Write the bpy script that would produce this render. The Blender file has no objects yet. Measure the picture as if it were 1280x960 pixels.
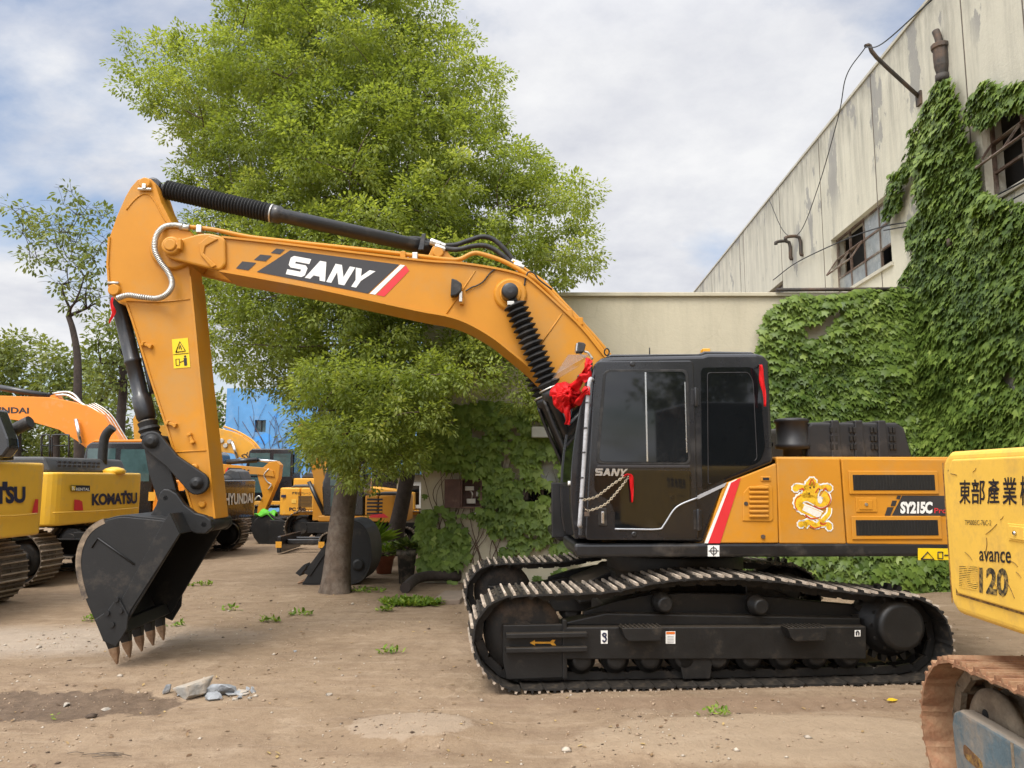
import bpy, math, random
import numpy as np
from mathutils import Vector, Matrix
R = math.radians
scene = bpy.context.scene
COL = scene.collection

# ------------------------------------------------------------------ camera
CAM_H, PITCH, FPX = 1.77, R(6.94), 962.0
cam_data = bpy.data.cameras.new('camera')
cam = bpy.data.objects.new('camera', cam_data)
COL.objects.link(cam)
cam.location = (0, 0, CAM_H)
cam.rotation_euler = (R(90) + PITCH, 0, 0)
cam_data.sensor_width = 36.0
cam_data.lens = FPX / 1280 * 36.0
cam_data.clip_start = 0.05
cam_data.clip_end = 3000
scene.camera = cam

# ------------------------------------------------------------------ sky, sun, exposure
SUN_EL, SUN_AZ = R(57), R(212)        # azimuth clockwise from +Y (north): the sun stands behind the camera, to the left
world = bpy.data.worlds.new('World')
scene.world = world
world.use_nodes = True
wt = world.node_tree
wt.nodes.clear()
def wn(t, **k):
    n = wt.nodes.new(t)
    for a, b in k.items(): setattr(n, a, b)
    return n
w_out = wn('ShaderNodeOutputWorld'); w_bg = wn('ShaderNodeBackground')
w_sky = wn('ShaderNodeTexSky', sky_type='NISHITA', sun_disc=False, sun_elevation=SUN_EL, sun_rotation=SUN_AZ)
w_zen = wn('ShaderNodeMapRange'); w_zen.inputs['From Min'].default_value = .5; w_zen.inputs['From Max'].default_value = .95; w_zen.inputs['To Min'].default_value = 1.0; w_zen.inputs['To Max'].default_value = 1.6   # an overcast sky is brightest overhead
w_sky.air_density = 1.0; w_sky.dust_density = 1.5
w_tc = wn('ShaderNodeTexCoord'); w_sep = wn('ShaderNodeSeparateXYZ')
wt.links.new(w_tc.outputs['Generated'], w_sep.inputs[0])
w_add = wn('ShaderNodeMath', operation='ADD'); w_add.inputs[1].default_value = 0.22
w_max = wn('ShaderNodeMath', operation='MAXIMUM'); w_max.inputs[1].default_value = 0.0
wt.links.new(w_sep.outputs['Z'], w_max.inputs[0]); wt.links.new(w_max.outputs[0], w_add.inputs[0])
w_dx = wn('ShaderNodeMath', operation='DIVIDE'); w_dy = wn('ShaderNodeMath', operation='DIVIDE')
wt.links.new(w_sep.outputs['X'], w_dx.inputs[0]); wt.links.new(w_add.outputs[0], w_dx.inputs[1])
wt.links.new(w_sep.outputs['Y'], w_dy.inputs[0]); wt.links.new(w_add.outputs[0], w_dy.inputs[1])
w_cmb = wn('ShaderNodeCombineXYZ')
wt.links.new(w_dx.outputs[0], w_cmb.inputs['X']); wt.links.new(w_dy.outputs[0], w_cmb.inputs['Y'])
w_cmb.inputs['Z'].default_value = 11.3
w_n1 = wn('ShaderNodeTexNoise'); w_n1.inputs['Scale'].default_value = 1.35; w_n1.inputs['Detail'].default_value = 9
w_n1.inputs['Roughness'].default_value = 0.55; w_n1.inputs['Distortion'].default_value = 0.25
w_n2 = wn('ShaderNodeTexNoise'); w_n2.inputs['Scale'].default_value = 3.2; w_n2.inputs['Detail'].default_value = 8
w_n2.inputs['Roughness'].default_value = 0.6
wt.links.new(w_cmb.outputs[0], w_n1.inputs['Vector']); wt.links.new(w_cmb.outputs[0], w_n2.inputs['Vector'])
w_r1 = wn('ShaderNodeValToRGB')       # cloud cover: mostly closed, blue in the gaps
w_r1.color_ramp.elements[0].position = 0.355; w_r1.color_ramp.elements[0].color = (0, 0, 0, 1)
w_r1.color_ramp.elements[1].position = 0.52; w_r1.color_ramp.elements[1].color = (1, 1, 1, 1)
wt.links.new(w_n1.outputs['Fac'], w_r1.inputs[0])
w_r2 = wn('ShaderNodeValToRGB')       # cloud tone
w_r2.color_ramp.elements[0].position = 0.33; w_r2.color_ramp.elements[0].color = (4.2, 4.3, 4.7, 1)
w_r2.color_ramp.elements[1].position = 0.66; w_r2.color_ramp.elements[1].color = (5.7, 5.72, 5.8, 1)
wt.links.new(w_n2.outputs['Fac'], w_r2.inputs[0])
w_sm = wn('ShaderNodeMixRGB', blend_type='MULTIPLY'); w_sm.inputs[0].default_value = 1.0
w_sm.inputs[2].default_value = (1.15, 1.12, 1.1, 1)
wt.links.new(w_sky.outputs[0], w_sm.inputs[1])
w_mix = wn('ShaderNodeMixRGB')
wt.links.new(w_r1.outputs[0], w_mix.inputs[0]); wt.links.new(w_sm.outputs[0], w_mix.inputs[1]); w_dot = wn('ShaderNodeVectorMath', operation='DOT_PRODUCT')        # thin cloud glows around the veiled sun
w_dot.inputs[1].default_value = (math.sin(SUN_AZ) * math.cos(SUN_EL), math.cos(SUN_AZ) * math.cos(SUN_EL), math.sin(SUN_EL))
wt.links.new(w_tc.outputs['Generated'], w_dot.inputs[0])
w_gl = wn('ShaderNodeMapRange'); w_gl.interpolation_type = 'SMOOTHSTEP'; w_gl.inputs['From Min'].default_value = .1; w_gl.inputs['From Max'].default_value = 1.0; w_gl.inputs['To Max'].default_value = 2.6
wt.links.new(w_dot.outputs['Value'], w_gl.inputs['Value'])
w_pl = wn('ShaderNodeMath', operation='ADD'); wt.links.new(w_gl.outputs[0], w_pl.inputs[0]); wt.links.new(w_zen.outputs[0], w_pl.inputs[1])
w_zm = wn('ShaderNodeVectorMath', operation='SCALE'); wt.links.new(w_sep.outputs['Z'], w_zen.inputs['Value']); wt.links.new(w_r2.outputs[0], w_zm.inputs[0]); wt.links.new(w_pl.outputs[0], w_zm.inputs['Scale'])
wt.links.new(w_zm.outputs[0], w_mix.inputs[2])
wt.links.new(w_mix.outputs[0], w_bg.inputs['Color'])
w_bg.inputs['Strength'].default_value = 0.08
wt.links.new(w_bg.outputs[0], w_out.inputs['Surface'])

sun_data = bpy.data.lights.new('sun', 'SUN')
sun_data.energy = 1.35; sun_data.angle = R(22); sun_data.color = (1.0, 0.95, 0.87)
sun = bpy.data.objects.new('sun', sun_data); COL.objects.link(sun)
_sd = Vector((math.sin(SUN_AZ) * math.cos(SUN_EL), math.cos(SUN_AZ) * math.cos(SUN_EL), math.sin(SUN_EL)))
sun.rotation_euler = (-_sd).to_track_quat('-Z', 'Y').to_euler()
vs = scene.view_settings
vs.view_transform = 'Standard'; vs.look = 'None'; vs.gamma = 1.0; vs.use_curve_mapping = False
vs.exposure = 1.03
scene.render.engine = 'CYCLES'
scene.cycles.use_denoising = True
scene.cycles.max_bounces = 6; scene.cycles.diffuse_bounces = 3; scene.cycles.glossy_bounces = 3
scene.cycles.transmission_bounces = 4; scene.cycles.transparent_max_bounces = 6

# ------------------------------------------------------------------ picture <-> place
CP, SP = math.cos(PITCH), math.sin(PITCH)
def ray(u, v):
    a, b = u - 640.0, 480.0 - v
    return Vector((a, FPX * CP - b * SP, FPX * SP + b * CP))
def W(u, v, D):
    d = ray(u, v); s = D / d.y
    return Vector((d.x * s, D, CAM_H + d.z * s))
def G(u, v, z=0.0):
    d = ray(u, v); s = (z - CAM_H) / d.z
    return Vector((d.x * s, d.y * s, z))
def proj(p):
    x, y, z = p[0], p[1], p[2] - CAM_H
    f = y * CP + z * SP; up = -y * SP + z * CP
    return 640 + FPX * x / f, 480 - FPX * up / f
class Frame:
    def __init__(s, x, y, deg, z=0.0):
        s.o = Vector((x, y, z)); s.a = R(deg)
        s.inv = Matrix.Rotation(-s.a, 3, 'Z')
    def _l(s, u, v):
        return s.inv @ (Vector((0, 0, CAM_H)) - s.o), s.inv @ ray(u, v)
    def L(s, u, v, y):                      # where the sight line meets the local plane y = const
        c, d = s._l(u, v); t = (y - c.y) / d.y
        return c + d * t
    def LX(s, u, v, x):
        c, d = s._l(u, v); t = (x - c.x) / d.x
        return c + d * t
    def xz(s, pts, y):
        return [(lambda q: (q.x, q.z))(s.L(u, v, y)) for u, v in pts]

# ------------------------------------------------------------------ materials
def mat(name, base, rough=0.5, metal=0.0, var=0.08, scale=3.0, bump=0.0, bscale=40.0, dust=None, dust_amt=0.0,
        dust_scale=2.5, coat=0.0, spec=0.5, ior=1.45, up_dust=0.0, rvar=0.1):
    m = bpy.data.materials.new(name); m.use_nodes = True
    nt = m.node_tree; N = nt.nodes; Lk = nt.links
    p = N['Principled BSDF']
    tc = N.new('ShaderNodeTexCoord')
    n = N.new('ShaderNodeTexNoise'); n.inputs['Scale'].default_value = scale; n.inputs['Detail'].default_value = 6
    n.inputs['Roughness'].default_value = 0.65
    Lk.new(tc.outputs['Object'], n.inputs['Vector'])
    r = N.new('ShaderNodeValToRGB')
    r.color_ramp.elements[0].position = 0.3; r.color_ramp.elements[1].position = 0.7
    r.color_ramp.elements[0].color = tuple(max(0, c * (1 - var)) for c in base) + (1,)
    r.color_ramp.elements[1].color = tuple(min(1, c * (1 + var)) for c in base) + (1,)
    Lk.new(n.outputs['Fac'], r.inputs[0])
    col = r.outputs[0]
    if dust is not None:
        n2 = N.new('ShaderNodeTexNoise'); n2.inputs['Scale'].default_value = dust_scale; n2.inputs['Detail'].default_value = 9
        n2.inputs['Roughness'].default_value = 0.7
        Lk.new(tc.outputs['Object'], n2.inputs['Vector'])
        r2 = N.new('ShaderNodeValToRGB')
        lo = 0.75 - 0.5 * dust_amt
        r2.color_ramp.elements[0].position = max(0, lo - 0.12); r2.color_ramp.elements[1].position = min(1, lo + 0.14)
        Lk.new(n2.outputs['Fac'], r2.inputs[0])
        fac = r2.outputs[0]
        if up_dust > 0:                     # dust settles on faces that look up
            g = N.new('ShaderNodeNewGeometry'); sp = N.new('ShaderNodeSeparateXYZ')
            Lk.new(g.outputs['Normal'], sp.inputs[0])
            mm = N.new('ShaderNodeMapRange'); mm.inputs['From Min'].default_value = 0.35; mm.inputs['From Max'].default_value = 0.95
            mm.inputs['To Max'].default_value = up_dust
            Lk.new(sp.outputs['Z'], mm.inputs['Value'])
            ad = N.new('ShaderNodeMath'); ad.operation = 'ADD'; ad.use_clamp = True
            Lk.new(fac, ad.inputs[0]); Lk.new(mm.outputs[0], ad.inputs[1]); fac = ad.outputs[0]
            sc = N.new('ShaderNodeMath'); sc.operation = 'MULTIPLY'; sc.inputs[1].default_value = 0.75
            Lk.new(fac, sc.inputs[0]); fac = sc.outputs[0]
        mx = N.new('ShaderNodeMixRGB'); mx.inputs[2].default_value = tuple(dust) + (1,)
        Lk.new(fac, mx.inputs[0]); Lk.new(col, mx.inputs[1]); col = mx.outputs[0]
    Lk.new(col, p.inputs['Base Color'])
    mr = N.new('ShaderNodeMapRange')
    mr.inputs['To Min'].default_value = max(0.02, rough - rvar); mr.inputs['To Max'].default_value = min(1, rough + rvar)
    Lk.new(n.outputs['Fac'], mr.inputs['Value']); Lk.new(mr.outputs[0], p.inputs['Roughness'])
    p.inputs['Metallic'].default_value = metal
    p.inputs['Coat Weight'].default_value = coat
    p.inputs['Coat Roughness'].default_value = 0.08
    p.inputs['Specular IOR Level'].default_value = spec
    p.inputs['IOR'].default_value = ior
    if bump > 0:
        nb = N.new('ShaderNodeTexNoise'); nb.inputs['Scale'].default_value = bscale; nb.inputs['Detail'].default_value = 5
        Lk.new(tc.outputs['Object'], nb.inputs['Vector'])
        b = N.new('ShaderNodeBump'); b.inputs['Strength'].default_value = bump; b.inputs['Distance'].default_value = 0.02
        Lk.new(nb.outputs['Fac'], b.inputs['Height']); Lk.new(b.outputs[0], p.inputs['Normal'])
    return m
DUST = (0.33, 0.25, 0.17)
M = {}
M['orange'] = mat('excavator_orange_paint', (0.53, 0.222, 0.018), 0.46, var=0.08, scale=1.1, coat=0.06, spec=0.3, dust=(0.42, 0.235, 0.075), dust_amt=0.32, dust_scale=1.5, up_dust=0.25, rvar=0.2, bump=0.10, bscale=2.2)
M['yellow'] = mat('machine_yellow_paint', (0.80, 0.46, 0.04), 0.42, var=0.06, scale=1.5, coat=0.15, dust=(0.5, 0.34, 0.14), dust_amt=0.2, up_dust=0.2)
M['old_yellow'] = mat('worn_yellow_paint', (0.80, 0.49, 0.075), 0.55, var=0.10, scale=3, dust=(0.45, 0.27, 0.08), dust_amt=0.30, dust_scale=6, up_dust=0.2, bump=0.05)
M['hy_orange'] = mat('bright_orange_paint', (0.72, 0.22, 0.012), 0.45, var=0.05, scale=1.5, coat=0.1, dust=(0.5, 0.3, 0.12), dust_amt=0.15)
M['amber'] = mat('faded_amber_paint', (0.70, 0.33, 0.03), 0.5, var=0.07, scale=2, dust=(0.45, 0.3, 0.12), dust_amt=0.25)
M['black'] = mat('black_paint', (0.014, 0.014, 0.015), 0.36, var=0.25, scale=4, coat=0.25, dust=(0.10, 0.085, 0.07), dust_amt=0.18, dust_scale=3)
M['cab_black'] = mat('cab_black_paint', (0.012, 0.012, 0.014), 0.27, var=0.2, scale=2, coat=0.5, dust=(0.07, 0.065, 0.06), dust_amt=0.12, dust_scale=2)
M['frame_black'] = mat('undercarriage_black', (0.009, 0.0085, 0.008), 0.5, var=0.3, scale=5, dust=(0.08, 0.06, 0.04), dust_amt=0.15, dust_scale=5, up_dust=0.6, bump=0.08)
M['shoe'] = mat('track_shoe_steel', (0.014, 0.013, 0.012), 0.55, var=0.3, scale=9, dust=(0.14, 0.105, 0.07), dust_amt=0.26, dust_scale=7, bump=0.1, up_dust=0.12)
M['grouser'] = mat('grouser_worn_steel', (0.44, 0.36, 0.28), 0.6, metal=0.0, var=0.35, scale=14, dust=(0.10, 0.08, 0.06), dust_amt=0.32, dust_scale=5)
M['bucket'] = mat('bucket_black_paint', (0.010, 0.010, 0.010), 0.52, var=0.25, scale=3, dust=(0.07, 0.055, 0.04), dust_amt=0.16, dust_scale=3, bump=0.06)
M['rusty'] = mat('rusty_worn_steel', (0.22, 0.12, 0.065), 0.65, metal=0.3, var=0.4, scale=16, dust=(0.33, 0.22, 0.13), dust_amt=0.45, dust_scale=9, bump=0.25)
M['dirty_idler'] = mat('dirty_idler', (0.014, 0.012, 0.010), 0.6, var=0.3, scale=6, dust=(0.10, 0.065, 0.04), dust_amt=0.28, dust_scale=5)
M['scuff'] = mat('scuffed_bare_steel', (0.25, 0.19, 0.13), 0.55, metal=0.4, var=0.4, scale=12, dust=(0.06, 0.05, 0.045), dust_amt=0.45, dust_scale=8)
M['rust_shoe'] = mat('rusty_track_shoe', (0.26, 0.125, 0.065), 0.75, var=0.35, scale=10, dust=(0.36, 0.23, 0.13), dust_amt=0.45, dust_scale=6, bump=0.4, bscale=30)
M['rubber'] = mat('black_rubber', (0.014, 0.014, 0.014), 0.6, var=0.2, scale=8, dust=(0.09, 0.08, 0.07), dust_amt=0.2)
M['chrome'] = mat('bright_metal', (0.62, 0.62, 0.62), 0.25, metal=1.0, var=0.05)
M['zinc'] = mat('zinc_fitting', (0.55, 0.53, 0.48), 0.35, metal=0.8, var=0.15, scale=20)
M['grey_hose'] = mat('grey_spiral_hose', (0.20, 0.20, 0.19), 0.5, var=0.25, scale=30)
M['grey_rail'] = mat('wrapped_grey_handrail', (0.36, 0.36, 0.37), 0.4, var=0.2, scale=18, bump=0.3)
M['hood_grey'] = mat('dark_grey_plastic', (0.045, 0.047, 0.05), 0.5, var=0.15, dust=(0.2, 0.17, 0.13), dust_amt=0.15, up_dust=0.25)
M['hood_black'] = mat('hood_black_plastic', (0.018, 0.018, 0.020), 0.5, var=0.2, dust=(0.12, 0.10, 0.08), dust_amt=0.15, up_dust=0.2)
M['mesh_dark'] = mat('dark_grille', (0.010, 0.009, 0.008), 0.6, var=0.3, scale=60)
M['glass'] = mat('tinted_glass', (0.006, 0.007, 0.008), 0.04, var=0.1, ior=1.52, rvar=0.02, dust=(0.03, 0.03, 0.03), dust_amt=0.1)
M['teal_glass'] = mat('far_cab_glass', (0.05, 0.09, 0.09), 0.08, var=0.3, ior=1.6, rvar=0.02)
M['white'] = mat('white_vinyl', (0.78, 0.77, 0.73), 0.45, var=0.04)
M['decal_grey'] = mat('charcoal_vinyl', (0.036, 0.033, 0.034), 0.4, var=0.1)
M['decal_red'] = mat('red_vinyl', (0.62, 0.03, 0.035), 0.4, var=0.05)
M['decal_silver'] = mat('silver_vinyl', (0.42, 0.43, 0.45), 0.35, metal=0.3, var=0.05)
M['label_yellow'] = mat('warning_yellow', (0.80, 0.55, 0.01), 0.45, var=0.05)
M['ink'] = mat('black_ink', (0.015, 0.014, 0.018), 0.5, var=0.1)
M['worn_ink'] = mat('worn_black_ink', (0.035, 0.03, 0.022), 0.6, var=0.3, scale=20, dust=(0.5, 0.33, 0.08), dust_amt=0.34, dust_scale=40)
M['ink_blue'] = mat('navy_ink', (0.016, 0.018, 0.05), 0.45, var=0.1)
M['brown_ink'] = mat('brown_stencil', (0.12, 0.07, 0.02), 0.6, var=0.1)
M['rail'] = mat('black_handrail', (0.02, 0.02, 0.02), 0.4)
M['stripe_yellow'] = mat('arrow_amber', (0.70, 0.33, 0.03), 0.5, var=0.2, scale=30)

def cloth_mat(name, base):
    m = mat(name, base, 0.55, var=0.12, scale=8)
    p = m.node_tree.nodes['Principled BSDF']
    p.inputs['Specular IOR Level'].default_value = 0.3
    return m
M['red_silk'] = cloth_mat('red_silk', (0.58, 0.006, 0.008))

# ------------------------------------------------------------------ mesh builder
def smoothcurve(pts, n=6):
    P = [Vector(p) for p in pts]
    if len(P) < 3: return P
    out = []
    for i in range(len(P) - 1):
        a = P[i - 1] if i else P[0] * 2 - P[1]
        b, c = P[i], P[i + 1]
        d = P[i + 2] if i + 2 < len(P) else P[-1] * 2 - P[-2]
        for k in range(n):
            t = k / n
            out.append(0.5 * ((2 * b) + (c - a) * t + (2 * a - 5 * b + 4 * c - d) * t * t + (3 * b - a - 3 * c + d) * t ** 3))
    out.append(P[-1])
    return out
class MB:
    def __init__(s): s.v = []; s.f = []; s.sm = []; s.mi = []
    def add(s, vs_, fs, smooth=False, m=0):
        o = len(s.v); s.v += [tuple(q) for q in vs_]
        for f in fs:
            s.f.append([i + o for i in f]); s.sm.append(smooth); s.mi.append(m)
        return s
    def box(s, x0, x1, y0, y1, z0, z1, m=0, mtx=None):
        v = [Vector((x, y, z)) for x in (x0, x1) for y in (y0, y1) for z in (z0, z1)]
        if mtx is not None: v = [mtx @ q for q in v]
        return s.add(v, [(0, 1, 3, 2), (4, 6, 7, 5), (0, 4, 5, 1), (2, 3, 7, 6), (0, 2, 6, 4), (1, 5, 7, 3)], m=m)
    def prism(s, pts, y0, y1, m=0, mtx=None):
        """pts (x, z) extruded along y"""
        a = sum(pts[i][0] * pts[(i + 1) % len(pts)][1] - pts[(i + 1) % len(pts)][0] * pts[i][1] for i in range(len(pts)))
        if a < 0: pts = pts[::-1]
        if y0 > y1: y0, y1 = y1, y0
        n = len(pts)
        v = [Vector((x, y0, z)) for x, z in pts] + [Vector((x, y1, z)) for x, z in pts]
        if mtx is not None: v = [mtx @ q for q in v]
        fs = [list(range(n)), list(range(2 * n - 1, n - 1, -1))] + [(i, i + n, (i + 1) % n + n, (i + 1) % n) for i in range(n)]
        return s.add(v, fs, m=m)
    def slab(s, pts, z0, z1, m=0):
        """pts (x, y) extruded along z"""
        a = sum(pts[i][0] * pts[(i + 1) % len(pts)][1] - pts[(i + 1) % len(pts)][0] * pts[i][1] for i in range(len(pts)))
        if a < 0: pts = pts[::-1]
        n = len(pts)
        v = [(x, y, z0) for x, y in pts] + [(x, y, z1) for x, y in pts]
        fs = [list(range(n - 1, -1, -1)), list(range(n, 2 * n))] + [(i, (i + 1) % n, (i + 1) % n + n, i + n) for i in range(n)]
        return s.add(v, fs, m=m)
    def _ring(s, c, ax, r, n, up=None):
        ax = ax.normalized()
        u = up if up is not None else (Vector((0, 0, 1)) if abs(ax.z) < 0.9 else Vector((1, 0, 0)))
        e1 = ax.cross(u).normalized(); e2 = ax.cross(e1).normalized()
        return [c + e1 * math.cos(2 * math.pi * k / n) * r + e2 * math.sin(2 * math.pi * k / n) * r for k in range(n)]
    def rev(s, p0, p1, prof, n=20, m=0, caps=True, smooth=True):
        """prof: (t along p0->p1 in metres, radius)"""
        p0 = Vector(p0); ax = (Vector(p1) - p0).normalized()
        vs_ = []
        for t, r in prof: vs_ += s._ring(p0 + ax * t, ax, max(r, 1e-4), n)
        k = len(prof)
        fs = [(i * n + j, i * n + (j + 1) % n, (i + 1) * n + (j + 1) % n, (i + 1) * n + j) for i in range(k - 1) for j in range(n)]
        o = len(s.v); s.add(vs_, fs, smooth, m)
        if caps:
            s.f.append([o + j for j in range(n - 1, -1, -1)]); s.sm.append(False); s.mi.append(m)
            s.f.append([o + (k - 1) * n + j for j in range(n)]); s.sm.append(False); s.mi.append(m)
        return s
    def cyl(s, p0, p1, r0, r1=None, n=20, m=0, smooth=True):
        L = (Vector(p1) - Vector(p0)).length
        return s.rev(p0, p1, [(0, r0), (L, r0 if r1 is None else r1)], n, m, smooth=smooth)
    def tube(s, pts, r, n=8, m=0, res=5, taper=None, curve=True):
        P = smoothcurve(pts, res) if curve else [Vector(p) for p in pts]
        k = len(P); vs_ = []; e1 = None
        for i, p in enumerate(P):
            d = (P[min(i + 1, k - 1)] - P[max(i - 1, 0)]).normalized()
            if e1 is None:
                u = Vector((0, 0, 1)) if abs(d.z) < 0.9 else Vector((1, 0, 0))
                e1 = d.cross(u).normalized()
            e1 = (e1 - d * e1.dot(d)).normalized(); e2 = d.cross(e1)
            rr = r if taper is None else r + (taper - r) * i / (k - 1)
            vs_ += [p + e1 * math.cos(2 * math.pi * j / n) * rr + e2 * math.sin(2 * math.pi * j / n) * rr for j in range(n)]
        fs = [(i * n + j, i * n + (j + 1) % n, (i + 1) * n + (j + 1) % n, (i + 1) * n + j) for i in range(k - 1) for j in range(n)]
        o = len(s.v); s.add(vs_, fs, True, m)
        s.f.append([o + j for j in range(n - 1, -1, -1)]); s.sm.append(False); s.mi.append(m)
        s.f.append([o + (k - 1) * n + j for j in range(n)]); s.sm.append(False); s.mi.append(m)
        return s
    def strip(s, pts, y0, y1, t, m=0):
        """a plate of thickness t following the (x, z) polyline, from y0 to y1"""
        P = [Vector((x, z)) for x, z in pts]; k = len(P); A, B = [], []
        for i in range(k):
            d0 = (P[i] - P[i - 1]).normalized() if i else (P[1] - P[0]).normalized()
            d1 = (P[i + 1] - P[i]).normalized() if i < k - 1 else d0
            d = (d0 + d1).normalized(); nr = Vector((-d.y, d.x)); w = t * .5 / max(.5, d.dot(d0))
            A.append(P[i] + nr * w); B.append(P[i] - nr * w)
        v = [(p.x, y, p.y) for y in (y0, y1) for p in A + B]; n = 2 * k
        fs = [(i, i + 1, k + i + 1, k + i) for i in range(k - 1)] + [(n + i, n + k + i, n + k + i + 1, n + i + 1) for i in range(k - 1)]
        fs += [(i, n + i, n + i + 1, i + 1) for i in range(k - 1)] + [(k + i, k + i + 1, n + k + i + 1, n + k + i) for i in range(k - 1)]
        fs += [(0, k, n + k, n), (k - 1, n + k - 1, n + 2 * k - 1, 2 * k - 1)]
        o = len(s.v); s.add(v, fs, m=m)
        return s
    def poly(s, pts3, m=0):
        return s.add(pts3, [list(range(len(pts3)))], m=m)
    def build(s, name, mats, parent=None, bevel=0.0, loc=None, rotz=0.0, seg=2):
        me = bpy.data.meshes.new(name)
        me.from_pydata(s.v, [], s.f)
        me.polygons.foreach_set('use_smooth', s.sm)
        me.polygons.foreach_set('material_index', s.mi)
        for q in (mats if isinstance(mats, (list, tuple)) else [mats]): me.materials.append(q)
        me.update()
        o = bpy.data.objects.new(name, me); COL.objects.link(o)
        if parent is not None: o.parent = parent
        if loc is not None: o.location = loc
        o.rotation_euler.z = rotz
        if bevel > 0:
            b = o.modifiers.new('bevel', 'BEVEL'); b.width = bevel; b.segments = seg; b.limit_method = 'ANGLE'
            b.angle_limit = R(35); b.use_clamp_overlap = True
        return o
def tag(o, label=None, cat=None, group=None, kind=None):
    if label: o['label'] = label
    if cat: o['category'] = cat
    if group: o['group'] = group
    if kind: o['kind'] = kind
    return o
def empty(name, loc=(0, 0, 0), rotz=0.0, parent=None):
    o = bpy.data.objects.new(name, None); COL.objects.link(o); o.location = loc; o.rotation_euler.z = rotz
    o.empty_display_size = 0.3
    if parent is not None: o.parent = parent
    return o

def glyphs(text, bold=0.0, shear=0.0, spacing=1.0):
    c = bpy.data.curves.new('t', 'FONT'); c.body = text; c.offset = bold; c.shear = shear; c.space_character = spacing
    c.resolution_u = 3; c.fill_mode = 'FRONT'
    o = bpy.data.objects.new('t', c); COL.objects.link(o)
    dg = bpy.context.evaluated_depsgraph_get()
    me = bpy.data.meshes.new_from_object(o.evaluated_get(dg))
    v = np.array([q.co[:2] for q in me.vertices]) if len(me.vertices) else np.zeros((0, 2))
    f = [list(p.vertices) for p in me.polygons]
    bpy.data.objects.remove(o); bpy.data.curves.remove(c); bpy.data.meshes.remove(me)
    return v, f
def put_text(mb, text, BL, BR, TR, TL, bold=0.0, shear=0.0, spacing=1.0, m=0, baseline=None):
    """fit the words into the four-cornered plate"""
    v, f = glyphs(text, bold, shear, spacing)
    if not len(v): return
    lo, hi = v.min(0), v.max(0); q = (v - lo) / (hi - lo)
    BL, BR, TR, TL = Vector(BL), Vector(BR), Vector(TR), Vector(TL)
    P = [(BL * (1 - a) + BR * a) * (1 - b) + (TL * (1 - a) + TR * a) * b for a, b in q]
    mb.add(P, f, m=m)

# strokes for the wide slab lettering on the boom and the cab
def put_strokes(mb, letters, BL, BR, TR, TL, m=0):
    """letters: list of polygons in a unit box each; laid side by side"""
    BL, BR, TR, TL = Vector(BL), Vector(BR), Vector(TR), Vector(TL)
    for poly in letters:
        P = [(BL * (1 - a) + BR * a) * (1 - b) + (TL * (1 - a) + TR * a) * b for a, b in poly]
        mb.add(P, [list(range(len(P)))], m=m)
def wide_word():
    """the wide heavy S A N Y, as polygons in a unit box"""
    L = []
    def put(x0, w, polys):
        for p in polys: L.append([(x0 + a * w, b) for a, b in p])
    t = 0.27
    put(0.0, 0.235, [[(0, 0), (0.86, 0), (1, .12), (1, .50), (.86, .63), (0.30, .63), (0.30, .73), (1, .73), (1, 1), (.14, 1), (0, .88), (0, .50), (.14, .38), (.70, .38), (.70, .26), (0, .26)]])
    put(0.245, 0.265, [[(0, 0), (.27, 0), (.355, .2), (.645, .2), (.73, 0), (1, 0), (.64, 1), (.36, 1)]])
    put(0.525, 0.235, [[(0, 0), (.28, 0), (.28, .60), (.68, 0), (1, 0), (1, 1), (.72, 1), (.72, .40), (.32, 1), (0, 1)]])
    put(0.765, 0.235, [[(.36, 0), (.64, 0), (.64, .38), (1, 1), (.70, 1), (.5, .62), (.30, 1), (0, 1), (.36, .38)]])
    return L
def inpoly(pts, X, Y):
    X = np.asarray(X); Y = np.asarray(Y); c = np.zeros(X.shape, bool); n = len(pts)
    for i in range(n):
        x1, y1 = pts[i]; x2, y2 = pts[(i + 1) % n]
        if y1 == y2: continue
        c ^= ((y1 > Y) != (y2 > Y)) & (X < (x2 - x1) * (Y - y1) / (y2 - y1) + x1)
    return c
def proj_np(P):
    z = P[:, 2] - CAM_H
    f = P[:, 1] * CP + z * SP; up = -P[:, 1] * SP + z * CP
    return 640 + FPX * P[:, 0] / f, 480 - FPX * up / f
_rs = np.random.RandomState(5)
_LAT = _rs.rand(64, 64, 64)
def vnoise(x, y, z):
    x, y, z = (np.asarray(q, float) for q in (x, y, z))
    xi, yi, zi = (np.floor(q).astype(int) for q in (x, y, z))
    fx, fy, fz = x - xi, y - yi, z - zi
    fx, fy, fz = (q * q * (3 - 2 * q) for q in (fx, fy, fz))
    g = lambda a, b, c: _LAT[(xi + a) & 63, (yi + b) & 63, (zi + c) & 63]
    l = lambda a, b, t: a + (b - a) * t
    return l(l(l(g(0, 0, 0), g(1, 0, 0), fx), l(g(0, 1, 0), g(1, 1, 0), fx), fy), l(l(g(0, 0, 1), g(1, 0, 1), fx), l(g(0, 1, 1), g(1, 1, 1), fx), fy), fz)
def fbm(x, y, z, o=4):
    s = 0; a = .5
    for k in range(o):
        s = s + a * vnoise(x * 2 ** k + 7.3 * k, y * 2 ** k + 3.1 * k, z * 2 ** k); a *= .5
    return s / (1 - .5 ** o)
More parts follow.
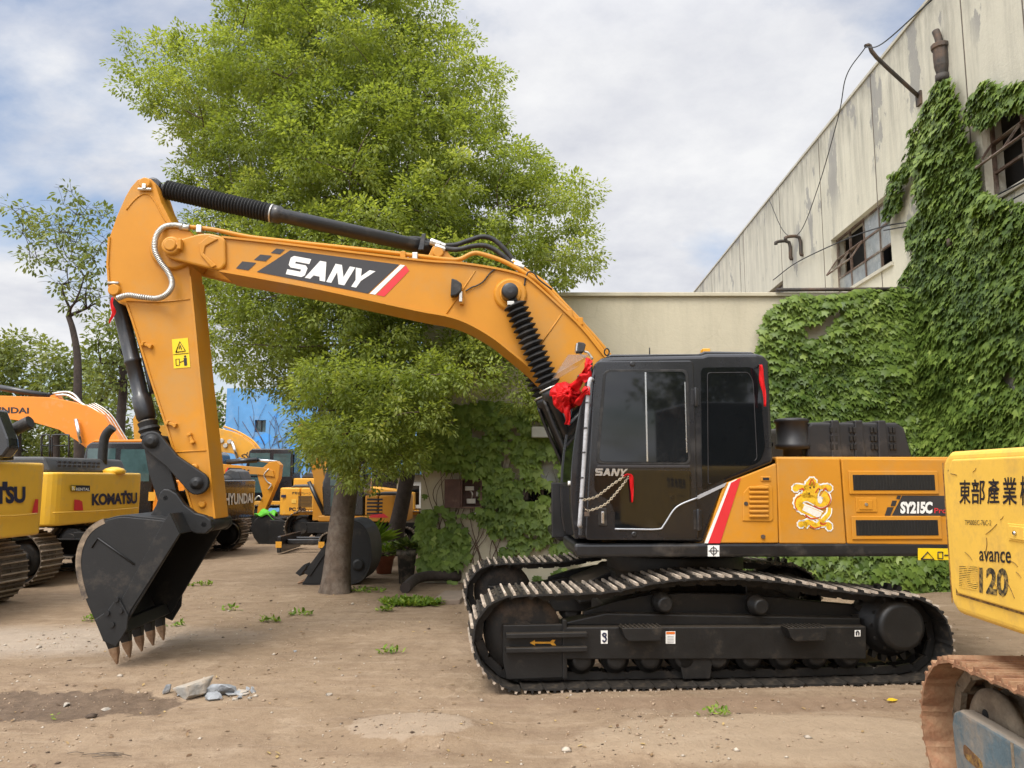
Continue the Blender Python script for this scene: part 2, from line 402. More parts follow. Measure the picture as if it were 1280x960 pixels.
# ------------------------------------------------------------------ the ground
def ground_height(X, Y):
    h = 0.045 * (fbm(X * .35, Y * .35, 0 * X, 3) - .5) + 0.022 * (fbm(X * 2.1, Y * 2.1, 0 * X + 4, 3) - .5)
    h = h + 0.020 * (fbm(X * 7, Y * 7, 0 * X + 9, 3) - .5)
    w = G(80, 878)                                            # the dug damp hollow
    r = np.sqrt(((X - w.x) / .95) ** 2 + ((Y - w.y) / .5) ** 2)
    h = h - .05 * np.exp(-r ** 2 * 1.2)
    m1 = G(515, 912); r = np.sqrt(((X - m1.x) / .46) ** 2 + ((Y - m1.y) / .33) ** 2)
    r = r + .35 * (fbm(X * 4, Y * 4, 0 * X + 2, 3) - .5)
    h = h + .055 / (1 + np.exp((r - 1) * 9))
    m2 = G(1000, 925); r = np.sqrt(((X - m2.x) / 1.5) ** 2 + ((Y - m2.y) / .55) ** 2) + .3 * (fbm(X * 2.4, Y * 2.4, 0 * X + 5, 3) - .5)
    h = h + .035 / (1 + np.exp((r - 1) * 12))
    for (u0, v0, u1, v1, wd) in ((520, 862, 625, 858, .28), (380, 800, 590, 765, .25), (760, 884, 1130, 880, .12)):     # ribs pressed by tracks
        a, b = G(u0, v0), G(u1, v1); d = (b - a); Lh = d.length; d.normalize()
        t = (X - a.x) * d.x + (Y - a.y) * d.y; q = -(X - a.x) * d.y + (Y - a.y) * d.x
        msk = (1 / (1 + np.exp((np.abs(q) - wd) * 30))) * (1 / (1 + np.exp(-(t) * 5))) * (1 / (1 + np.exp((t - Lh) * 5)))
        h = h + msk * (.011 * np.sin(t * 2 * math.pi / .065) - .012)
    # flat towards far and outside
    f = 1 / (1 + np.exp((np.abs(X) - 16) * .6)) * 1 / (1 + np.exp((Y - 24) * .5))
    return h * f
def axis(segs):
    out = []
    for a, b, st in segs: out += list(np.arange(a, b, st))
    return np.array(out + [segs[-1][1]])
gx = axis([(-900, -60, 120), (-60, -16, 4), (-16, -5, .12), (-5, 5, .045), (5, 14, .12), (14, 60, 4), (60, 900, 120)])
gy = axis([(-400, -20, 60), (-20, 3.4, 1.2), (3.4, 10, .045), (10, 20, .12), (20, 60, 2), (60, 1500, 160)])
GX, GY = np.meshgrid(gx, gy)
GZ = ground_height(GX, GY)
nv, nu = GX.shape
verts = np.stack([GX.ravel(), GY.ravel(), GZ.ravel()], 1)
def grid_mesh(name, verts, nv, nu):
    me = bpy.data.meshes.new(name)
    me.vertices.add(len(verts)); me.vertices.foreach_set('co', verts.astype(np.float32).ravel())
    i = (np.arange(nv - 1)[:, None] * nu + np.arange(nu - 1)[None, :]).ravel()
    q = np.stack([i, i + 1, i + 1 + nu, i + nu], 1).astype(np.int32)
    me.loops.add(q.size); me.loops.foreach_set('vertex_index', q.ravel())
    me.polygons.add(len(q)); me.polygons.foreach_set('loop_start', np.arange(0, q.size, 4, dtype=np.int32))
    me.polygons.foreach_set('use_smooth', np.ones(len(q), bool))
    me.update(calc_edges=True)
    return me
gme = grid_mesh('ground', verts, nv, nu)
ground = bpy.data.objects.new('ground', gme); COL.objects.link(ground); tag(ground, kind='structure')
def ground_mat():
    m = bpy.data.materials.new('packed_dirt'); m.use_nodes = True
    nt = m.node_tree; N = nt.nodes; K = nt.links; p = N['Principled BSDF']
    tc = N.new('ShaderNodeTexCoord')
    def noise(sc, det=6, rg=.6, vec=None):
        n = N.new('ShaderNodeTexNoise'); n.inputs['Scale'].default_value = sc; n.inputs['Detail'].default_value = det
        n.inputs['Roughness'].default_value = rg; K.new(vec or tc.outputs['Object'], n.inputs['Vector']); return n.outputs['Fac']
    def ramp(f, a, b, ca=(0, 0, 0), cb=(1, 1, 1)):
        r = N.new('ShaderNodeValToRGB'); r.color_ramp.elements[0].position = a; r.color_ramp.elements[1].position = b
        r.color_ramp.elements[0].color = tuple(ca) + (1,); r.color_ramp.elements[1].color = tuple(cb) + (1,)
        K.new(f, r.inputs[0]); return r.outputs[0]
    def mix(f, a, b, t='MIX'):
        x = N.new('ShaderNodeMixRGB'); x.blend_type = t
        for s_, q in ((0, f), (1, a), (2, b)):
            if isinstance(q, (int, float)): x.inputs[s_].default_value = q
            elif isinstance(q, tuple): x.inputs[s_].default_value = q + (1,)
            else: K.new(q, x.inputs[s_])
        return x.outputs[0]
    def math_(op, a, b=None, clamp=False):
        x = N.new('ShaderNodeMath'); x.operation = op; x.use_clamp = clamp
        for i, q in enumerate((a, b)):
            if q is None: continue
            if isinstance(q, (int, float)): x.inputs[i].default_value = q
            else: K.new(q, x.inputs[i])
        return x.outputs[0]
    sep = N.new('ShaderNodeSeparateXYZ'); K.new(tc.outputs['Object'], sep.inputs[0])
    def blob(c, rx, ry, edge, nsc=3.0, namp=.6, sharp=.15):
        a = math_('POWER', math_('DIVIDE', math_('SUBTRACT', sep.outputs[0], c.x), rx), 2)
        a = math_('POWER', math_('ABSOLUTE', math_('DIVIDE', math_('SUBTRACT', sep.outputs[0], c.x), rx)), 2)
        b = math_('POWER', math_('ABSOLUTE', math_('DIVIDE', math_('SUBTRACT', sep.outputs[1], c.y), ry)), 2)
        d = math_('SQRT', math_('ADD', a, b))
        d = math_('ADD', d, math_('MULTIPLY', math_('SUBTRACT', noise(nsc, 7, .65), .5), namp * 2))
        return ramp(d, max(0, 1 - sharp), 1 + sharp * .6, (1, 1, 1), (0, 0, 0))
    c = ramp(noise(.55, 8, .6), .3, .7, (.205, .142, .087), (.300, .217, .140))
    c = mix(ramp(noise(2.3, 9, .7), .52, .75), c, (.335, .25, .168))           # pale dry crust
    c = mix(math_('MULTIPLY', ramp(noise(5.5, 9, .75), .48, .66), .6), c, (.165, .108, .066))   # darker loose soil
    c = mix(math_('MULTIPLY', ramp(noise(38, 6, .8), .50, .70), .38), c, (.16, .11, .075))
    c = mix(math_('MULTIPLY', ramp(noise(85, 4, .7), .60, .72), .45), c, (.42, .34, .25))
    mp = N.new('ShaderNodeMapping'); mp.inputs['Scale'].default_value = (.28, 1.5, 1); mp.inputs['Rotation'].default_value = (0, 0, .08); K.new(tc.outputs['Object'], mp.inputs[0])
    c = mix(math_('MULTIPLY', ramp(noise(2.2, 9, .7, mp.outputs[0]), .50, .66), .5), c, (.165, .11, .07))   # soil smeared along by tracks
    c = mix(math_('MULTIPLY', ramp(noise(4.6, 8, .7, mp.outputs[0]), .54, .68), .4), c, (.37, .285, .20))
    pale = blob(G(40, 800), 2.6, 1.0, 1, 1.6, .5, .5)
    c = mix(math_('MULTIPLY', pale, .5), c, (.41, .35, .285))
    conc = blob(G(1000, 925), 1.55, .55, 1, 3, .45)
    c = mix(math_('MULTIPLY', conc, .55), c, (.34, .26, .175))
    conc2 = blob(G(515, 912), .44, .30, 1, 5, .55, .10)
    c = mix(math_('MULTIPLY', conc2, .55), c, (.35, .275, .20))
    damp = blob(G(75, 876), 1.0, .42, 1, 3.4, .85, .14)
    dmpc = ramp(noise(9, 9, .75), .35, .65, (.062, .040, .026), (.145, .098, .064))
    c = mix(math_('MULTIPLY', damp, .85), c, dmpc)
    loose = blob(G(960, 878), 2.6, .22, 1, 4, .7, .3)
    c = mix(math_('MULTIPLY', loose, .6), c, (.19, .125, .08))
    under = blob(Vector((1.9, 8.3, 0)), 2.6, 1.4, 1, 2, .5, .35)                 # darker soil tone below the machine
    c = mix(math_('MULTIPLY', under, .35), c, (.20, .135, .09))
    K.new(c, p.inputs['Base Color'])
    rr = N.new('ShaderNodeMapRange'); rr.inputs['To Min'].default_value = .95; rr.inputs['To Max'].default_value = .62
    K.new(damp, rr.inputs['Value']); K.new(rr.outputs[0], p.inputs['Roughness'])
    p.inputs['Specular IOR Level'].default_value = .25
    b1 = N.new('ShaderNodeBump'); b1.inputs['Strength'].default_value = .7; b1.inputs['Distance'].default_value = .012
    K.new(noise(26, 8, .75), b1.inputs['Height'])
    b2 = N.new('ShaderNodeBump'); b2.inputs['Strength'].default_value = .6; b2.inputs['Distance'].default_value = .05
    K.new(noise(6, 8, .7), b2.inputs['Height']); K.new(b1.outputs[0], b2.inputs['Normal'])
    K.new(b2.outputs[0], p.inputs['Normal'])
    return m
gme.materials.append(ground_mat())
def gz(x, y): return float(ground_height(np.array([float(x)]), np.array([float(y)]))[0])

# ------------------------------------------------------------------ the factory wall and the low building
def wall_mat(name, base, stain=0.5, peel=True, streak=True, rust=None):
    m = bpy.data.materials.new(name); m.use_nodes = True
    nt = m.node_tree; N = nt.nodes; K = nt.links; p = N['Principled BSDF']
    tc = N.new('ShaderNodeTexCoord')
    def noise(sc, det=7, rg=.65, stretch=None):
        n = N.new('ShaderNodeTexNoise'); n.inputs['Scale'].default_value = sc; n.inputs['Detail'].default_value = det
        n.inputs['Roughness'].default_value = rg
        v = tc.outputs['Object']
        if stretch:
            mp = N.new('ShaderNodeMapping'); mp.inputs['Scale'].default_value = stretch; K.new(v, mp.inputs[0]); v = mp.outputs[0]
        K.new(v, n.inputs['Vector']); return n.outputs['Fac']
    def ramp(f, a, b, ca=(0, 0, 0), cb=(1, 1, 1)):
        r = N.new('ShaderNodeValToRGB'); r.color_ramp.elements[0].position = a; r.color_ramp.elements[1].position = b
        r.color_ramp.elements[0].color = tuple(ca) + (1,); r.color_ramp.elements[1].color = tuple(cb) + (1,)
        K.new(f, r.inputs[0]); return r.outputs[0]
    def mix(f, a, b):
        x = N.new('ShaderNodeMixRGB')
        for s_, q in ((0, f), (1, a), (2, b)):
            if isinstance(q, (int, float)): x.inputs[s_].default_value = q
            elif isinstance(q, tuple): x.inputs[s_].default_value = q + (1,)
            else: K.new(q, x.inputs[s_])
        return x.outputs[0]
    def mul(a, b):
        x = N.new('ShaderNodeMath'); x.operation = 'MULTIPLY'
        for i, q in enumerate((a, b)):
            if isinstance(q, (int, float)): x.inputs[i].default_value = q
            else: K.new(q, x.inputs[i])
        return x.outputs[0]
    b = base
    c = ramp(noise(.6), .3, .7, tuple(q * .9 for q in b), tuple(min(1, q * 1.06) for q in b))
    sep = N.new('ShaderNodeSeparateXYZ'); K.new(tc.outputs['Object'], sep.inputs[0])
    if streak:
        up = N.new('ShaderNodeMapRange'); up.inputs['From Min'].default_value = 6.2; up.inputs['From Max'].default_value = 9.9
        up.inputs['To Min'].default_value = .12; K.new(sep.outputs[2], up.inputs['Value'])
        st = ramp(noise(1.0, 9, .7, (3.5, 3.5, .32)), .45, .72)
        c = mix(mul(mul(st, up.outputs[0]), stain), c, (.13, .125, .11))
        rim = N.new('ShaderNodeMapRange'); rim.inputs['From Min'].default_value = 8.9; rim.inputs['From Max'].default_value = 9.9
        K.new(sep.outputs[2], rim.inputs['Value'])
        c = mix(mul(mul(rim.outputs[0], ramp(noise(2.2, 8, .7, (1, 1, .5)), .38, .62)), .6), c, (.16, .15, .13))
    if peel:
        pm = ramp(noise(1.0, 10, .62, (1.3, 1.3, .55)), .555, .57)
        pm2 = ramp(noise(.35, 2, .5), .44, .52)
        c = mix(mul(mul(pm, pm2), .8), c, (.27, .26, .24))
    c = mix(mul(ramp(noise(9, 8, .7), .55, .8), .25), c, tuple(q * .6 for q in b))
    if not streak:                                                        # faint grime and hairline cracks
        c = mix(mul(ramp(noise(1.0, 9, .7, (2.2, 2.2, .35)), .50, .72), .28), c, tuple(q * .45 for q in b))
        vo = N.new('ShaderNodeTexVoronoi'); vo.feature = 'DISTANCE_TO_EDGE'; vo.inputs['Scale'].default_value = .55; K.new(tc.outputs['Object'], vo.inputs['Vector'])
        c = mix(mul(ramp(vo.outputs['Distance'], .0, .005, (1, 1, 1), (0, 0, 0)), .10), c, tuple(q * .3 for q in b))
    for (rx, rw, rz0, rz1) in (rust or []):                               # rust that ran down the render
        d1 = N.new('ShaderNodeMath'); d1.operation = 'SUBTRACT'; d1.inputs[1].default_value = rx; K.new(sep.outputs[0], d1.inputs[0])
        ab = N.new('ShaderNodeMath'); ab.operation = 'ABSOLUTE'; K.new(d1.outputs[0], ab.inputs[0])
        m1 = N.new('ShaderNodeMapRange'); m1.inputs['From Min'].default_value = rw; m1.inputs['From Max'].default_value = 0; K.new(ab.outputs[0], m1.inputs['Value'])
        m2 = N.new('ShaderNodeMapRange'); m2.inputs['From Min'].default_value = rz0; m2.inputs['From Max'].default_value = rz1; K.new(sep.outputs[2], m2.inputs['Value'])
        c = mix(mul(mul(m1.outputs[0], m2.outputs[0]), mul(ramp(noise(1.5, 6, .6, (9, 9, .6)), .3, .7), .8)), c, (.33, .15, .04))
    K.new(c, p.inputs['Base Color']); p.inputs['Roughness'].default_value = .9; p.inputs['Specular IOR Level'].default_value = .2
    bp = N.new('ShaderNodeBump'); bp.inputs['Strength'].default_value = .35; bp.inputs['Distance'].default_value = .02
    K.new(noise(14, 8, .7), bp.inputs['Height']); K.new(bp.outputs[0], p.inputs['Normal'])
    return m
M['factory'] = wall_mat('factory_render', (.57, .535, .43), .7)
M['lowwall'] = wall_mat('cream_render', (.52, .47, .35), .4, peel=False, streak=False, rust=[(.72, .12, 3.0, 4.2), (.60, .05, 2.9, 3.8)])
M['seam'] = mat('wall_joint', (.12, .10, .08), .9)
M['rust_paint'] = mat('rusted_frame', (.11, .07, .05), .8, var=.4, scale=12, dust=(.3, .27, .22), dust_amt=.3)
M['old_pane'] = mat('dusty_pane', (.20, .215, .21), .25, var=.25, scale=3, dust=(.32, .32, .30), dust_amt=.4)
M['void'] = mat('dark_room', (.012, .011, .010), .9)
M['sill'] = mat('sill_concrete', (.46, .43, .35), .9, var=.15, bump=.2)

F0 = Vector((7.2, 13.4, 0)); FD = Vector((.0426, 1, 0)).normalized()       # factory facade line
FANG = math.atan2(FD.y, FD.x)
FAC = Frame(F0.x, F0.y, math.degrees(FANG) - 90)                          # local +y runs along the facade into the distance
FH = 9.88
def fac_pt(u, v): return FAC.LX(u, v, 0.0)                               # picture -> facade plane (local y, z)
fac = empty('factory_building', F0, FAC.a)
tag(fac, 'tall stained cream factory wall running away along the right side', 'building')
def rect_wall_with_holes(mb, y0, y1, z0, z1, holes, th=.3, m=0):
    """facade sheet at local x=0, thickness th, rectangular holes (ya, yb, za, zb)"""
    ys = sorted({y0, y1, *[h[0] for h in holes], *[h[1] for h in holes]})
    zs = sorted({z0, z1, *[h[2] for h in holes], *[h[3] for h in holes]})
    for i in range(len(ys) - 1):
        for j in range(len(zs) - 1):
            cy, cz = (ys[i] + ys[i + 1]) / 2, (zs[j] + zs[j + 1]) / 2
            if any(h[0] < cy < h[1] and h[2] < cz < h[3] for h in holes): continue
            a, b, c, d = ys[i], ys[i + 1], zs[j], zs[j + 1]
            mb.add([(0, a, c), (0, b, c), (0, b, d), (0, a, d)], [(0, 3, 2, 1)], m=m)
    for (a, b, c, d) in holes:                                            # reveals
        mb.add([(0, a, c), (0, b, c), (0, b, d), (0, a, d), (th, a, c), (th, b, c), (th, b, d), (th, a, d)],
               [(0, 1, 5, 4), (1, 2, 6, 5), (2, 3, 7, 6), (3, 0, 4, 7)], m=m)
# windows from the picture: (near/far, bottom/top) on the facade
def win_rect(un, vb_n, uf, vt_f):
    a = fac_pt(un, vb_n); b = fac_pt(uf, vt_f)
    return a, b
w1n = fac_pt(1110, 240); w1nb = fac_pt(1110, 330); w1f = fac_pt(1040, 365)
y1n, y1f = w1n.y, fac_pt(1040, 330).y
z1t, z1b = fac_pt(1110, 241).z, fac_pt(1110, 331).z
y2f = fac_pt(1228, 180).y; y2n = y2f - (y1f - y1n)
pitch_w = y1f - y2f if False else (y1n - y2n)
holes = [(y1n, y1f, z1b, z1t), (y2n, y2f, z1b, z1t)]
ww = y1f - y1n
y3n = fac_pt(978, 345).y
for k in range(3): holes.append((y3n + k * (y3n - y1n), y3n + k * (y3n - y1n) + ww, z1b, z1t))
holes = [h for h in holes if h[1] < 33]
YFAR = fac_pt(866, 366).y
mb = MB(); rect_wall_with_holes(mb, -14, YFAR, 0, FH, holes)
mb.add([(0, YFAR, 0), (12, YFAR, 0), (12, YFAR, FH), (0, YFAR, FH)], [(0, 1, 2, 3)])
mb.add([(0, -14, 0), (12, -14, 0), (12, -14, FH), (0, -14, FH)], [(3, 2, 1, 0)])
mb.add([(.001, -14, FH), (12, -14, FH), (12, YFAR, FH), (.001, YFAR, FH)], [(0, 1, 2, 3)])
mb.build('wall', M['factory'], fac)
mb = MB(); mb.box(-.03, .25, -14.05, YFAR + .05, FH + .003, FH + .06); mb.build('coping', M['sill'], fac)
# joints in the render: vertical every bay, one string course through the window heads
mb = MB()
for y in (fac_pt(1152, 200).y - 3.0, fac_pt(1205, 60).y, fac_pt(1094, 200).y, fac_pt(1026, 240).y, fac_pt(975, 270).y, fac_pt(930, 320).y, fac_pt(925, 320).y, fac_pt(890, 350).y):
    mb.box(-.006, .001, y - .012, y + .012, .5, FH - .002)
mb.build('joint', M['seam'], fac)
def fac_window(h, broken):
    a, b, c, d = h
    t = empty('window', parent=fac)
    f = MB(); x0, x1 = .12, .17; w = .045
    f.box(x0, x1, a, b, c, c + w); f.box(x0, x1, a, b, d - w, d); f.box(x0, x1, a, a + w, c, d); f.box(x0, x1, b - w, b, c, d)
    cols = 4
    for i in range(1, cols): y = a + (b - a) * i / cols; f.box(x0 + .002, x1 - .002, y - .02, y + .02, c, d)
    for zt in (.33, .66): z = c + (d - c) * zt; f.box(x0 + .004, x1 - .004, a, b, z - .02, z + .02)
    f.build('window_frame', M['rust_paint'], t)
    g = MB()
    for i in range(cols):
        for j in range(3):
            if (i, j) in broken: continue
            g.box(x0 + .02, x0 + .026, a + (b - a) * i / cols + .022, a + (b - a) * (i + 1) / cols - .022, c + (d - c) * j / 3 + .022, c + (d - c) * (j + 1) / 3 - .022)
    g.build('pane', M['old_pane'], t)
    q = MB(); q.box(.45, .5, a - .3, b + .3, c - .3, d + .3); q.build('dark_interior', M['void'], t)
    # the sash pushed open
    s = MB(); cy0, cy1 = a + (b - a) * .52, b - .05; zt = c + (d - c) * .66
    mt = Matrix.Translation((x0 - .01, 0, zt)) @ Matrix.Rotation(R(125), 4, 'Y')
    Hs = (d - c) / 3
    for yy in (cy0, cy1, (cy0 + cy1) / 2): s.box(0, Hs, yy - .018, yy + .018, -.015, .015, mtx=mt @ Matrix.Rotation(0, 4, 'X'))
    for xx in (0, Hs): s.box(xx - .018, xx + .018, cy0 + .02, cy1 - .02, -.014, .014, mtx=mt)
    s.build('open_sash', M['rust_paint'], t)
    sl = MB(); sl.box(-.05, .1, a - .06, b + .06, c - .07, c - .002); sl.build('window_sill', M['sill'], t)
    return t
fac_window(holes[0], {(2, 1), (3, 1), (0, 0), (2, 2), (3, 2)})
fac_window(holes[1], {(3, 2), (2, 2), (3, 1), (1, 1), (3, 0), (2, 0)})
for h in holes[2:]: fac_window(h, {(2, 1), (3, 1)})

# downpipe with hopper head
M['pipe'] = mat('weathered_iron', (.045, .038, .032), .7, var=.3, scale=8, dust=(.16, .09, .05), dust_amt=.3)
ph = fac_pt(1181, 62); pb = fac_pt(1200, 300)
r0 = empty('downpipe', F0 + Matrix.Rotation(FAC.a, 3, 'Z') @ Vector((-.07, ph.y, 0)), FAC.a)
tag(r0, 'dark rusty downpipe with hopper head rising out of the ivy', 'drainpipe')
zt = ph.z
q = MB(); q.cyl((0, 0, .1), (0, 0, zt - .45), .06, n=14)
for z in (3, 5.5, zt - .5): q.rev((0, 0, z - .06), (0, 0, z), [(0, .11), (.12, .11)], 14)
q.build('pipe', M['pipe'], r0)
q = MB(); q.rev((0, 0, zt - .55), (0, 0, zt), [(0, .065), (.10, .08), (.26, .115), (.40, .12), (.56, .12), (.56, .145), (.64, .145)], 10, smooth=False)
q.add([], []); q.build('hopper_head', M['pipe'], r0, bevel=.01)
q = MB(); q.tube([(0, 0, zt + .05), (-.01, .02, zt + .22), (-.03, .05, zt + .36)], .06, 12); q.build('spout', M['pipe'], r0)

# cranked pole on the facade and the wires
def facw(yl, z, off=0.0): return F0 + Matrix.Rotation(FAC.a, 3, 'Z') @ Vector((off, yl, z))
pp = fac_pt(1150, 122)
base = facw(pp.y, pp.z); tip = W(1082, 59, base.y - .3)
q = MB(); dd = (tip - base)
q.tube([base, base + dd * .8, base + dd * .92 + Vector((0, 0, .10)), base + dd + Vector((0, 0, .02))], .035, 8, res=3)
q.box(base.x - .04, base.x + .02, base.y - .08, base.y + .08, base.z - .14, base.z + .1)
o = q.build('cable_bracket', M['pipe'], bevel=.0); tag(o, 'dark bent iron pole jutting from the factory wall near the roof', 'bracket')
def wire(name, pts, label, r=.008):
    q = MB(); q.tube(pts, r, 5, res=8); o = q.build(name, M['rubber']); return tag(o, label, 'cable')
tipw = base + dd
wire('overhead_wire', [tipw, tipw.lerp(W(1130, 30, 9), .5) + Vector((0, 0, -.1)), W(1170, -5, 8)], 'thin wire running up from the bent pole to the top of the photo', .01)
lp = fac_pt(1000, 300)
wire('hanging_wire', [tipw, W(1058, 95, tipw.y + 1), W(1048, 145, tipw.y + 2.2), facw(fac_pt(1032, 230).y, fac_pt(1032, 230).z, -.15), facw(fac_pt(1005, 290).y, fac_pt(1005, 290).z, -.1), facw(fac_pt(985, 290).y, fac_pt(985, 290).z, -.1), facw(fac_pt(966, 250).y, fac_pt(966, 250).z, -.1)],
     'thin wire sagging from the bent pole along the factory wall', .010)
def facpt(u, v, off=-.08):
    a = fac_pt(u, v); return facw(a.y, a.z, off)
wire('wall_cable', [facpt(970, 350), facpt(1000, 328), facpt(1060, 300), facpt(1110, 283), facpt(1160, 275), facpt(1205, 262), facpt(1240, 250), facpt(1290, 225)], 'thick dark cable looping over the ivy to the factory window', .014)
wire('lower_cable', [facpt(1110, 288), facpt(1150, 281), facpt(1200, 270), facpt(1245, 262), facpt(1290, 240)], 'second dark cable just below the one over the ivy', .012)
wire('window_cable', [facpt(1225, 208), facpt(1250, 195), facpt(1290, 168)], 'dark cable crossing the upper right window', .012)
for (u, v, lab) in ((1003, 297, 'small hooked iron bracket, upper one on the factory wall'), (990, 303, 'small hooked iron bracket, lower one on the factory wall')):
    a = fac_pt(u, v); p0 = facw(a.y, a.z, 0)
    q = MB(); q.tube([p0 + Vector((0, 0, -.45)), p0 + Vector((-.06, 0, -.42)), p0 + Vector((-.08, 0, 0)), p0 + Vector((-.42, -.05, .0)), p0 + Vector((-.45, -.05, -.08))], .045, 6, res=3)
    tag(q.build('wall_hook', M['pipe']), lab, 'bracket', 'iron hooks on the factory wall')

# low building in front of it
LY = 13.4; LH = W(760, 371, LY).z; LX0 = W(525, 700, LY).x; LX1 = F0.x - .02
low = empty('low_building', (LX0, LY, 0))
tag(low, 'low flat roofed cream building behind the machine, half covered in ivy', 'building')
Wd = LX1 - LX0
def lowp(u, v, off=0.0):
    q = W(u, v, LY); return Vector((q.x - LX0, off, q.z))
sa, sb = lowp(676, 632), lowp(706, 560)
da, db = lowp(645, 632), lowp(712, 604)
hs = [(da.x, db.x, da.z, db.z), (lowp(676, 603).x, lowp(740, 603).x, lowp(676, 602).z, lowp(676, 560).z)]
q = MB()
xs = sorted({0, Wd, *[h[0] for h in hs], *[h[1] for h in hs]}); zs = sorted({0, LH, *[h[2] for h in hs], *[h[3] for h in hs]})
for i in range(len(xs) - 1):
    for j in range(len(zs) - 1):
        cx, cz = (xs[i] + xs[i + 1]) / 2, (zs[j] + zs[j + 1]) / 2
        if any(h[0] < cx < h[1] and h[2] < cz < h[3] for h in hs): continue
        q.add([(xs[i], 0, zs[j]), (xs[i + 1], 0, zs[j]), (xs[i + 1], 0, zs[j + 1]), (xs[i], 0, zs[j + 1])], [(0, 1, 2, 3)])
for (a, b, c, d) in hs:
    q.add([(a, 0, c), (b, 0, c), (b, 0, d), (a, 0, d), (a, .2, c), (b, .2, c), (b, .2, d), (a, .2, d)], [(0, 4, 5, 1), (1, 5, 6, 2), (2, 6, 7, 3), (3, 7, 4, 0)])
q.add([(0, 0, 0), (0, 0, LH), (0, 5, LH), (0, 5, 0)], [(0, 1, 2, 3)])
q.build('wall', M['lowwall'], low)
q = MB(); q.box(-.12, Wd, -.06, 5, LH, LH + .07); q.build('roof_edge', M['lowwall'], low, bevel=.01)
q = MB()                                                                  # rusty roof gutter strip over the ivy
q.tube([(lowp(968, 372).x, -.1, LH + .10), (lowp(1150, 372).x, -.1, LH + .12)], .035, 8, curve=False)
q.build('gutter', M['pipe'], low)
q = MB(); h = hs[1]; q.box(h[0], h[1], .1, .13, h[2], h[3])
for k in range(5): z = h[2] + (h[3] - h[2]) * (k + .5) / 5; q.box(h[0], h[1], .088, .1, z - .01, z + .01)
q.build('shutter', mat('white_shutter', (.62, .62, .58), .6, var=.08), low)
q = MB(); h = hs[0]; q.box(h[0], h[1], .12, .14, h[2], h[3]); o = q.build('window', M['glass'], low)
q = MB(); q.box(h[0], h[1], .09, .119, h[2], h[2] + .04); q.box(h[0], h[1], .09, .119, h[3] - .04, h[3]); q.box(h[0], h[0] + .04, .09, .119, h[2] + .04, h[3] - .04)
xm = (h[0] + h[1]) / 2; q.box(xm - .02, xm + .02, .09, .119, h[2] + .04, h[3] - .04)
q.build('window_frame', M['rust_paint'], o)
a = lowp(664, 548); b = lowp(720, 535); q = MB(); q.box(a.x, b.x, -.35, 0, a.z, b.z); q.build('canopy', mat('canopy_grey', (.42, .42, .38), .8, var=.15), low, bevel=.01)
# rust stain run on the upper wall: a real streak of rust on the render
def stain_mat():
    m = mat('rust_run', (.36, .20, .08), .9, var=.3, scale=5)
    return m
# base plinth band
q = MB(); q.box(0, Wd, -.05, -.002, 0, .32); q.build('plinth', M['lowwall'], low, bevel=.01)

# electric box
eb = empty('electric_box', W(582, 635, LY - .001)); tag(eb, 'rusty open electric box with meters fixed on the ivy wall', 'electric box')
bx0 = W(562, 633, LY).x - eb.location.x; bx1 = W(603, 633, LY).x - eb.location.x; bh = W(582, 598, LY).z - eb.location.z
M['oxide'] = mat('brown_oxide', (.075, .035, .025), .6, var=.3, scale=6, dust=(.25, .18, .12), dust_amt=.25)
q = MB(); d = -.22
q.box(bx0 + .2, bx1, -.03, 0, 0, bh)
for (a, b, c, e) in ((bx0 + .2, bx1, 0, .03), (bx0 + .2, bx1, bh - .03, bh)): q.box(a, b, d, -.03, c, e)
q.box(bx1 - .03, bx1, d, -.03, .03, bh - .03); q.box(bx0 + .2, bx0 + .23, d, -.03, .03, bh - .03)
q.build('case', M['oxide'], eb, bevel=.004)
q = MB(); mt = Matrix.Translation((bx0 + .2, d, 0)) @ Matrix.Rotation(R(168), 4, 'Z'); q.box(0, .28, -.012, .012, .01, bh - .01, mtx=mt); q.build('door', M['oxide'], eb, bevel=.003)
q = MB(); q.box(bx0 + .27, bx0 + .42, -.12, -.03, .3, .37); q.box(bx0 + .30, bx0 + .45, -.12, -.03, .08, .16); q.box(bx0 + .46, bx0 + .52, -.1, -.03, .2, .28)
q.build('meter', mat('meter_case', (.45, .43, .38), .5, var=.1), eb, bevel=.006)
q = MB(); q.tube([(bx1 - .02, -.12, .02), (bx1 - .1, -.14, -.08), (bx1 - .25, -.08, -.12)], .015, 6); q.tube([(bx0 + .36, -.1, .3), (bx0 + .40, -.13, .24), (bx0 + .38, -.1, .16)], .012, 6)
q.build('conduit', M['zinc'], eb)
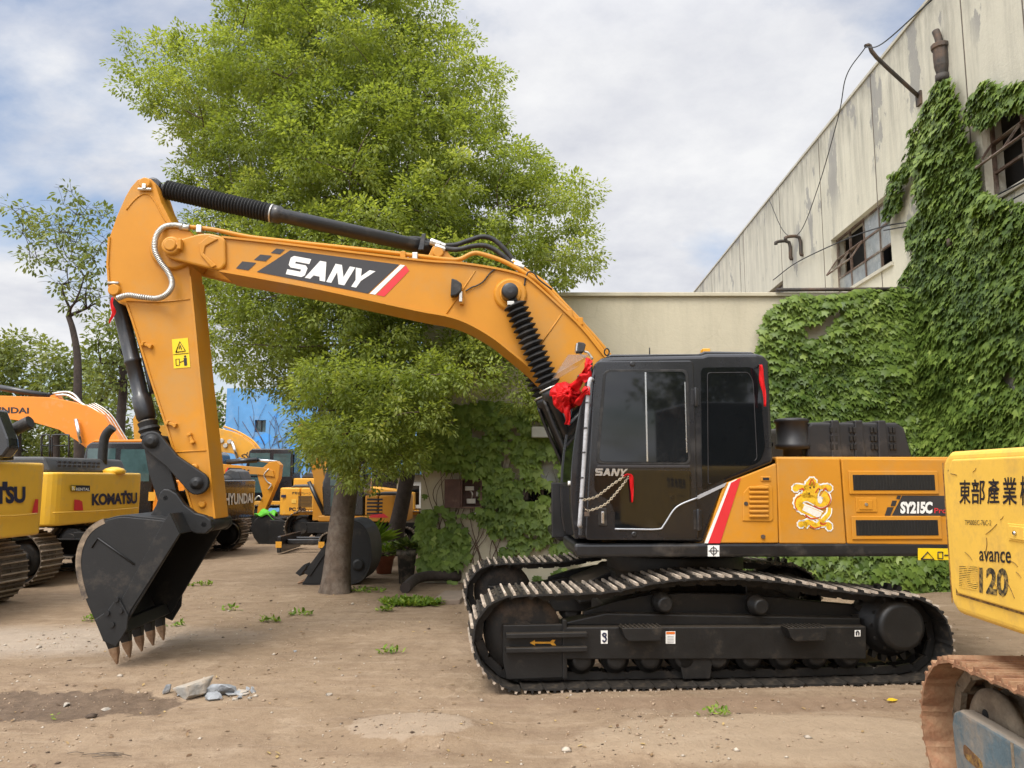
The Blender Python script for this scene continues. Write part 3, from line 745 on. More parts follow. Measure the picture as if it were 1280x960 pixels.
# ------------------------------------------------------------------ leaves
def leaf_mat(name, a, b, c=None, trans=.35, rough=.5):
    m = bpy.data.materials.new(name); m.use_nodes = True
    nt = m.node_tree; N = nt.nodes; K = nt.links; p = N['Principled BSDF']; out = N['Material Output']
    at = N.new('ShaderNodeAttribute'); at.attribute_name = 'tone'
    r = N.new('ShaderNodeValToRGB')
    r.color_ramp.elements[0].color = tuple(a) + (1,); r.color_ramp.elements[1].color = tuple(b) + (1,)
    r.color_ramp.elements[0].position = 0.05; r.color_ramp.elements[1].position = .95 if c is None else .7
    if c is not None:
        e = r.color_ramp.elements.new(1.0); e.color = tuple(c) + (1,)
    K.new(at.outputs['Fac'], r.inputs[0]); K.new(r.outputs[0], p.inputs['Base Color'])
    p.inputs['Roughness'].default_value = rough; p.inputs['Specular IOR Level'].default_value = .3
    t = N.new('ShaderNodeBsdfTranslucent'); 
    mx = N.new('ShaderNodeMixRGB'); mx.blend_type = 'MULTIPLY'; mx.inputs[0].default_value = 1; mx.inputs[2].default_value = (1.5, 1.45, .6, 1)
    K.new(r.outputs[0], mx.inputs[1]); K.new(mx.outputs[0], t.inputs['Color'])
    ms = N.new('ShaderNodeMixShader'); ms.inputs[0].default_value = trans
    K.new(p.outputs[0], ms.inputs[1]); K.new(t.outputs[0], ms.inputs[2]); K.new(ms.outputs[0], out.inputs['Surface'])
    return m
M['ivy'] = leaf_mat('ivy_leaf', (.054, .095, .016), (.165, .235, .042), (.28, .35, .085), .25, .45)
M['ivy_low'] = leaf_mat('ivy_leaf_lifted', (.085, .140, .024), (.215, .30, .060), (.32, .40, .10), .34, .45)  # lighter copy of the ivy green, lifted to offset the tree crown's shade
M['camphor'] = leaf_mat('camphor_leaf', (.118, .162, .036), (.26, .315, .078), (.39, .415, .15), .50, .45)
M['dark_leaf'] = leaf_mat('olive_leaf', (.045, .075, .016), (.10, .14, .028), (.17, .20, .05), .3)
M['far_leaf'] = leaf_mat('far_leaf', (.085, .115, .030), (.17, .20, .055), (.26, .27, .09), .35)
M['sparse_leaf'] = leaf_mat('sparse_leaf', (.075, .105, .03), (.18, .22, .06), (.27, .30, .12), .3)
M['weed'] = leaf_mat('weed_leaf', (.08, .15, .015), (.18, .27, .03), (.25, .32, .05), .3)
M['bark'] = mat('brown_bark', (.095, .068, .048), .9, var=.4, scale=7, bump=.9, bscale=14, dust=(.17, .14, .11), dust_amt=.35, dust_scale=5)
M['dark_bark'] = mat('dark_bark', (.045, .034, .028), .9, var=.35, scale=8, bump=.6, bscale=18)
M['vine'] = mat('vine_stem', (.10, .055, .038), .9, var=.3, scale=9, bump=.5)

IVY = (np.array([(0, 0, 0), (.18, -.02, .0), (.50, .18, -.05), (.34, .36, .0), (.36, .62, -.04), (.13, .62, .01), (0, 1.0, -.08), (-.13, .62, .01), (-.36, .62, -.04), (-.34, .36, .0), (-.50, .18, -.05), (-.18, -.02, 0), (0, .4, .06)], float),
       [(12, i, i + 1) for i in range(11)] + [(12, 11, 0)])
OVAL = (np.array([(0, 0, 0), (.22, .35, .03), (.20, .65, .02), (0, 1, -.05), (-.20, .65, .02), (-.22, .35, .03)], float), [(0, 1, 2, 3), (0, 3, 4, 5)])
DIAM = (np.array([(0, 0, 0), (.30, .5, .04), (0, 1, -.03), (-.30, .5, .04)], float), [(0, 1, 2), (0, 2, 3)])
def leaf_mesh(name, shape, P, T, Nn, S, tone, material, parent=None, extra=None):
    """P origins, T tip directions, Nn rough normals, S sizes -> one mesh of leaves"""
    sv, sf = shape
    T = T / (np.linalg.norm(T, axis=1, keepdims=True) + 1e-9)
    X = np.cross(T, Nn); X /= (np.linalg.norm(X, axis=1, keepdims=True) + 1e-9); Z = np.cross(X, T)
    V = P[:, None, :] + S[:, None, None] * (sv[None, :, 0:1] * X[:, None, :] + sv[None, :, 1:2] * T[:, None, :] + sv[None, :, 2:3] * Z[:, None, :])
    n, k = len(P), len(sv)
    V = V.reshape(-1, 3)
    sizes = [len(f) for f in sf]; flat = np.concatenate([np.array(f) for f in sf])
    loops = (np.arange(n)[:, None] * k + flat[None, :]).ravel().astype(np.int32)
    tot = np.tile(np.array(sizes), n); starts = np.concatenate([[0], np.cumsum(tot)[:-1]]).astype(np.int32)
    me = bpy.data.meshes.new(name)
    me.vertices.add(len(V)); me.vertices.foreach_set('co', V.astype(np.float32).ravel())
    me.loops.add(len(loops)); me.loops.foreach_set('vertex_index', loops)
    me.polygons.add(len(starts)); me.polygons.foreach_set('loop_start', starts)
    me.update(calc_edges=True)
    at = me.attributes.new('tone', 'FLOAT', 'FACE')
    at.data.foreach_set('value', np.repeat(tone, len(sf)).astype(np.float32))
    me.materials.append(material)
    o = bpy.data.objects.new(name, me); COL.objects.link(o)
    if parent is not None: o.parent = parent
    return o
def rnd_unit(rs, n):
    v = rs.normal(size=(n, 3)); return v / np.linalg.norm(v, axis=1, keepdims=True)

# ------------------------------------------------------------------ ivy on a plane
def ivy(root_name, label, org, e1, nrm, rng1, rngz, polys, bare, dens, size, seed, thick, mat_, nz=.0, thr=.0, stems=(), layers=1.0, group=None, jit=.30):
    """org + e1*s + z; leaves wherever the picture's outline says the plant covers the wall"""
    rs = np.random.RandomState(seed)
    area = (rng1[1] - rng1[0]) * (rngz[1] - rngz[0]); n = int(area * dens)
    s = rs.uniform(rng1[0], rng1[1], n); z = rs.uniform(rngz[0], rngz[1], n)
    P = org[None, :] + e1[None, :] * s[:, None]; P[:, 2] = z
    j = jit * (fbm(s * 1.6, z * 1.6, 0 * s + seed, 4) - .5)
    Q = P + e1[None, :] * (j * 1.6)[:, None]; Q[:, 2] += j * 1.3
    u, v = proj_np(Q)
    keep = np.zeros(n, bool)
    for pg in polys: keep |= inpoly(pg, u, v)
    for pg in bare: keep &= ~inpoly(pg, u, v)
    f = .55 * fbm(s * 1.9, z * 1.9, 0 * s + seed * 3.3, 4) + .45 * fbm(s * 5.5, z * 5.5, 0 * s + seed, 3)
    if callable(thr): keep &= f > thr(u, v)
    else: keep &= f > thr
    P, s, z, f = P[keep], s[keep], z[keep], f[keep]; n = len(P)
    bump = thick * (.25 + 1.1 * fbm(s * 1.1, z * 1.4, 0 * s + 8 + seed, 3) ** 1.5)
    shelf = .5 + .5 * np.sin((z + .5 * fbm(s * 1.3, z * 0 + 2, 0 * s, 2)) * 2 * math.pi / .42)
    out = .02 + bump * (.82 + .18 * shelf) * rs.uniform(.45, 1.08, n)
    P = P + nrm[None, :] * out[:, None]
    T = np.stack([rs.normal(0, .55, n)] * 3, 1) * e1[None, :] + nrm[None, :] * rs.uniform(.25, .75, n)[:, None]
    T[:, 2] -= rs.uniform(.7, 1.1, n)
    NN = nrm[None, :] * 1.0 + e1[None, :] * rs.normal(0, .28, n)[:, None]; NN[:, 2] += rs.uniform(.3, 1.0, n)
    S = size * rs.uniform(.45, 1.2, n)
    tone = np.clip(.60 * rs.rand(n) - .06 + .75 * (fbm(s * .9, z * .9, 0 * s + 31, 3) - .25) + (rs.rand(n) > .94) * .3, 0, 1)
    root = empty(root_name, tuple(org)); tag(root, label, 'climbing plant', group)
    P = P - org[None, :]
    leaf_mesh('foliage', IVY, P, T, NN, S, tone, mat_, root)
    q = MB()
    for st in stems:
        q.tube([Vector(p) - Vector(org) for p in st[0]], st[1], 6, taper=st[1] * .4, res=5)
    if stems: q.build('stem', M['vine'], root)
    return root
rs0 = np.random.RandomState(3)
def wall_stems(n, u0, u1, v0, vtop, seed):
    rr = random.Random(seed); out = []
    for i in range(n):
        u = rr.uniform(u0, u1); pts = []; v = v0
        while v > vtop:
            pts.append(W(u, v, LY - .03)); v -= rr.uniform(22, 38); u += rr.uniform(-16, 16)
        if len(pts) > 2: out.append((pts, rr.uniform(.006, .012)))
    return out
org = np.array([LX0, LY, 0.0]); E1 = np.array([1.0, 0, 0]); NRM = np.array([0, -1.0, 0])
# ivy round the electric box, thin near the ground
lowbare = [[(560, 596), (605, 596), (605, 637), (560, 637)], [(678, 566), (704, 566), (704, 605), (690, 605), (678, 590)], [(648, 606), (720, 606), (720, 640), (690, 640), (680, 618), (668, 626), (655, 626), (648, 620)], [(655, 520), (700, 525), (700, 545), (660, 543)]]
def low_thr(u, v):
    t = np.where(v > 640, .495 + (v - 640) * .0011, .395)
    t = np.where((u < 575) & (v > 590), .515, t)
    t = np.where((u > 620) & (v > 600) & (v < 668), .38, t)
    return t
ivy('wall_ivy', 'leafy ivy climbing the low wall around the electric box', org, E1, NRM, (0, 3.6), (.05, 3.3),
    [[(519, 512), (540, 506), (600, 504), (660, 506), (700, 498), (730, 520), (735, 600), (715, 640), (720, 690), (720, 735), (525, 735), (519, 650), (524, 600)]],
    lowbare, 800, .185, 11, .24, M['ivy_low'], thr=low_thr, stems=wall_stems(26, 528, 722, 726, 560, 4))
# the big blanket on the right half of the low wall
def right_thr(u, v): return np.where(u < 1010, .27, .20) + np.where(v < 400, .03, 0)
ivy('wall_ivy', 'broad blanket of ivy covering the low wall to the right behind the cab', org, E1, NRM, (5.3, LX1 - LX0 + .1), (.0, LH + .15),
    [[(938, 452), (948, 425), (952, 398), (975, 376), (1000, 369), (1050, 371), (1068, 362), (1090, 355), (1128, 362), (1175, 350), (1200, 760), (900, 760), (930, 560)]],
    [[(994, 426), (1000, 414), (1018, 402), (1034, 390), (1050, 382), (1058, 384), (1040, 400), (1026, 418), (1016, 430), (1004, 428)]],
    980, .165, 21, .27, M['ivy'], thr=right_thr, stems=[([W(1182, 480, LY - .5), W(1172, 440, LY - .48), W(1160, 405, LY - .45), (W(1158, 372, LY - .4)), W(1163, 345, LY - .38)], .045)])
# hedge-like toe of the same plant below the machine
ivy('low_ivy_mound', 'low mound of ivy spilling onto the ground beneath the machine body', np.array([2.4, 12.5, 0.0]), E1, NRM, (0, 5.0), (.0, .95),
    [[(880, 640), (1200, 640), (1200, 745), (1180, 748), (1120, 740), (1000, 728), (880, 722)]], [], 700, .17, 33, .3, M['ivy'], thr=.2)
# ivy on the factory facade
fo = np.array([F0.x, F0.y, 0.0]); FE = np.array([FD.x, FD.y, 0]); FN = np.array([-FD.y, FD.x, 0])
fac_poly = [[(1166, 128), (1180, 104), (1196, 98), (1204, 110), (1212, 150), (1222, 178), (1232, 205), (1236, 238), (1262, 245), (1300, 252), (1400, 260), (1400, 800), (1120, 800), (1128, 420), (1135, 350), (1150, 320), (1140, 290), (1160, 255), (1152, 210), (1136, 235), (1130, 262), (1119, 276), (1114, 262), (1122, 220), (1140, 200), (1148, 165)],
            [(1214, 150), (1224, 122), (1244, 98), (1256, 104), (1285, 100), (1300, 108), (1300, 132), (1262, 140), (1246, 158), (1232, 156)]]
ivy('factory_ivy', 'tall ivy climbing the factory wall and wrapping the downpipe', fo, FE, FN, (-6.5, 1.6), (.0, 9.2),
    fac_poly, [[(1268, 466), (1277, 460), (1280, 484), (1270, 488)]], 1100, .155, 41, .24, M['ivy'], thr=lambda u, v: np.where(v < 330, .26, .17),
    jit=.12, stems=[([W(1158, 372, LY - .2), W(1162, 300, 13.0), W(1178, 200, 12.6), W(1185, 120, 12.2)], .05)])

# ------------------------------------------------------------------ trees
def tree(name, label, base, trunk_pts, blobs, leafm, barkm, trunk_r, leaf, tufts, per, seed, shape=OVAL, group=None, droop=.35, tuft_r=.17, tone_shift=0, limbr=.07, twigs=0):
    rs = np.random.RandomState(seed); base = Vector(base)
    root = empty(name, base); tag(root, label, 'tree', group)
    q = MB(); tp = [Vector(p) - base for p in trunk_pts]
    # flare at the foot
    k = smoothcurve(tp, 5); n = 12; pts = []; rings = []
    L = sum((k[i + 1] - k[i]).length for i in range(len(k) - 1)); acc = 0; vs_ = []
    for i, p in enumerate(k):
        if i: acc += (k[i] - k[i - 1]).length
        t = acc / L; r = trunk_r * (1 - .55 * t) * (1 + .45 * math.exp(-acc / .22))
        for j in range(n):
            a = 2 * math.pi * j / n; rr = r * (1 + .10 * math.sin(3 * a + 1.3 * t * 4 + seed) + .05 * math.sin(5 * a + seed))
            vs_.append(p + Vector((math.cos(a) * rr, math.sin(a) * rr, 0)))
    q.add(vs_, [(i * n + j, i * n + (j + 1) % n, (i + 1) * n + (j + 1) % n, (i + 1) * n + j) for i in range(len(k) - 1) for j in range(n)], True)
    q.build('trunk', barkm, root)
    # limbs from the trunk's upper half to each clump
    nodes = [(p, trunk_r * .5) for p in k[len(k) // 2:]]
    lm = MB(); B = [(Vector(b[0]) - base, b[1]) for b in blobs]
    B.sort(key=lambda b: (b[0] - k[-1]).length)
    rr = random.Random(seed)
    for c, rad in B:
        src, sr = min(nodes, key=lambda nd: (nd[0] - c).length + max(0, nd[0].z - c.z) * 1.2)
        d = c - src
        if d.length < .15: continue
        r0 = max(.012, min(sr * .75, limbr * (1 if d.length < 2.5 else 1.3)))
        mid = src + d * .5 + Vector((rr.uniform(-.1, .1), rr.uniform(-.1, .1), rr.uniform(-.05, .12))) * d.length
        lm.tube([src, mid, c], r0, 6, taper=r0 * .45, res=4)
        nodes.append((mid, r0 * .8)); nodes.append((c, r0 * .6))
        for _ in range(twigs):
            dv = Vector(rnd_unit(rs, 1)[0]); dv.z = abs(dv.z) * .8
            lm.tube([c, c + dv * rad * .6 + Vector((0, 0, .04)), c + dv * rad * 1.15], r0 * .4, 4, taper=.003, res=3)
    lm.build('limb', barkm, root)
    # foliage: clump > tufts on its skin > leaves
    C, TS = [], []
    allP, allT, allN, allS, allTone = [], [], [], [], []
    for c, rad in B:
        nt = max(4, int(tufts * rad * rad)); d = rnd_unit(rs, nt); d[:, 2] = d[:, 2] * .85 + .12
        rr_ = rad * rs.uniform(.55, 1.05, nt) * (.75 + .5 * fbm(d[:, 0] * 1.5 + c.x, d[:, 1] * 1.5 + c.y, d[:, 2] * 1.5 + c.z, 2))
        cc = np.array(c)[None, :] + d * rr_[:, None] * np.array([1, 1, .85])
        bt = rs.rand() * .35
        tt = rs.rand(nt) * .35
        m = nt * per
        idx = np.repeat(np.arange(nt), per)
        dl = rnd_unit(rs, m); 
        off = dl * (tuft_r * rs.uniform(.3, 1.0, m))[:, None] * np.array([1, 1, .7])
        P = cc[idx] + off
        T = dl * .8 + d[idx] * .5 + rs.normal(0, .25, (m, 3)); T[:, 2] -= droop
        NN = rnd_unit(rs, m) * .55; NN[:, 2] += 1.0
        allP.append(P); allT.append(T); allN.append(NN); allS.append(leaf * rs.uniform(.65, 1.2, m))
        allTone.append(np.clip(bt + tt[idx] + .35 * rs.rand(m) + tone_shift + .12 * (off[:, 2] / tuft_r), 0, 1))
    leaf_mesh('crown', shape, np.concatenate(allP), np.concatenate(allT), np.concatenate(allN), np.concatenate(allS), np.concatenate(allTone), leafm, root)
    return root
def fill(outline, D0, D1, spacing, rad, seed, n=4000, holes=(), shape=None):
    """clump centres spread through a crown whose silhouette is `outline`"""
    rr = random.Random(seed); us = [p[0] for p in outline]; vs_ = [p[1] for p in outline]; out = []
    cu, cv = sum(us) / len(us), sum(vs_) / len(vs_)
    for _ in range(n):
        u, v, D = rr.uniform(min(us), max(us)), rr.uniform(min(vs_), max(vs_)), rr.uniform(D0, D1)
        r = rr.uniform(*rad); px = r * 960 / D
        ok = True
        for a in (0, 60, 120, 180, 240, 300):
            if not inpoly(outline, u + .62 * px * math.cos(R(a)), v + .62 * px * math.sin(R(a))): ok = False; break
        if not ok or any(inpoly(h, u, v) for h in holes): continue
        # a rounded crown: thinner in depth towards its edge
        e = min(1.0, min(math.hypot(u - p[0], v - p[1]) for p in outline) / (px * 3.2))
        Dm = (D0 + D1) / 2
        if abs(D - Dm) > (D1 - D0) / 2 * (.25 + .75 * e): continue
        p = W(u, v, D)
        if any((p - o[0]).length < spacing * (r + o[1]) for o in out): continue
        out.append((p, r))
    return out
main_out = [(158, 82), (175, 52), (205, 42), (228, 58), (252, 30), (262, -10), (300, -60), (420, -150), (520, -90), (560, 10), (585, 45), (612, 62), (640, 110), (652, 165), (690, 195), (735, 235), (745, 290), (740, 335), (758, 362), (735, 372), (700, 372), (690, 440), (705, 525), (640, 520), (600, 490), (560, 500), (545, 540), (525, 590), (470, 612), (430, 606), (385, 592), (345, 602), (346, 574), (372, 550), (365, 518), (318, 496), (275, 500), (245, 490), (240, 420), (225, 330), (240, 260), (212, 232), (200, 190), (178, 150), (162, 118)]
mb_ = fill(main_out, 10.4, 15.2, .56, (.50, .92), 7, 9000, holes=[[(380, 500), (415, 492), (440, 520), (400, 540)], [(498, 480), (520, 476), (526, 500), (505, 505)]])
low_out = [(340, 480), (380, 455), (430, 440), (560, 430), (606, 440), (612, 490), (585, 505), (560, 512), (545, 545), (528, 590), (480, 618), (430, 612), (385, 596), (352, 604), (345, 578), (374, 550), (368, 520)]
mb_ += fill(low_out, 9.7, 12.0, .52, (.38, .62), 29, 5000)
g1 = G(420, 742)
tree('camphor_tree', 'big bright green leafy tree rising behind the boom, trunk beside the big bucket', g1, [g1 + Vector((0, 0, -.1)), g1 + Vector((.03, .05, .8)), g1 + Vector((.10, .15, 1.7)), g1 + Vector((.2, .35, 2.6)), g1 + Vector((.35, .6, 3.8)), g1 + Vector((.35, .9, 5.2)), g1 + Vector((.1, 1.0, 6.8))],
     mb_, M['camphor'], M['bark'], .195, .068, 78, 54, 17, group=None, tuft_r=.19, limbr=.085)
print('main tree clumps', len(mb_))
g2 = G(487, 694)
t2 = fill([(430, 420), (520, 400), (560, 430), (555, 480), (535, 520), (530, 580), (515, 608), (470, 600), (440, 560), (430, 500)], g2.y - 1.5, g2.y + 1.5, .55, (.55, .8), 9, 1500)
tree('leaning_tree', 'darker slanting tree further back, between the big trunk and the ivy wall', g2, [g2, g2 + Vector((.25, 0, 1.2)), g2 + Vector((.45, 0, 2.4)), W(505, 500, g2.y), W(525, 440, g2.y)], t2, M['dark_leaf'], M['dark_bark'], .21, .16, 36, 20, 19, tuft_r=.3, limbr=.10)

def bg_tree(name, label, ub, vb, D, outline, leafm, barkm, tr, trunk_px, leaf, tufts, per, seed, rad, spacing=.6, dep=1.6, group=None, tuft_r=.3, twigs=0, limbr=.06, ts=0):
    b = W(ub, vb, D); b.z = 0
    bl = fill(outline, D - dep, D + dep, spacing, rad, seed, 2500)
    return tree(name, label, b, [b] + [W(u, v, D) for u, v in trunk_px], bl, leafm, barkm, tr, leaf, tufts, per, seed, DIAM if D > 26 else OVAL, group, tuft_r=tuft_r, twigs=twigs, limbr=limbr, tone_shift=ts)
bg_tree('slender_tree', 'slender sparse tree with forked dark trunk standing against the sky at far left', 105, 640, 21,
        [(2, 262), (20, 245), (60, 258), (75, 232), (95, 225), (112, 250), (140, 255), (148, 300), (135, 380), (120, 400), (85, 405), (62, 380), (50, 345), (22, 340), (30, 310), (10, 290)],
        M['sparse_leaf'], M['dark_bark'], .17, [(97, 520), (97, 450), (92, 415), (86, 395)], .16, 22, 10, 23, (.34, .56), .68, 1.4, tuft_r=.22, twigs=4, limbr=.07)
bg_tree('roadside_tree', 'small dark trunked tree just left of the arm', 147, 640, 24,
        [(112, 440), (108, 400), (130, 390), (160, 392), (175, 440), (176, 485), (160, 500), (128, 500), (112, 480)],
        M['sparse_leaf'], M['dark_bark'], .22, [(150, 540), (154, 480), (152, 450)], .18, 40, 14, 27, (.4, .7), .6, 1.5, tuft_r=.28, twigs=1)
M['bg'] = None
far_specs = [(22, [(-30, 430), (0, 405), (25, 405), (45, 430), (42, 480), (40, 540), (-30, 540)], 34, 'round pale tree behind the machines at the left edge'),
             (70, [(40, 470), (45, 430), (65, 412), (85, 430), (112, 430), (140, 460), (135, 520), (120, 560), (45, 540)], 33, 'bushy pale tree behind the slender tree'),
             (125, [(100, 520), (110, 480), (135, 470), (170, 490), (180, 540), (175, 580), (100, 570)], 31, 'low bushy tree behind the orange boom'),
             (215, [(170, 505), (200, 470), (250, 460), (280, 500), (300, 540), (290, 590), (180, 590)], 36, 'pale tree hidden behind the upright arm'),
             (20, [(-40, 520), (0, 505), (60, 515), (110, 530), (110, 600), (-40, 600)], 38, 'lowest dark green tree behind the orange machine at far left')]
for i, (u, ol, D, lab) in enumerate(far_specs):
    bg_tree('distant_tree', lab, u, 640, D, ol, M['far_leaf'], M['dark_bark'], .2, [(u, 560), (u + 3, 500)], .24, 20, 14, 60 + i, (.7, 1.15), .55, 2.2, group='trees beyond the machines', tuft_r=.42)
for i, (x, y) in enumerate(((-14, -16), (-6, -19), (2, -17), (9, -15), (16, -18))):          # trees behind the viewer, mirrored in the cab glass
    rr = random.Random(i); bl = [(Vector((x + rr.uniform(-2, 2), y + rr.uniform(-2, 2), rr.uniform(3, 7.5))), rr.uniform(.9, 1.4)) for _ in range(18)]
    b = Vector((x, y, 0))
    tree('opposite_tree', ['leafy tree', 'broad tree', 'round tree', 'dense tree', 'tall tree'][i] + ' behind the viewer, only mirrored in the cab glass', b, [b, b + Vector((0, 0, 2.5)), b + Vector((.2, 0, 5))], bl, M['far_leaf'], M['dark_bark'], .3, .35, 12, 12, 90 + i, DIAM, 'trees behind the viewer', tuft_r=.5)
# ------------------------------------------------------------------ tracks
def resample(path, n):
    P = [Vector((x, 0, z)) for x, z in path]; P.append(P[0])
    L = [0]
    for i in range(len(P) - 1): L.append(L[-1] + (P[i + 1] - P[i]).length)
    out = []; tot = L[-1]; j = 0
    for k in range(n):
        d = tot * (k + .5) / n
        while L[j + 1] < d: j += 1
        t = (d - L[j]) / (L[j + 1] - L[j]); p = P[j].lerp(P[j + 1], t)
        out.append(p)
    res = []
    for k in range(n):
        a, b = out[k - 1], out[(k + 1) % n]; d = (b - a).normalized()
        res.append((out[k], d))
    return res, tot
def loop_path(pts, n=5):
    P = [Vector((x, 0, z)) for x, z in pts]; m = len(P); out = []
    for i in range(m):
        a, b, c, d = P[i - 1], P[i], P[(i + 1) % m], P[(i + 2) % m]
        for k in range(n):
            t = k / n
            q = .5 * ((2 * b) + (c - a) * t + (2 * a - 5 * b + 4 * c - d) * t * t + (3 * b - a - 3 * c + d) * t ** 3)
            out.append((q.x, q.z))
    return out
def shoe_mesh(w, pitch, gh=.026, double=False):
    """track shoe lying in the x-y plane, outer side up (+z)"""
    q = MB(); h = pitch * .49
    q.prism([(-h, -.004), (-h * .75, .010), (h * .75, .010), (h, -.002), (h, -.014), (h * .7, -.006), (-h * .7, -.006), (-h, -.016)], -w / 2, w / 2)
    for i, x in enumerate((-h * .62, h * .02, h * .66)):
        t = .008
        q.prism([(x - t * 1.5, .010), (x - t, gh + .006), (x + t, gh + .006), (x + t * 1.5, .010)], -w / 2 + .002, w / 2 - .002, m=1 if i != 1 else 0)
        if i == 1: pass
    for sy in (-1, 1):
        for sx in (-.32, .36):
            q.cyl((sx * h, sy * .085, .008), (sx * h, sy * .085, .022), .013, n=6, m=0)
    return q
def track_assembly(root, name, path, yc, w, n, mats, individual=True, rollers=None, label=None):
    """path: outer line of the chain loop (x, z), clockwise or not; shoes ride outside of it"""
    lp = loop_path(path); cx = sum(p[0] for p in lp) / len(lp); cz = sum(p[1] for p in lp) / len(lp)
    S, tot = resample(lp, n); pitch = tot / n
    area = sum(lp[i][0] * lp[(i + 1) % len(lp)][1] - lp[(i + 1) % len(lp)][0] * lp[i][1] for i in range(len(lp)))
    chain = MB()
    for k, (p, d) in enumerate(S):
        nrm = Vector((d.z, 0, -d.x)) * (1 if area > 0 else -1)             # outward
        ax = nrm.cross(Vector((0, 1, 0)))
        mt = Matrix(((ax.x, 0, nrm.x, p.x), (0, 1, 0, yc), (ax.z, 0, nrm.z, p.z), (0, 0, 0, 1)))
        if not individual:
            sm_ = shoe_mesh(w, pitch)
            chain.add([mt @ Vector(v) for v in sm_.v], sm_.f, m=0); chain.mi[-len(sm_.f):] = [m_ + 1 for m_ in sm_.mi]
        for sy in (-.07, .07):                                             # link pairs
            h = pitch * .55
            chain.prism([(-h, -.035), (-h * .6, -.085), (h * .6, -.085), (h, -.05), (h, -.018), (-h, -.018)], sy - .016, sy + .016, mtx=mt)
        c = mt @ Vector((-pitch * .5, 0, -.052)); chain.cyl((c.x, yc - .09, c.z), (c.x, yc + .09, c.z), .024, n=8)
    o = chain.build(name, mats, root)
    if individual:
        base = shoe_mesh(w, pitch).build('track_shoe', [mats[1], mats[2]], o)
        for k, (p, d) in enumerate(S):
            nrm = Vector((d.z, 0, -d.x)) * (1 if area > 0 else -1)
            ax = nrm.cross(Vector((0, 1, 0)))
            sh = base if k == 0 else base.copy()
            if k: COL.objects.link(sh); sh.parent = o
            rot = Matrix(((ax.x, 0, nrm.x), (0, 1, 0), (ax.z, 0, nrm.z)))
            sh.rotation_euler = rot.to_euler(); sh.location = (p.x, yc, p.z)
    return o, pitch

# ------------------------------------------------------------------ the big excavator
EX = Frame(1.70, 8.25, 2.4)            # body, boom and bucket
TR = Frame(1.70, 8.25, 4.8)            # undercarriage, swung a little against the body
ex = empty('excavator', EX.o, EX.a)
tag(ex, 'large orange and black crawler excavator in the middle with its boom stretched left', 'excavator')
DROT = TR.a - EX.a
NEAR = -1.46
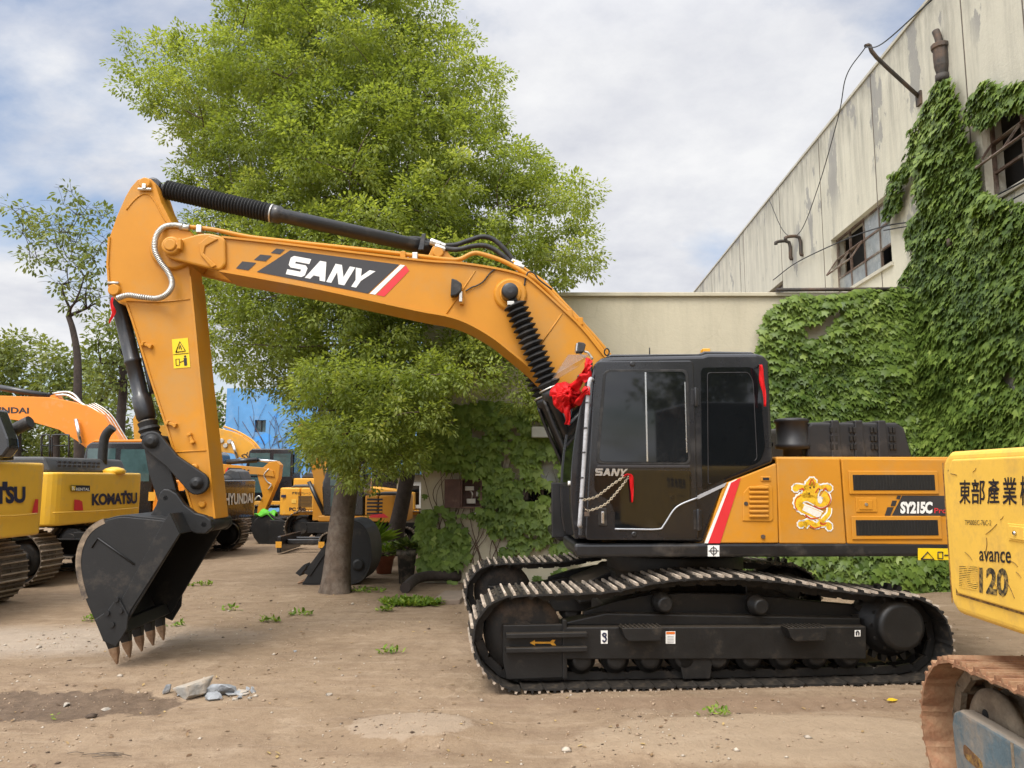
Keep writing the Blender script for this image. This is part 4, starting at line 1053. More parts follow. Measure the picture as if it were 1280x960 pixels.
# --- near track from the picture
tp_px = [(596, 783), (608, 764), (630, 751.5), (662, 748.5), (700, 747), (740, 745.5), (772, 742.5), (802, 736), (836, 730.5), (880, 727.5), (930, 728), (984, 733), (1030, 740), (1066, 745), (1110, 749), (1147, 753), (1172, 768), (1184, 790), (1187, 812), (1182, 834), (1166, 850), (1140, 855), (1090, 857), (980, 860), (860, 862), (740, 864), (650, 865), (626, 858), (607, 842), (596, 822), (592, 802)]
path = TR.xz(tp_px, NEAR)
zmin = min(p[1] for p in path)
path = [(x, z - zmin + .016) for x, z in path]
NSH = 49
mats3 = [M['frame_black'], M['shoe'], M['grouser']]
def track_side(sgn, individual=True):
    yc = sgn * 1.19
    sub = empty('crawler_track', parent=ex); sub.rotation_euler.z = DROT
    sub.name = 'crawler_track'
    o, pitch = track_assembly(sub, 'track_chain', path, yc, .60, NSH, mats3)
    xs = [p[0] for p in path]; xa, xb = min(xs), max(xs)
    ztop = max(p[1] for p in path)
    zi = .445
    # idler (front, left) and sprocket (rear, right)
    q = MB(); ci = (xa + .43, zi)
    q.rev((ci[0], yc - .10, ci[1]), (ci[0], yc + .10, ci[1]), [(0, .20), (.015, .33), (.03, .335), (.055, .335), (.06, .29), (.14, .29), (.145, .335), (.17, .335), (.185, .33), (.20, .20)], 32)
    q.cyl((ci[0], yc - .13, ci[1]), (ci[0], yc + .13, ci[1]), .11, n=20)
    q.build('idler', M['dirty_idler'], sub)
    cs = (xb - .40, .47)
    q = MB(); q.rev((cs[0], yc - .25, cs[1]), (cs[0], yc + .12, cs[1]), [(0, .17), (.012, .205), (.05, .215), (.12, .215), (.13, .25), (.2, .25), (.21, .29), (.37, .29)], 32)
    for k in range(21):
        a = 2 * math.pi * k / 21; mt = Matrix.Translation((cs[0], 0, cs[1])) @ Matrix.Rotation(a, 4, 'Y')
        q.prism([(.26, -.035), (.345, -.016), (.345, .016), (.26, .035)], yc - .035, yc + .035, mtx=mt)
    for k in range(12):
        a = 2 * math.pi * k / 12; q.cyl((cs[0] + .225 * math.cos(a), yc - .135, cs[1] + .225 * math.sin(a)), (cs[0] + .225 * math.cos(a), yc - .112, cs[1] + .225 * math.sin(a)), .016, n=6)
    q.build('sprocket', M['frame_black'], sub)
    # lower rollers, carrier rollers
    for k in range(9):
        x = xa + .93 + k * (xb - xa - 1.78) / 8
        q = MB(); q.rev((x, yc - .17, .22), (x, yc + .17, .22), [(0, .05), (.0, .075), (.02, .09), (.06, .09), (.065, .125), (.10, .125), (.105, .10), (.235, .10), (.24, .125), (.275, .125), (.28, .09), (.32, .09), (.34, .06)], 20); q.box(x - .07, x + .07, yc - .175, yc - .13, .25, .33)
        q.build('track_roller', M['frame_black'], sub)
    for (u, v) in ((829, 754), (948, 757)):
        p = TR.L(u, v, NEAR + .15)
        q = MB(); q.rev((p.x, yc - .2, p.z), (p.x, yc + .12, p.z), [(0, .05), (.01, .07), (.1, .075), (.105, .09), (.13, .09), (.135, .07), (.25, .07), (.255, .09), (.28, .09)], 18)
        q.build('carrier_roller', M['frame_black'], sub)
    # side frame
    s = sgn; yn = yc - .19; yf = yc + .19                               # camera side / far side
    q = MB(); A = lambda u, v: (lambda w: (w.x, w.z))(TR.L(u, v, NEAR + .08))
    pts = [A(706, 784), A(1083, 783), A(1083, 824), (A(706, 824.5))]
    q.prism(pts, yn, yf)
    tp_ = [(A(706, 784)[0], A(706, 784)[1] - .002), (A(1083, 783)[0], A(1083, 784)[1]), (A(1083, 783)[0], A(1083, 783)[1] + .055), (A(760, 770)[0], A(760, 784)[1] + .10), (A(706, 784)[0], A(706, 784)[1] + .02)]
    q.prism(tp_, yc - .10, yc + .10)
    q.build('side_frame', M['frame_black'], sub, bevel=.012)
    q = MB()                                                            # added dark plate standing for the shade under the upper run
    shade_pts = [A(u, v) for u, v in ((735, 770), (775, 757), (815, 749), (860, 746), (930, 747), (990, 752), (1050, 758), (1118, 764), (1124, 800), (735, 800))]
    q.prism(shade_pts, yc + .02, yc + .10); q.build('shade_plate', M['frame_black'], sub, bevel=.01)
    fb = A(629, 782); fb2 = A(705, 849)
    q = MB(); q.prism([(fb[0], fb[1]), (fb2[0], fb[1]), (fb2[0], fb2[1] + .005), (fb[0] + .03, fb2[1]), (fb[0], fb2[1] + .14)], yn + .02, yn + .075)
    q.box(fb2[0] - .01, fb2[0] + .03, yn + .0, yn + .09, fb2[1], fb[1] + .04)
    q.build('idler_guard', M['frame_black'], sub, bevel=.008)
    q = MB()
    for v in (793.5, 811.5):
        a = A(632, v); b = A(733, v); q.box(a[0], b[0], yn - .055, yn + .018 if v < 0 else yn + .018, a[1] - .022, a[1] + .018)
    q.build('guard_rib', M['frame_black'], sub, bevel=.006)
    for (u0, u1) in ((772, 823), (975, 1024)):
        a = A(u0, 781); b = A(u1, 796.5); q = MB()
        q.prism([(a[0] + .0, a[1]), (b[0], a[1]), (b[0] - .02, b[1]), (a[0] + .06, b[1]), (a[0] + .03, b[1] + .03)], yn - .15, yn - .001)
        for k in range(9):
            x = a[0] + .02 + (b[0] - a[0] - .04) * k / 8; q.box(x - .008, x + .008, yn - .15, yn - .01, a[1], a[1] + .012)
        q.build('step', M['frame_black'], sub, bevel=.006)
    for u in (716, 1052):                                                # drain holes seen as dark slots
        pass
    # low chain guards between the rollers
    for (u0, u1) in ((850, 893),):
        a = A(u0, 824); b = A(u1, 852); q = MB(); q.prism([(a[0], a[1] - .002), (b[0], a[1] - .002), (b[0] - .03, b[1] + .02), (a[0] + .03, b[1] + .02)], yn + .02, yn + .05)
        q.build('chain_guard', M['frame_black'], sub, bevel=.005)
    if sgn < 0:
        f = lambda u, v, off=.004: TR.L(u, v, NEAR + .08).to_2d() if False else (lambda w: Vector((w.x, yn - off, w.z)))(TR.L(u, v, NEAR + .08))
        q = MB(); q.poly([f(751, 788), f(759.5, 788), f(759.5, 804.5), f(751, 804.5)][::-1]); st = q.build('hook_sticker', M['white'], sub)
        q = MB(); q.tube([f(755, 791, .006), f(757.4, 793, .006), f(755.3, 795.6, .006), f(753, 793, .006), f(755, 791, .006)], .007, 5)
        q.tube([f(755.3, 795.6, .006), f(757.5, 798.5, .006), f(755.4, 802, .006), f(753, 800, .006)], .007, 5); q.build('hook_symbol', M['ink_blue'], st)
        q = MB(); q.poly([f(832, 789), f(844, 789), f(844, 804.5), f(832, 804.5)][::-1]); st = q.build('notice_sticker', M['white'], sub)
        q = MB(); q.poly([f(832.6, 789.6, .006), f(843.4, 789.6, .006), f(843.4, 792.6, .006), f(832.6, 792.6, .006)][::-1])
        q.build('notice_header', mat('notice_orange', (.7, .16, .02), .5), st)
        q = MB()
        for k in range(5): v = 795 + k * 1.9; q.poly([f(834, v, .006), f(842, v, .006), f(842, v + .7, .006), f(834, v + .7, .006)][::-1])
        q.build('notice_print', mat('grey_print', (.4, .4, .4), .6), st)
        q = MB(); q.poly([f(1068, 787.5), f(1075.3, 787.5), f(1075.3, 795.5), f(1068, 795.5)][::-1]); st = q.build('shackle_sticker', M['white'], sub)
        q = MB(); q.tube([f(1070.3, 794, .006), f(1070, 790.5, .006), f(1071.6, 788.8, .006), f(1073.2, 790.5, .006), f(1073, 794, .006)], .006, 5); q.build('shackle_symbol', M['ink'], st)
        f2 = lambda u, v: (lambda w: Vector((w.x, yn + .014, w.z)))(TR.L(u, v, NEAR + .08))
        q = MB(); q.poly([f2(662.5, 804), f2(669, 800.3), f2(669, 802.6), f2(688, 802.6), f2(690.5, 800.2), f2(695, 800.2), f2(692.5, 803.4), f2(695.5, 807.2), f2(690.8, 807.2), f2(688, 805), f2(669, 805), f2(669, 807.6)][::-1])
        q.build('travel_arrow', M['stripe_yellow'], sub)
    return sub
track_side(-1); track_side(1)
# --- centre of the undercarriage
cen = MB()
cen.rev((0, 0, .72), (0, 0, 1.0), [(0, .62), (.1, .62), (.12, .70), (.28, .70)], 36)
for sx in (-1, 1):
    for sy in (-1, 1):
        cen.prism([(sx * .35, .50), (sx * .95, .42), (sx * .95, .62), (sx * .35, .86)], sy * .35, sy * 1.06)
cen.box(-.6, .6, -.75, .75, .48, .78)
cen.build('centre_frame', M['frame_black'], ex, bevel=.015, rotz=DROT)
q = MB(); q.rev((0, 0, 1.0), (0, 0, 1.12), [(0, .66), (.03, .70), (.05, .70), (.055, .67), (.12, .67)], 40)
q.build('slew_ring', M['frame_black'], ex)

YN = -1.36                                                               # near side of the upper body
P = lambda u, v, y=YN: EX.L(u, v, y)
def PP(lst, y=YN): return EX.xz(lst, y)
# --- deck
zb = P(820, 697).z; ztk = P(820, 679).z
xl = P(718, 690).x; XR = 2.62
q = MB()
q.prism([(xl + .03, zb), (xl, zb + .06), (xl, ztk), (XR, ztk), (XR, zb)], YN, -.42)
q.build('deck', M['black'], ex, bevel=.028, seg=3)
q = MB(); q.box(xl + .25, XR, -.418, .42, zb + .0, ztk - .005); q.build('centre_deck', M['frame_black'], ex, bevel=.01)
q = MB(); q.prism([(xl + .03, zb), (xl, zb + .06), (xl, ztk), (XR, ztk), (XR, zb)], .422, 1.33); q.build('right_deck', M['black'], ex, bevel=.028)
f = lambda u, v, off=.004: (lambda w: Vector((w.x, YN - off, w.z)))(P(u, v))
q = MB(); q.poly([f(1147, 685), f(1215, 686), f(1215, 700), f(1147, 700)]); st = q.build('warning_sticker', M['label_yellow'], ex)
q = MB()
def line_on(q, pts, r=.006): q.tube(pts, r, 4, curve=False)
line_on(q, [f(1151, 699, .006), f(1159, 690, .006), f(1167, 699, .006), f(1151, 699, .006)])
line_on(q, [f(1172, 690, .006), f(1178, 690, .006), f(1178, 698, .006), f(1172, 698, .006), f(1172, 690, .006)]); line_on(q, [f(1180, 694, .006), f(1186, 694, .006)])
q.build('warning_symbol', M['ink'], st)
q = MB(); q.poly([f(884.5, 681.5), f(899, 681.5), f(899, 695.5), f(884.5, 695.5)]); st = q.build('target_sticker', M['white'], ex)
q = MB(); c0 = f(891.8, 688.5, .006)
ring = [c0 + Vector((math.cos(a) * .028, 0, math.sin(a) * .028)) for a in np.linspace(0, 2 * math.pi, 17)]
line_on(q, ring, .004); line_on(q, [f(885.5, 688.5, .006), f(898, 688.5, .006)], .004); line_on(q, [f(891.8, 682.5, .006), f(891.8, 694.7, .006)], .004)
q.build('target_mark', M['ink'], st)

# --- engine side panels
def panel(name, px, y0=YN, depth=.05, m='orange', bevel=.012, parent=ex, fz=None):
    q = MB(); q.prism(PP(px), y0, y0 + depth); return q.build(name, M[m], parent, bevel=bevel, seg=3)
ptop = P(1100, 572.5).z; pbot = ztk + .004
xA, xB, xC = P(971.5, 600).x, P(973.5, 600).x, P(1052.5, 620).x
body = MB()
body.box(P(975, 600).x, XR - .05, YN + .05, 1.28, pbot, ptop - .03); body.build('engine_housing', M['frame_black'], ex)
# panel 1 with its sloping front edge and the stripes
p1 = panel('front_side_panel', [(881, 679), (884.5, 668), (903, 612), (908, 603.5), (970.5, 579), (971.5, 596), (973.5, 679)])
p2 = panel('middle_side_door', [(974.5, 679.5), (970.8, 572), (1050, 573), (1058, 680)])
px3 = [(1059.5, 680), (1051.5, 573), (1240, 574.5), (1240, 682)]
p3 = panel('rear_side_door', px3)
# rounded shoulder running along the top
q = MB(); q.box(P(972, 572).x, XR - .05, YN + .051, 1.27, ptop - .028, ptop + .012); q.build('engine_cover', M['orange'], ex, bevel=.02, seg=3)
fo_ = lambda u, v, off=.003: f(u, v, off)
q = MB(); q.poly([f(880.3, 679), f(911, 603), f(921, 598.6), (f(889, 679))][::1]); q.build('white_stripe', M['white'], p1)
for o_ in (q,): pass
q = MB(); q.poly([f(884.8, 679, .005), f(913.5, 603.5, .005), f(926, 597, .005), f(900, 679, .005)]); q.build('red_stripe', M['decal_red'], p1)
# louvre plate
q = MB(); q.prism(PP([(928, 651), (929, 616), (935, 609), (961, 605), (965, 609), (966, 649), (963, 652)]), YN - .010, YN - .001); lp_ = q.build('louvre_plate', M['orange'], p1, bevel=.006)
q = MB()
for k in range(7):
    v = 611.5 + k * 5.9; a, b = P(935.5, v), P(960, v)
    q.prism([(a.x, a.z), (b.x, b.z), (b.x, b.z + .026), (a.x, a.z + .026)], YN - .03, YN - .009)
q.build('louvre', M['orange'], lp_, bevel=.009)
q = MB(); a = P(957, 598.6); q.box(a.x - .045, a.x + .045, YN - .010, YN + .002, a.z - .022, a.z + .022); h1 = q.build('latch_plate', M['orange'], p1, bevel=.008)
q = MB(); q.box(a.x - .028, a.x + .028, YN - .013, YN - .009, a.z - .011, a.z + .011); q.build('latch_slot', M['ink'], h1)
for (u, v) in ((932, 629.5), (953.5, 670.7)):
    a = P(u, v); q = MB(); q.cyl((a.x, YN - .016, a.z), (a.x, YN, a.z), .018, n=14); q.build('lock', M['pipe'], p1)
q = MB(); a, b = P(922, 590), P(970, 588)
# rear door: grilles, latch, decal
for (u0, v0, u1, v1) in ((1064.8, 593.5, 1168, 612.8), (1068.5, 650, 1172, 669)):
    a, b = P(u0, v0), P(u1, v1)
    q = MB(); q.box(a.x - .035, b.x + .035, YN - .014, YN - .001, b.z - .035, a.z + .035)
    fr = q.build('grille_frame', M['orange'], p3, bevel=.010)
    q = MB(); q.box(a.x, b.x, YN - .018, YN - .013, b.z, a.z); g_ = q.build('grille', M['mesh_dark'], fr, bevel=.002)
    q = MB()
    for k in range(26): x = a.x + (b.x - a.x) * (k + .5) / 26; q.box(x - .003, x + .003, YN - .020, YN - .0175, b.z + .005, a.z - .005)
    q.build('grille_bar', M['black'], g_)
a, b = P(1069, 622), P(1096, 640); q = MB(); q.box(a.x, b.x, YN - .01, YN - .001, b.z, a.z); l_ = q.build('latch_plate', M['orange'], p3, bevel=.008)
a, b = P(1073, 625), P(1090, 637); q = MB(); q.box(a.x, b.x, YN - .016, YN - .009, b.z, a.z); q.build('latch', M['orange'], l_, bevel=.004)
a = P(1081.5, 630.5); q = MB(); q.cyl((a.x, YN - .024, a.z), (a.x, YN - .015, a.z), .014, n=12); q.build('keyhole', M['chrome'], l_)
dq = MB()
dq.poly([f(1114.5, 644.5), f(1127.5, 619.5), f(1240, 620), f(1240, 645)])
dq.poly([f(1105.5, 644.5), f(1109, 634), f(1117, 634), f(1112.5, 644.5)]); dq.poly([f(1113, 632.5), f(1115, 625.7), f(1121, 625.7), f(1118.5, 632.5)]); dq.poly([f(1119.8, 623.8), f(1121.5, 619.3), f(1126, 619.3), f(1124.5, 623.8)])
dcl = dq.build('model_decal', M['decal_grey'], p3)
q = MB(); put_text(q, 'SY215C', f(1125, 642, .006), f(1165.2, 642, .006), f(1165.2, 627, .006), f(1125, 627, .006), bold=.05, shear=.04, spacing=.9); q.build('lettering', M['white'], dcl)
q = MB(); put_text(q, 'Pro', f(1167.5, 641.5, .006), f(1183, 641.5, .006), f(1183, 635, .006), f(1167.5, 635, .006), bold=.01); q.build('red_lettering', M['decal_red'], dcl)

# dragon sticker on the middle door
def dragon(parent):
    y1, y2, y3 = YN - .004, YN - .006, YN - .008
    C0 = P(1016, 629); sc = (P(1045, 629).x - P(987, 629).x) / 335.0
    def V(x, y, yy): return Vector((C0.x + (x - 212) * sc, yy, C0.z + (238 - y) * sc))
    def outline(pts, grow):                                             # thick wavy ribbon polygon
        return pts
    body = [(118, 330), (92, 300), (84, 255), (98, 210), (140, 190), (190, 195), (225, 225), (262, 245), (300, 235), (318, 205), (312, 175)]
    def ribbon(pts, w0, w1, yy, jag=0.0):
        c = smoothcurve([V(x, y, yy) for x, y in pts], 5); n = len(c); a, b = [], []
        for i, p_ in enumerate(c):
            d = (c[min(i + 1, n - 1)] - c[max(i - 1, 0)]).normalized(); nr = Vector((-d.z, 0, d.x)); w = (w0 + (w1 - w0) * i / (n - 1)) * sc
            j = 1 + (jag if i % 2 else 0)
            a.append(p_ + nr * w * j); b.append(p_ - nr * w)
        vv = a + b; fs = [(i, i + 1, n + i + 1, n + i) for i in range(n - 1)]
        return vv, fs
    parts = {'w': MB(), 'y': MB(), 'r': MB(), 'k': MB()}
    S_ = [(150, 390), (190, 345), (150, 320), (100, 290), (95, 230), (140, 200), (200, 215), (250, 262), (300, 250), (325, 205), (300, 165), (255, 175)]
    S2 = [(150, 385), (230, 330), (260, 355), (215, 400), (150, 395)]
    for (mbk, ex_, yy) in (('w', 9, y1), ('y', 0, y2)):
        q = parts[mbk]
        for pts, w0, w1 in (([(268, 330), (200, 300), (130, 270), (105, 235), (125, 205), (170, 195), (215, 215), (262, 240), (305, 225), (312, 190), (285, 168)], 30, 24),
                            ([(140, 400), (170, 370), (230, 395), (260, 372), (290, 345), (322, 310), (330, 270)], 20, 11),
                            ([(165, 130), (105, 120), (92, 130)], 16, 17), ([(250, 130), (320, 122), (330, 140)], 14, 17), ([(165, 380), (120, 380), (118, 400)], 13, 16), ([(255, 388), (315, 385), (322, 402)], 13, 16),
                            ([(175, 200), (178, 150), (205, 95)], 38, 30), ([(200, 190), (225, 140), (232, 95)], 44, 26)):
            q.add(*ribbon(pts, w0 + ex_, w1 + ex_, yy, .22 if mbk == 'w' else .10))
        for (cx, cy, rr_) in ((92, 133, 22), (332, 132, 22), (118, 385, 20), (320, 405, 20), (212, 90, 30), (215, 135, 44)):
            q.poly([V(cx + (rr_ + ex_) * (1 + .14 * (k % 2)) * math.cos(k * math.pi / 8), cy + (rr_ + ex_) * (1 + .14 * (k % 2)) * math.sin(k * math.pi / 8), yy - (.0004 if mbk == 'y' else 0)) for k in range(16)])
    r_ = parts['r']
    for pts, w in (([(95, 290), (80, 250), (92, 205), (130, 180)], 4), ([(215, 255), (260, 275), (312, 258), (338, 215), (322, 170)], 5), ([(150, 320), (190, 345), (240, 340), (262, 330)], 6), ([(180, 395), (215, 412), (262, 400)], 5),
                   ([(190, 110), (212, 70), (228, 112)], 5), ([(150, 150), (140, 135), (118, 145)], 7), ([(290, 150), (305, 132), (322, 152)], 6), ([(232, 165), (250, 140), (262, 130)], 5), ([(255, 372), (275, 385), (300, 375)], 7)):
        r_.add(*ribbon(pts, w, w * .6, y3))
    wv = MB(); wv.add(*ribbon([(262, 325), (205, 298), (140, 268)], 24, 20, y3)); wv.poly([V(262 + 18 * math.cos(k * .5), 215 + 26 * math.sin(k * .5), y3 - .001) for k in range(12)])
    k_ = parts['k']
    for (cx, cy, rr_) in ((195, 128, 7), (222, 124, 7), (262, 140, 5), (186, 168, 6)): k_.poly([V(cx + rr_ * math.cos(k), cy + rr_ * math.sin(k), y3 - .002) for k in range(6)])
    st = parts['w'].build('dragon_sticker', M['white'], parent)
    y_ = parts['y'].build('dragon_gold', mat('dragon_gold', (.72, .40, .02), .45, var=.45, scale=26), parent)
    parts['r'].build('dragon_red', mat('dragon_red', (.50, .07, .015), .5, var=.3, scale=30), parent)
    wv.build('dragon_belly', mat('dragon_belly', (.72, .68, .60), .5, var=.15, scale=40), parent)
    k_.build('dragon_eye', M['ink'], parent)
dragon(p2)

# --- counterweight (mostly hidden by the machine in front)
def cw_plan(x0, x1, y0, y1, r, bow=.25, n=6):
    pts = [(x0, y0), (x1 - r, y0)]
    for k in range(n + 1): a = -math.pi / 2 + math.pi / 2 * k / n; pts.append((x1 - r + r * math.cos(a), y0 + r + r * math.sin(a)))
    for k in range(1, 6): t = k / 6; pts.append((x1 + bow * math.sin(math.pi * t), y0 + r + (y1 - y0 - 2 * r) * t))
    for k in range(n + 1): a = math.pi / 2 * k / n; pts.append((x1 - r + r * math.cos(a), y1 - r + r * math.sin(a)))
    pts.append((x0, y1)); return pts
q = MB(); q.slab(cw_plan(2.30, 2.62, YN + .0, 1.36, .28, .18), zb - .02, ptop - .02); q.build('counterweight', M['black'], ex, bevel=.04, seg=3)

# --- hood, air cleaner
hy0, hy1 = -.75, .95
H = lambda u, v: EX.L(u, v, hy0)
q = MB()
a, b = H(1008, 571), H(1141, 571); zt_ = H(1070, 528).z; zb_ = ptop + .01
base_ = [(a.x, zb_), (b.x, zb_), (b.x - .06, zt_ - .05), (b.x - .14, zt_), (a.x + .06, zt_), (a.x + .02, zt_ - .04)]
q.prism(base_, hy0, hy1); hood = q.build('engine_hood', M['hood_black'], ex, bevel=.03, seg=3)
q = MB(); L_ = b.x - a.x
for t in (.28, .50, .72):
    x = a.x + L_ * t; q.prism([(x - .055, zb_), (x + .055, zb_), (x + .04, zt_ + .02), (x - .04, zt_ + .02)], hy0 - .018, hy1)
q.build('hood_rib', M['hood_black'], hood, bevel=.012)
q = MB()
for t in (.235, .275, .42, .455, .62, .655, .80, .835):
    x = a.x + L_ * t * .985 + .01
    for k in range(3):
        z0 = zt_ - .075 - k * .083
        q = MB(); q.box(x - .013, x + .013, hy0 - .021, hy0 + .0, z0 - .028, z0 + .028); q.build('hood_slot', M['mesh_dark'], hood, bevel=.004)
q = MB(); c = EX.L(990, 545, -.7); zl, zh = EX.L(990, 571, -.7).z, EX.L(990, 523.5, -.7).z
q.rev((c.x, -.7, zl), (c.x, -.7, zh), [(0, .09), (.07, .09), (.08, .16), (.12, .165), (.13, .148), (zh - zl - .05, .150), (zh - zl - .035, .166), (zh - zl - .012, .168), (zh - zl, .13)], 26)
q.build('air_cleaner', M['hood_black'], ex)
q = MB(); q.tube([(c.x - .12, -.5, zl + .12), (c.x - .3, -.45, zl + .16), (c.x - .5, -.45, zl + .1)], .035, 8); q.build('intake_pipe', M['black'], ex)

# ------------------------------------------------------------------ cab
cab_far = -.40
silh = [(717.5, 675.5), (730, 675.5), (881, 678)]
side = [(722, 674), (729, 592), (739.5, 470), (743, 455), (752, 447.5), (765, 445.5), (878, 443.5), (884, 441.5), (946, 441.5), (956, 444), (961.5, 452), (967.5, 578), (908, 602), (903, 611), (880, 678)]
q = MB(); q.prism(PP(side, YN), YN, cab_far); cab = q.build('cab', M['cab_black'], ex, bevel=.035, seg=3)
g = lambda u, v, off=0.0: (lambda w: Vector((w.x, YN - off, w.z)))(P(u, v))
def rounded(px, r=3.0, n=4):
    out = []; m = len(px)
    for i in range(m):
        a, b, c = Vector(px[i - 1]), Vector(px[i]), Vector(px[(i + 1) % m])
        ra = min(r, (a - b).length * .45, (c - b).length * .45)
        p0 = b + (a - b).normalized() * ra; p1 = b + (c - b).normalized() * ra
        for k in range(n + 1): t = k / n; out.append(tuple((1 - t) ** 2 * p0 + 2 * t * (1 - t) * b + t * t * p1))
    return out
door_px = rounded([(731, 675), (743.5, 452), (866, 451), (872, 675)], 6)
q = MB(); q.prism(PP(door_px), YN - .022, YN + .01); door = q.build('cab_door', M['cab_black'], cab, bevel=.010, seg=3)
# upper glass in a rubber frame, lower glass with a silver line
ug = rounded([(744, 580), (754, 462.5), (859, 462), (862.5, 581)], 9)
ug2 = rounded([(748, 577), (757, 465.5), (855.5, 465), (859, 578)], 7)
q = MB(); q.prism(PP(ug), YN - .030, YN - .020); q.build('window_seal', M['rubber'], door, bevel=.004)
q = MB(); q.prism(PP(ug2), YN - .034, YN - .029); q.build('upper_window', M['glass'], door)
q = MB(); a, b = P(805.5, 466), P(807, 577); q.box(a.x - .006, a.x + .008, YN - .040, YN - .0345, b.z, a.z); q.build('window_bar', M['chrome'], door)
q = MB(); a, b = P(854.6, 478), P(857.0, 566); q.box(a.x - .004, a.x + .006, YN - .038, YN - .0345, b.z, a.z); q.build('window_rail', M['chrome'], door)
q = MB(); a, b = P(746, 583), P(861.5, 583); q.box(a.x, b.x, YN - .034, YN - .022, a.z - .012, a.z + .012); q.build('door_rail', M['decal_grey'], door, bevel=.003)
lg = [(742, 587), (863, 588.5), (862.5, 625), (842, 637), (832, 650), (826, 661), (768, 661), (768, 640), (761, 625), (748, 618), (742.5, 612)]
q = MB(); q.prism(PP(rounded(lg, 4)), YN - .027, YN - .0205); q.build('lower_window', M['glass'], door)
q = MB(); q.tube([g(768, 661, .027), g(790, 661.3, .027), g(822, 661.3, .027), g(829, 656, .027), g(841, 637.5, .027), g(852, 629.5, .027), g(871, 622, .027)], .008, 5, res=4); q.build('silver_line', M['decal_silver'], door)
q = MB(); q.prism(PP([(871.5, 624.5), (871.5, 619.5), (908, 603), (905.5, 608)]), YN - .006, YN - .001); q.build('silver_line', M['decal_silver'], cab)
# rear quarter glass
rq = rounded([(877.5, 613), (876, 459.5), (940, 459), (949, 472), (956, 560), (950, 577), (920, 590)], 6)
q = MB(); q.prism(PP(rq), YN - .007, YN - .001); q.build('rear_side_window', M['glass'], cab)
q = MB(); q.tube([g(*p_, .007) for p_ in rounded([(885, 606), (884, 466), (935, 465.5), (941, 476), (946, 574)], 4)], .0035, 4, curve=False); q.build('window_line', M['decal_grey'], cab)
# front: windscreen frame leaning forward, lower glass, far pillar
FXp = lambda v: P(0 + {452: 741, 594: 727, 674: 721}.get(v, 730), v)
def frontx(z):                                                           # forward edge of the windscreen (bowed)
    a, b = P(738, 452), P(719, 674)
    t = (z - b.z) / (a.z - b.z); return b.x + (a.x - b.x) * t - .085 * math.sin(math.pi * max(0, min(1, t)) ** .8)
zs_ = [P(719, 674).z + (P(738, 452).z - P(719, 674).z) * k / 10 for k in range(11)]
q = MB(); pl = [(frontx(z), z) for z in zs_]
back = [(P(742, 460).x, zs_[-1]), (P(724, 674).x, zs_[0])]
q.prism(pl + back, YN + .03, YN + .075); q.build('front_pillar', M['cab_black'], cab, bevel=.008)
q = MB(); q.prism(pl + back, cab_far - .075, cab_far - .03); q.build('front_pillar', M['cab_black'], cab, bevel=.008)
i0 = 4
for nm, zz in (('windscreen', zs_[3:]), ('lower_windscreen', zs_[:4])):
    q = MB(); pl2 = [(frontx(z) + .012, z) for z in zz]; pl3 = [(frontx(z) + .03, z) for z in zz][::-1]
    q.prism(pl2 + pl3, YN + .077, cab_far - .077); q.build(nm, M['glass'], cab)
q = MB(); z = zs_[3]; q.box(frontx(z) - .012, frontx(z) + .05, YN + .077, cab_far - .077, z - .02, z + .02); q.build('windscreen_bar', M['cab_black'], cab, bevel=.005)
# roof cap, beacon
q = MB(); q.prism(PP([(757, 446), (764, 441.5), (876, 441), (883, 437.5), (944, 438.5), (950, 444)]), YN + .06, cab_far - .06); q.build('roof_cap', M['cab_black'], cab, bevel=.015)
q = MB(); a = P(881, 441, -1.0); q.box(a.x - .03, a.x + .04, -1.05, -.95, a.z - .01, a.z + .035); q.build('amber_marker', M['stripe_yellow'], cab, bevel=.008)
q = MB(); a = P(812, 441, -.9); q.cyl((a.x, -.9, a.z - .03), (a.x, -.9, a.z + .05), .006, n=6); q.build('antenna', M['rubber'], cab)
# grab rail wrapped in film
q = MB(); q.tube([g(739.5, 475, .03), g(736, 476, .10), g(733.5, 486, .12), g(730.5, 530, .12), g(726.8, 590, .12), (g(722.6, 650, .12)), g(722.5, 655, .11), g(725, 658, .03)], .019, 8, res=4); q.build('grab_rail', M['grey_rail'], cab)
for v, u in ((505, 731.8), (536, 729.6), (566, 727.7), (597, 725.6), (622, 724.4)):
    q = MB(); a = g(u, v, .12); q.rev((a.x, a.y, a.z - .007), (a.x, a.y, a.z + .007), [(0, .021), (.014, .021)], 10); q.build('rail_tie', M['decal_grey'], cab)
for (u, v) in ((790, 455.3), (792, 667.6)):
    a = P(u, v); q = MB(); q.rev((a.x, YN - .034, a.z), (a.x, YN - .02, a.z), [(0, .014), (.004, .024), (.014, .026)], 16); q.build('door_bolt', M['black'], door)
for (u0, v0, u1, v1) in ((866.8, 485, 870.8, 508), (870, 636, 874.5, 663)):
    a, b = P(u0, v0), P(u1, v1); q = MB(); q.cyl((a.x + .01, YN - .03, b.z), (a.x + .01, YN - .03, a.z), .014, n=10); q.box(a.x - .03, a.x + .04, YN - .024, YN - .002, b.z + .01, a.z - .01); q.build('door_hinge', M['black'], cab, bevel=.003)
a, b = P(747, 635), P(758, 657); q = MB(); q.box(a.x, b.x, YN - .030, YN - .021, b.z, a.z); hd = q.build('door_handle', M['black'], door, bevel=.008)
q = MB(); m_ = (a.x + b.x) / 2; q.box(m_ - .012, m_ + .014, YN - .042, YN - .029, b.z + .02, a.z - .03); q.build('handle_lever', M['chrome'], hd, bevel=.004)
q = MB(); a = P(711, 604, -.9); q.cyl((frontx(P(711, 604).z) - .02, YN + .05, P(711, 604).z), (frontx(P(711, 604).z), YN + .05, P(711, 604).z), .02, n=10); q.build('front_bolt', M['white'], cab)
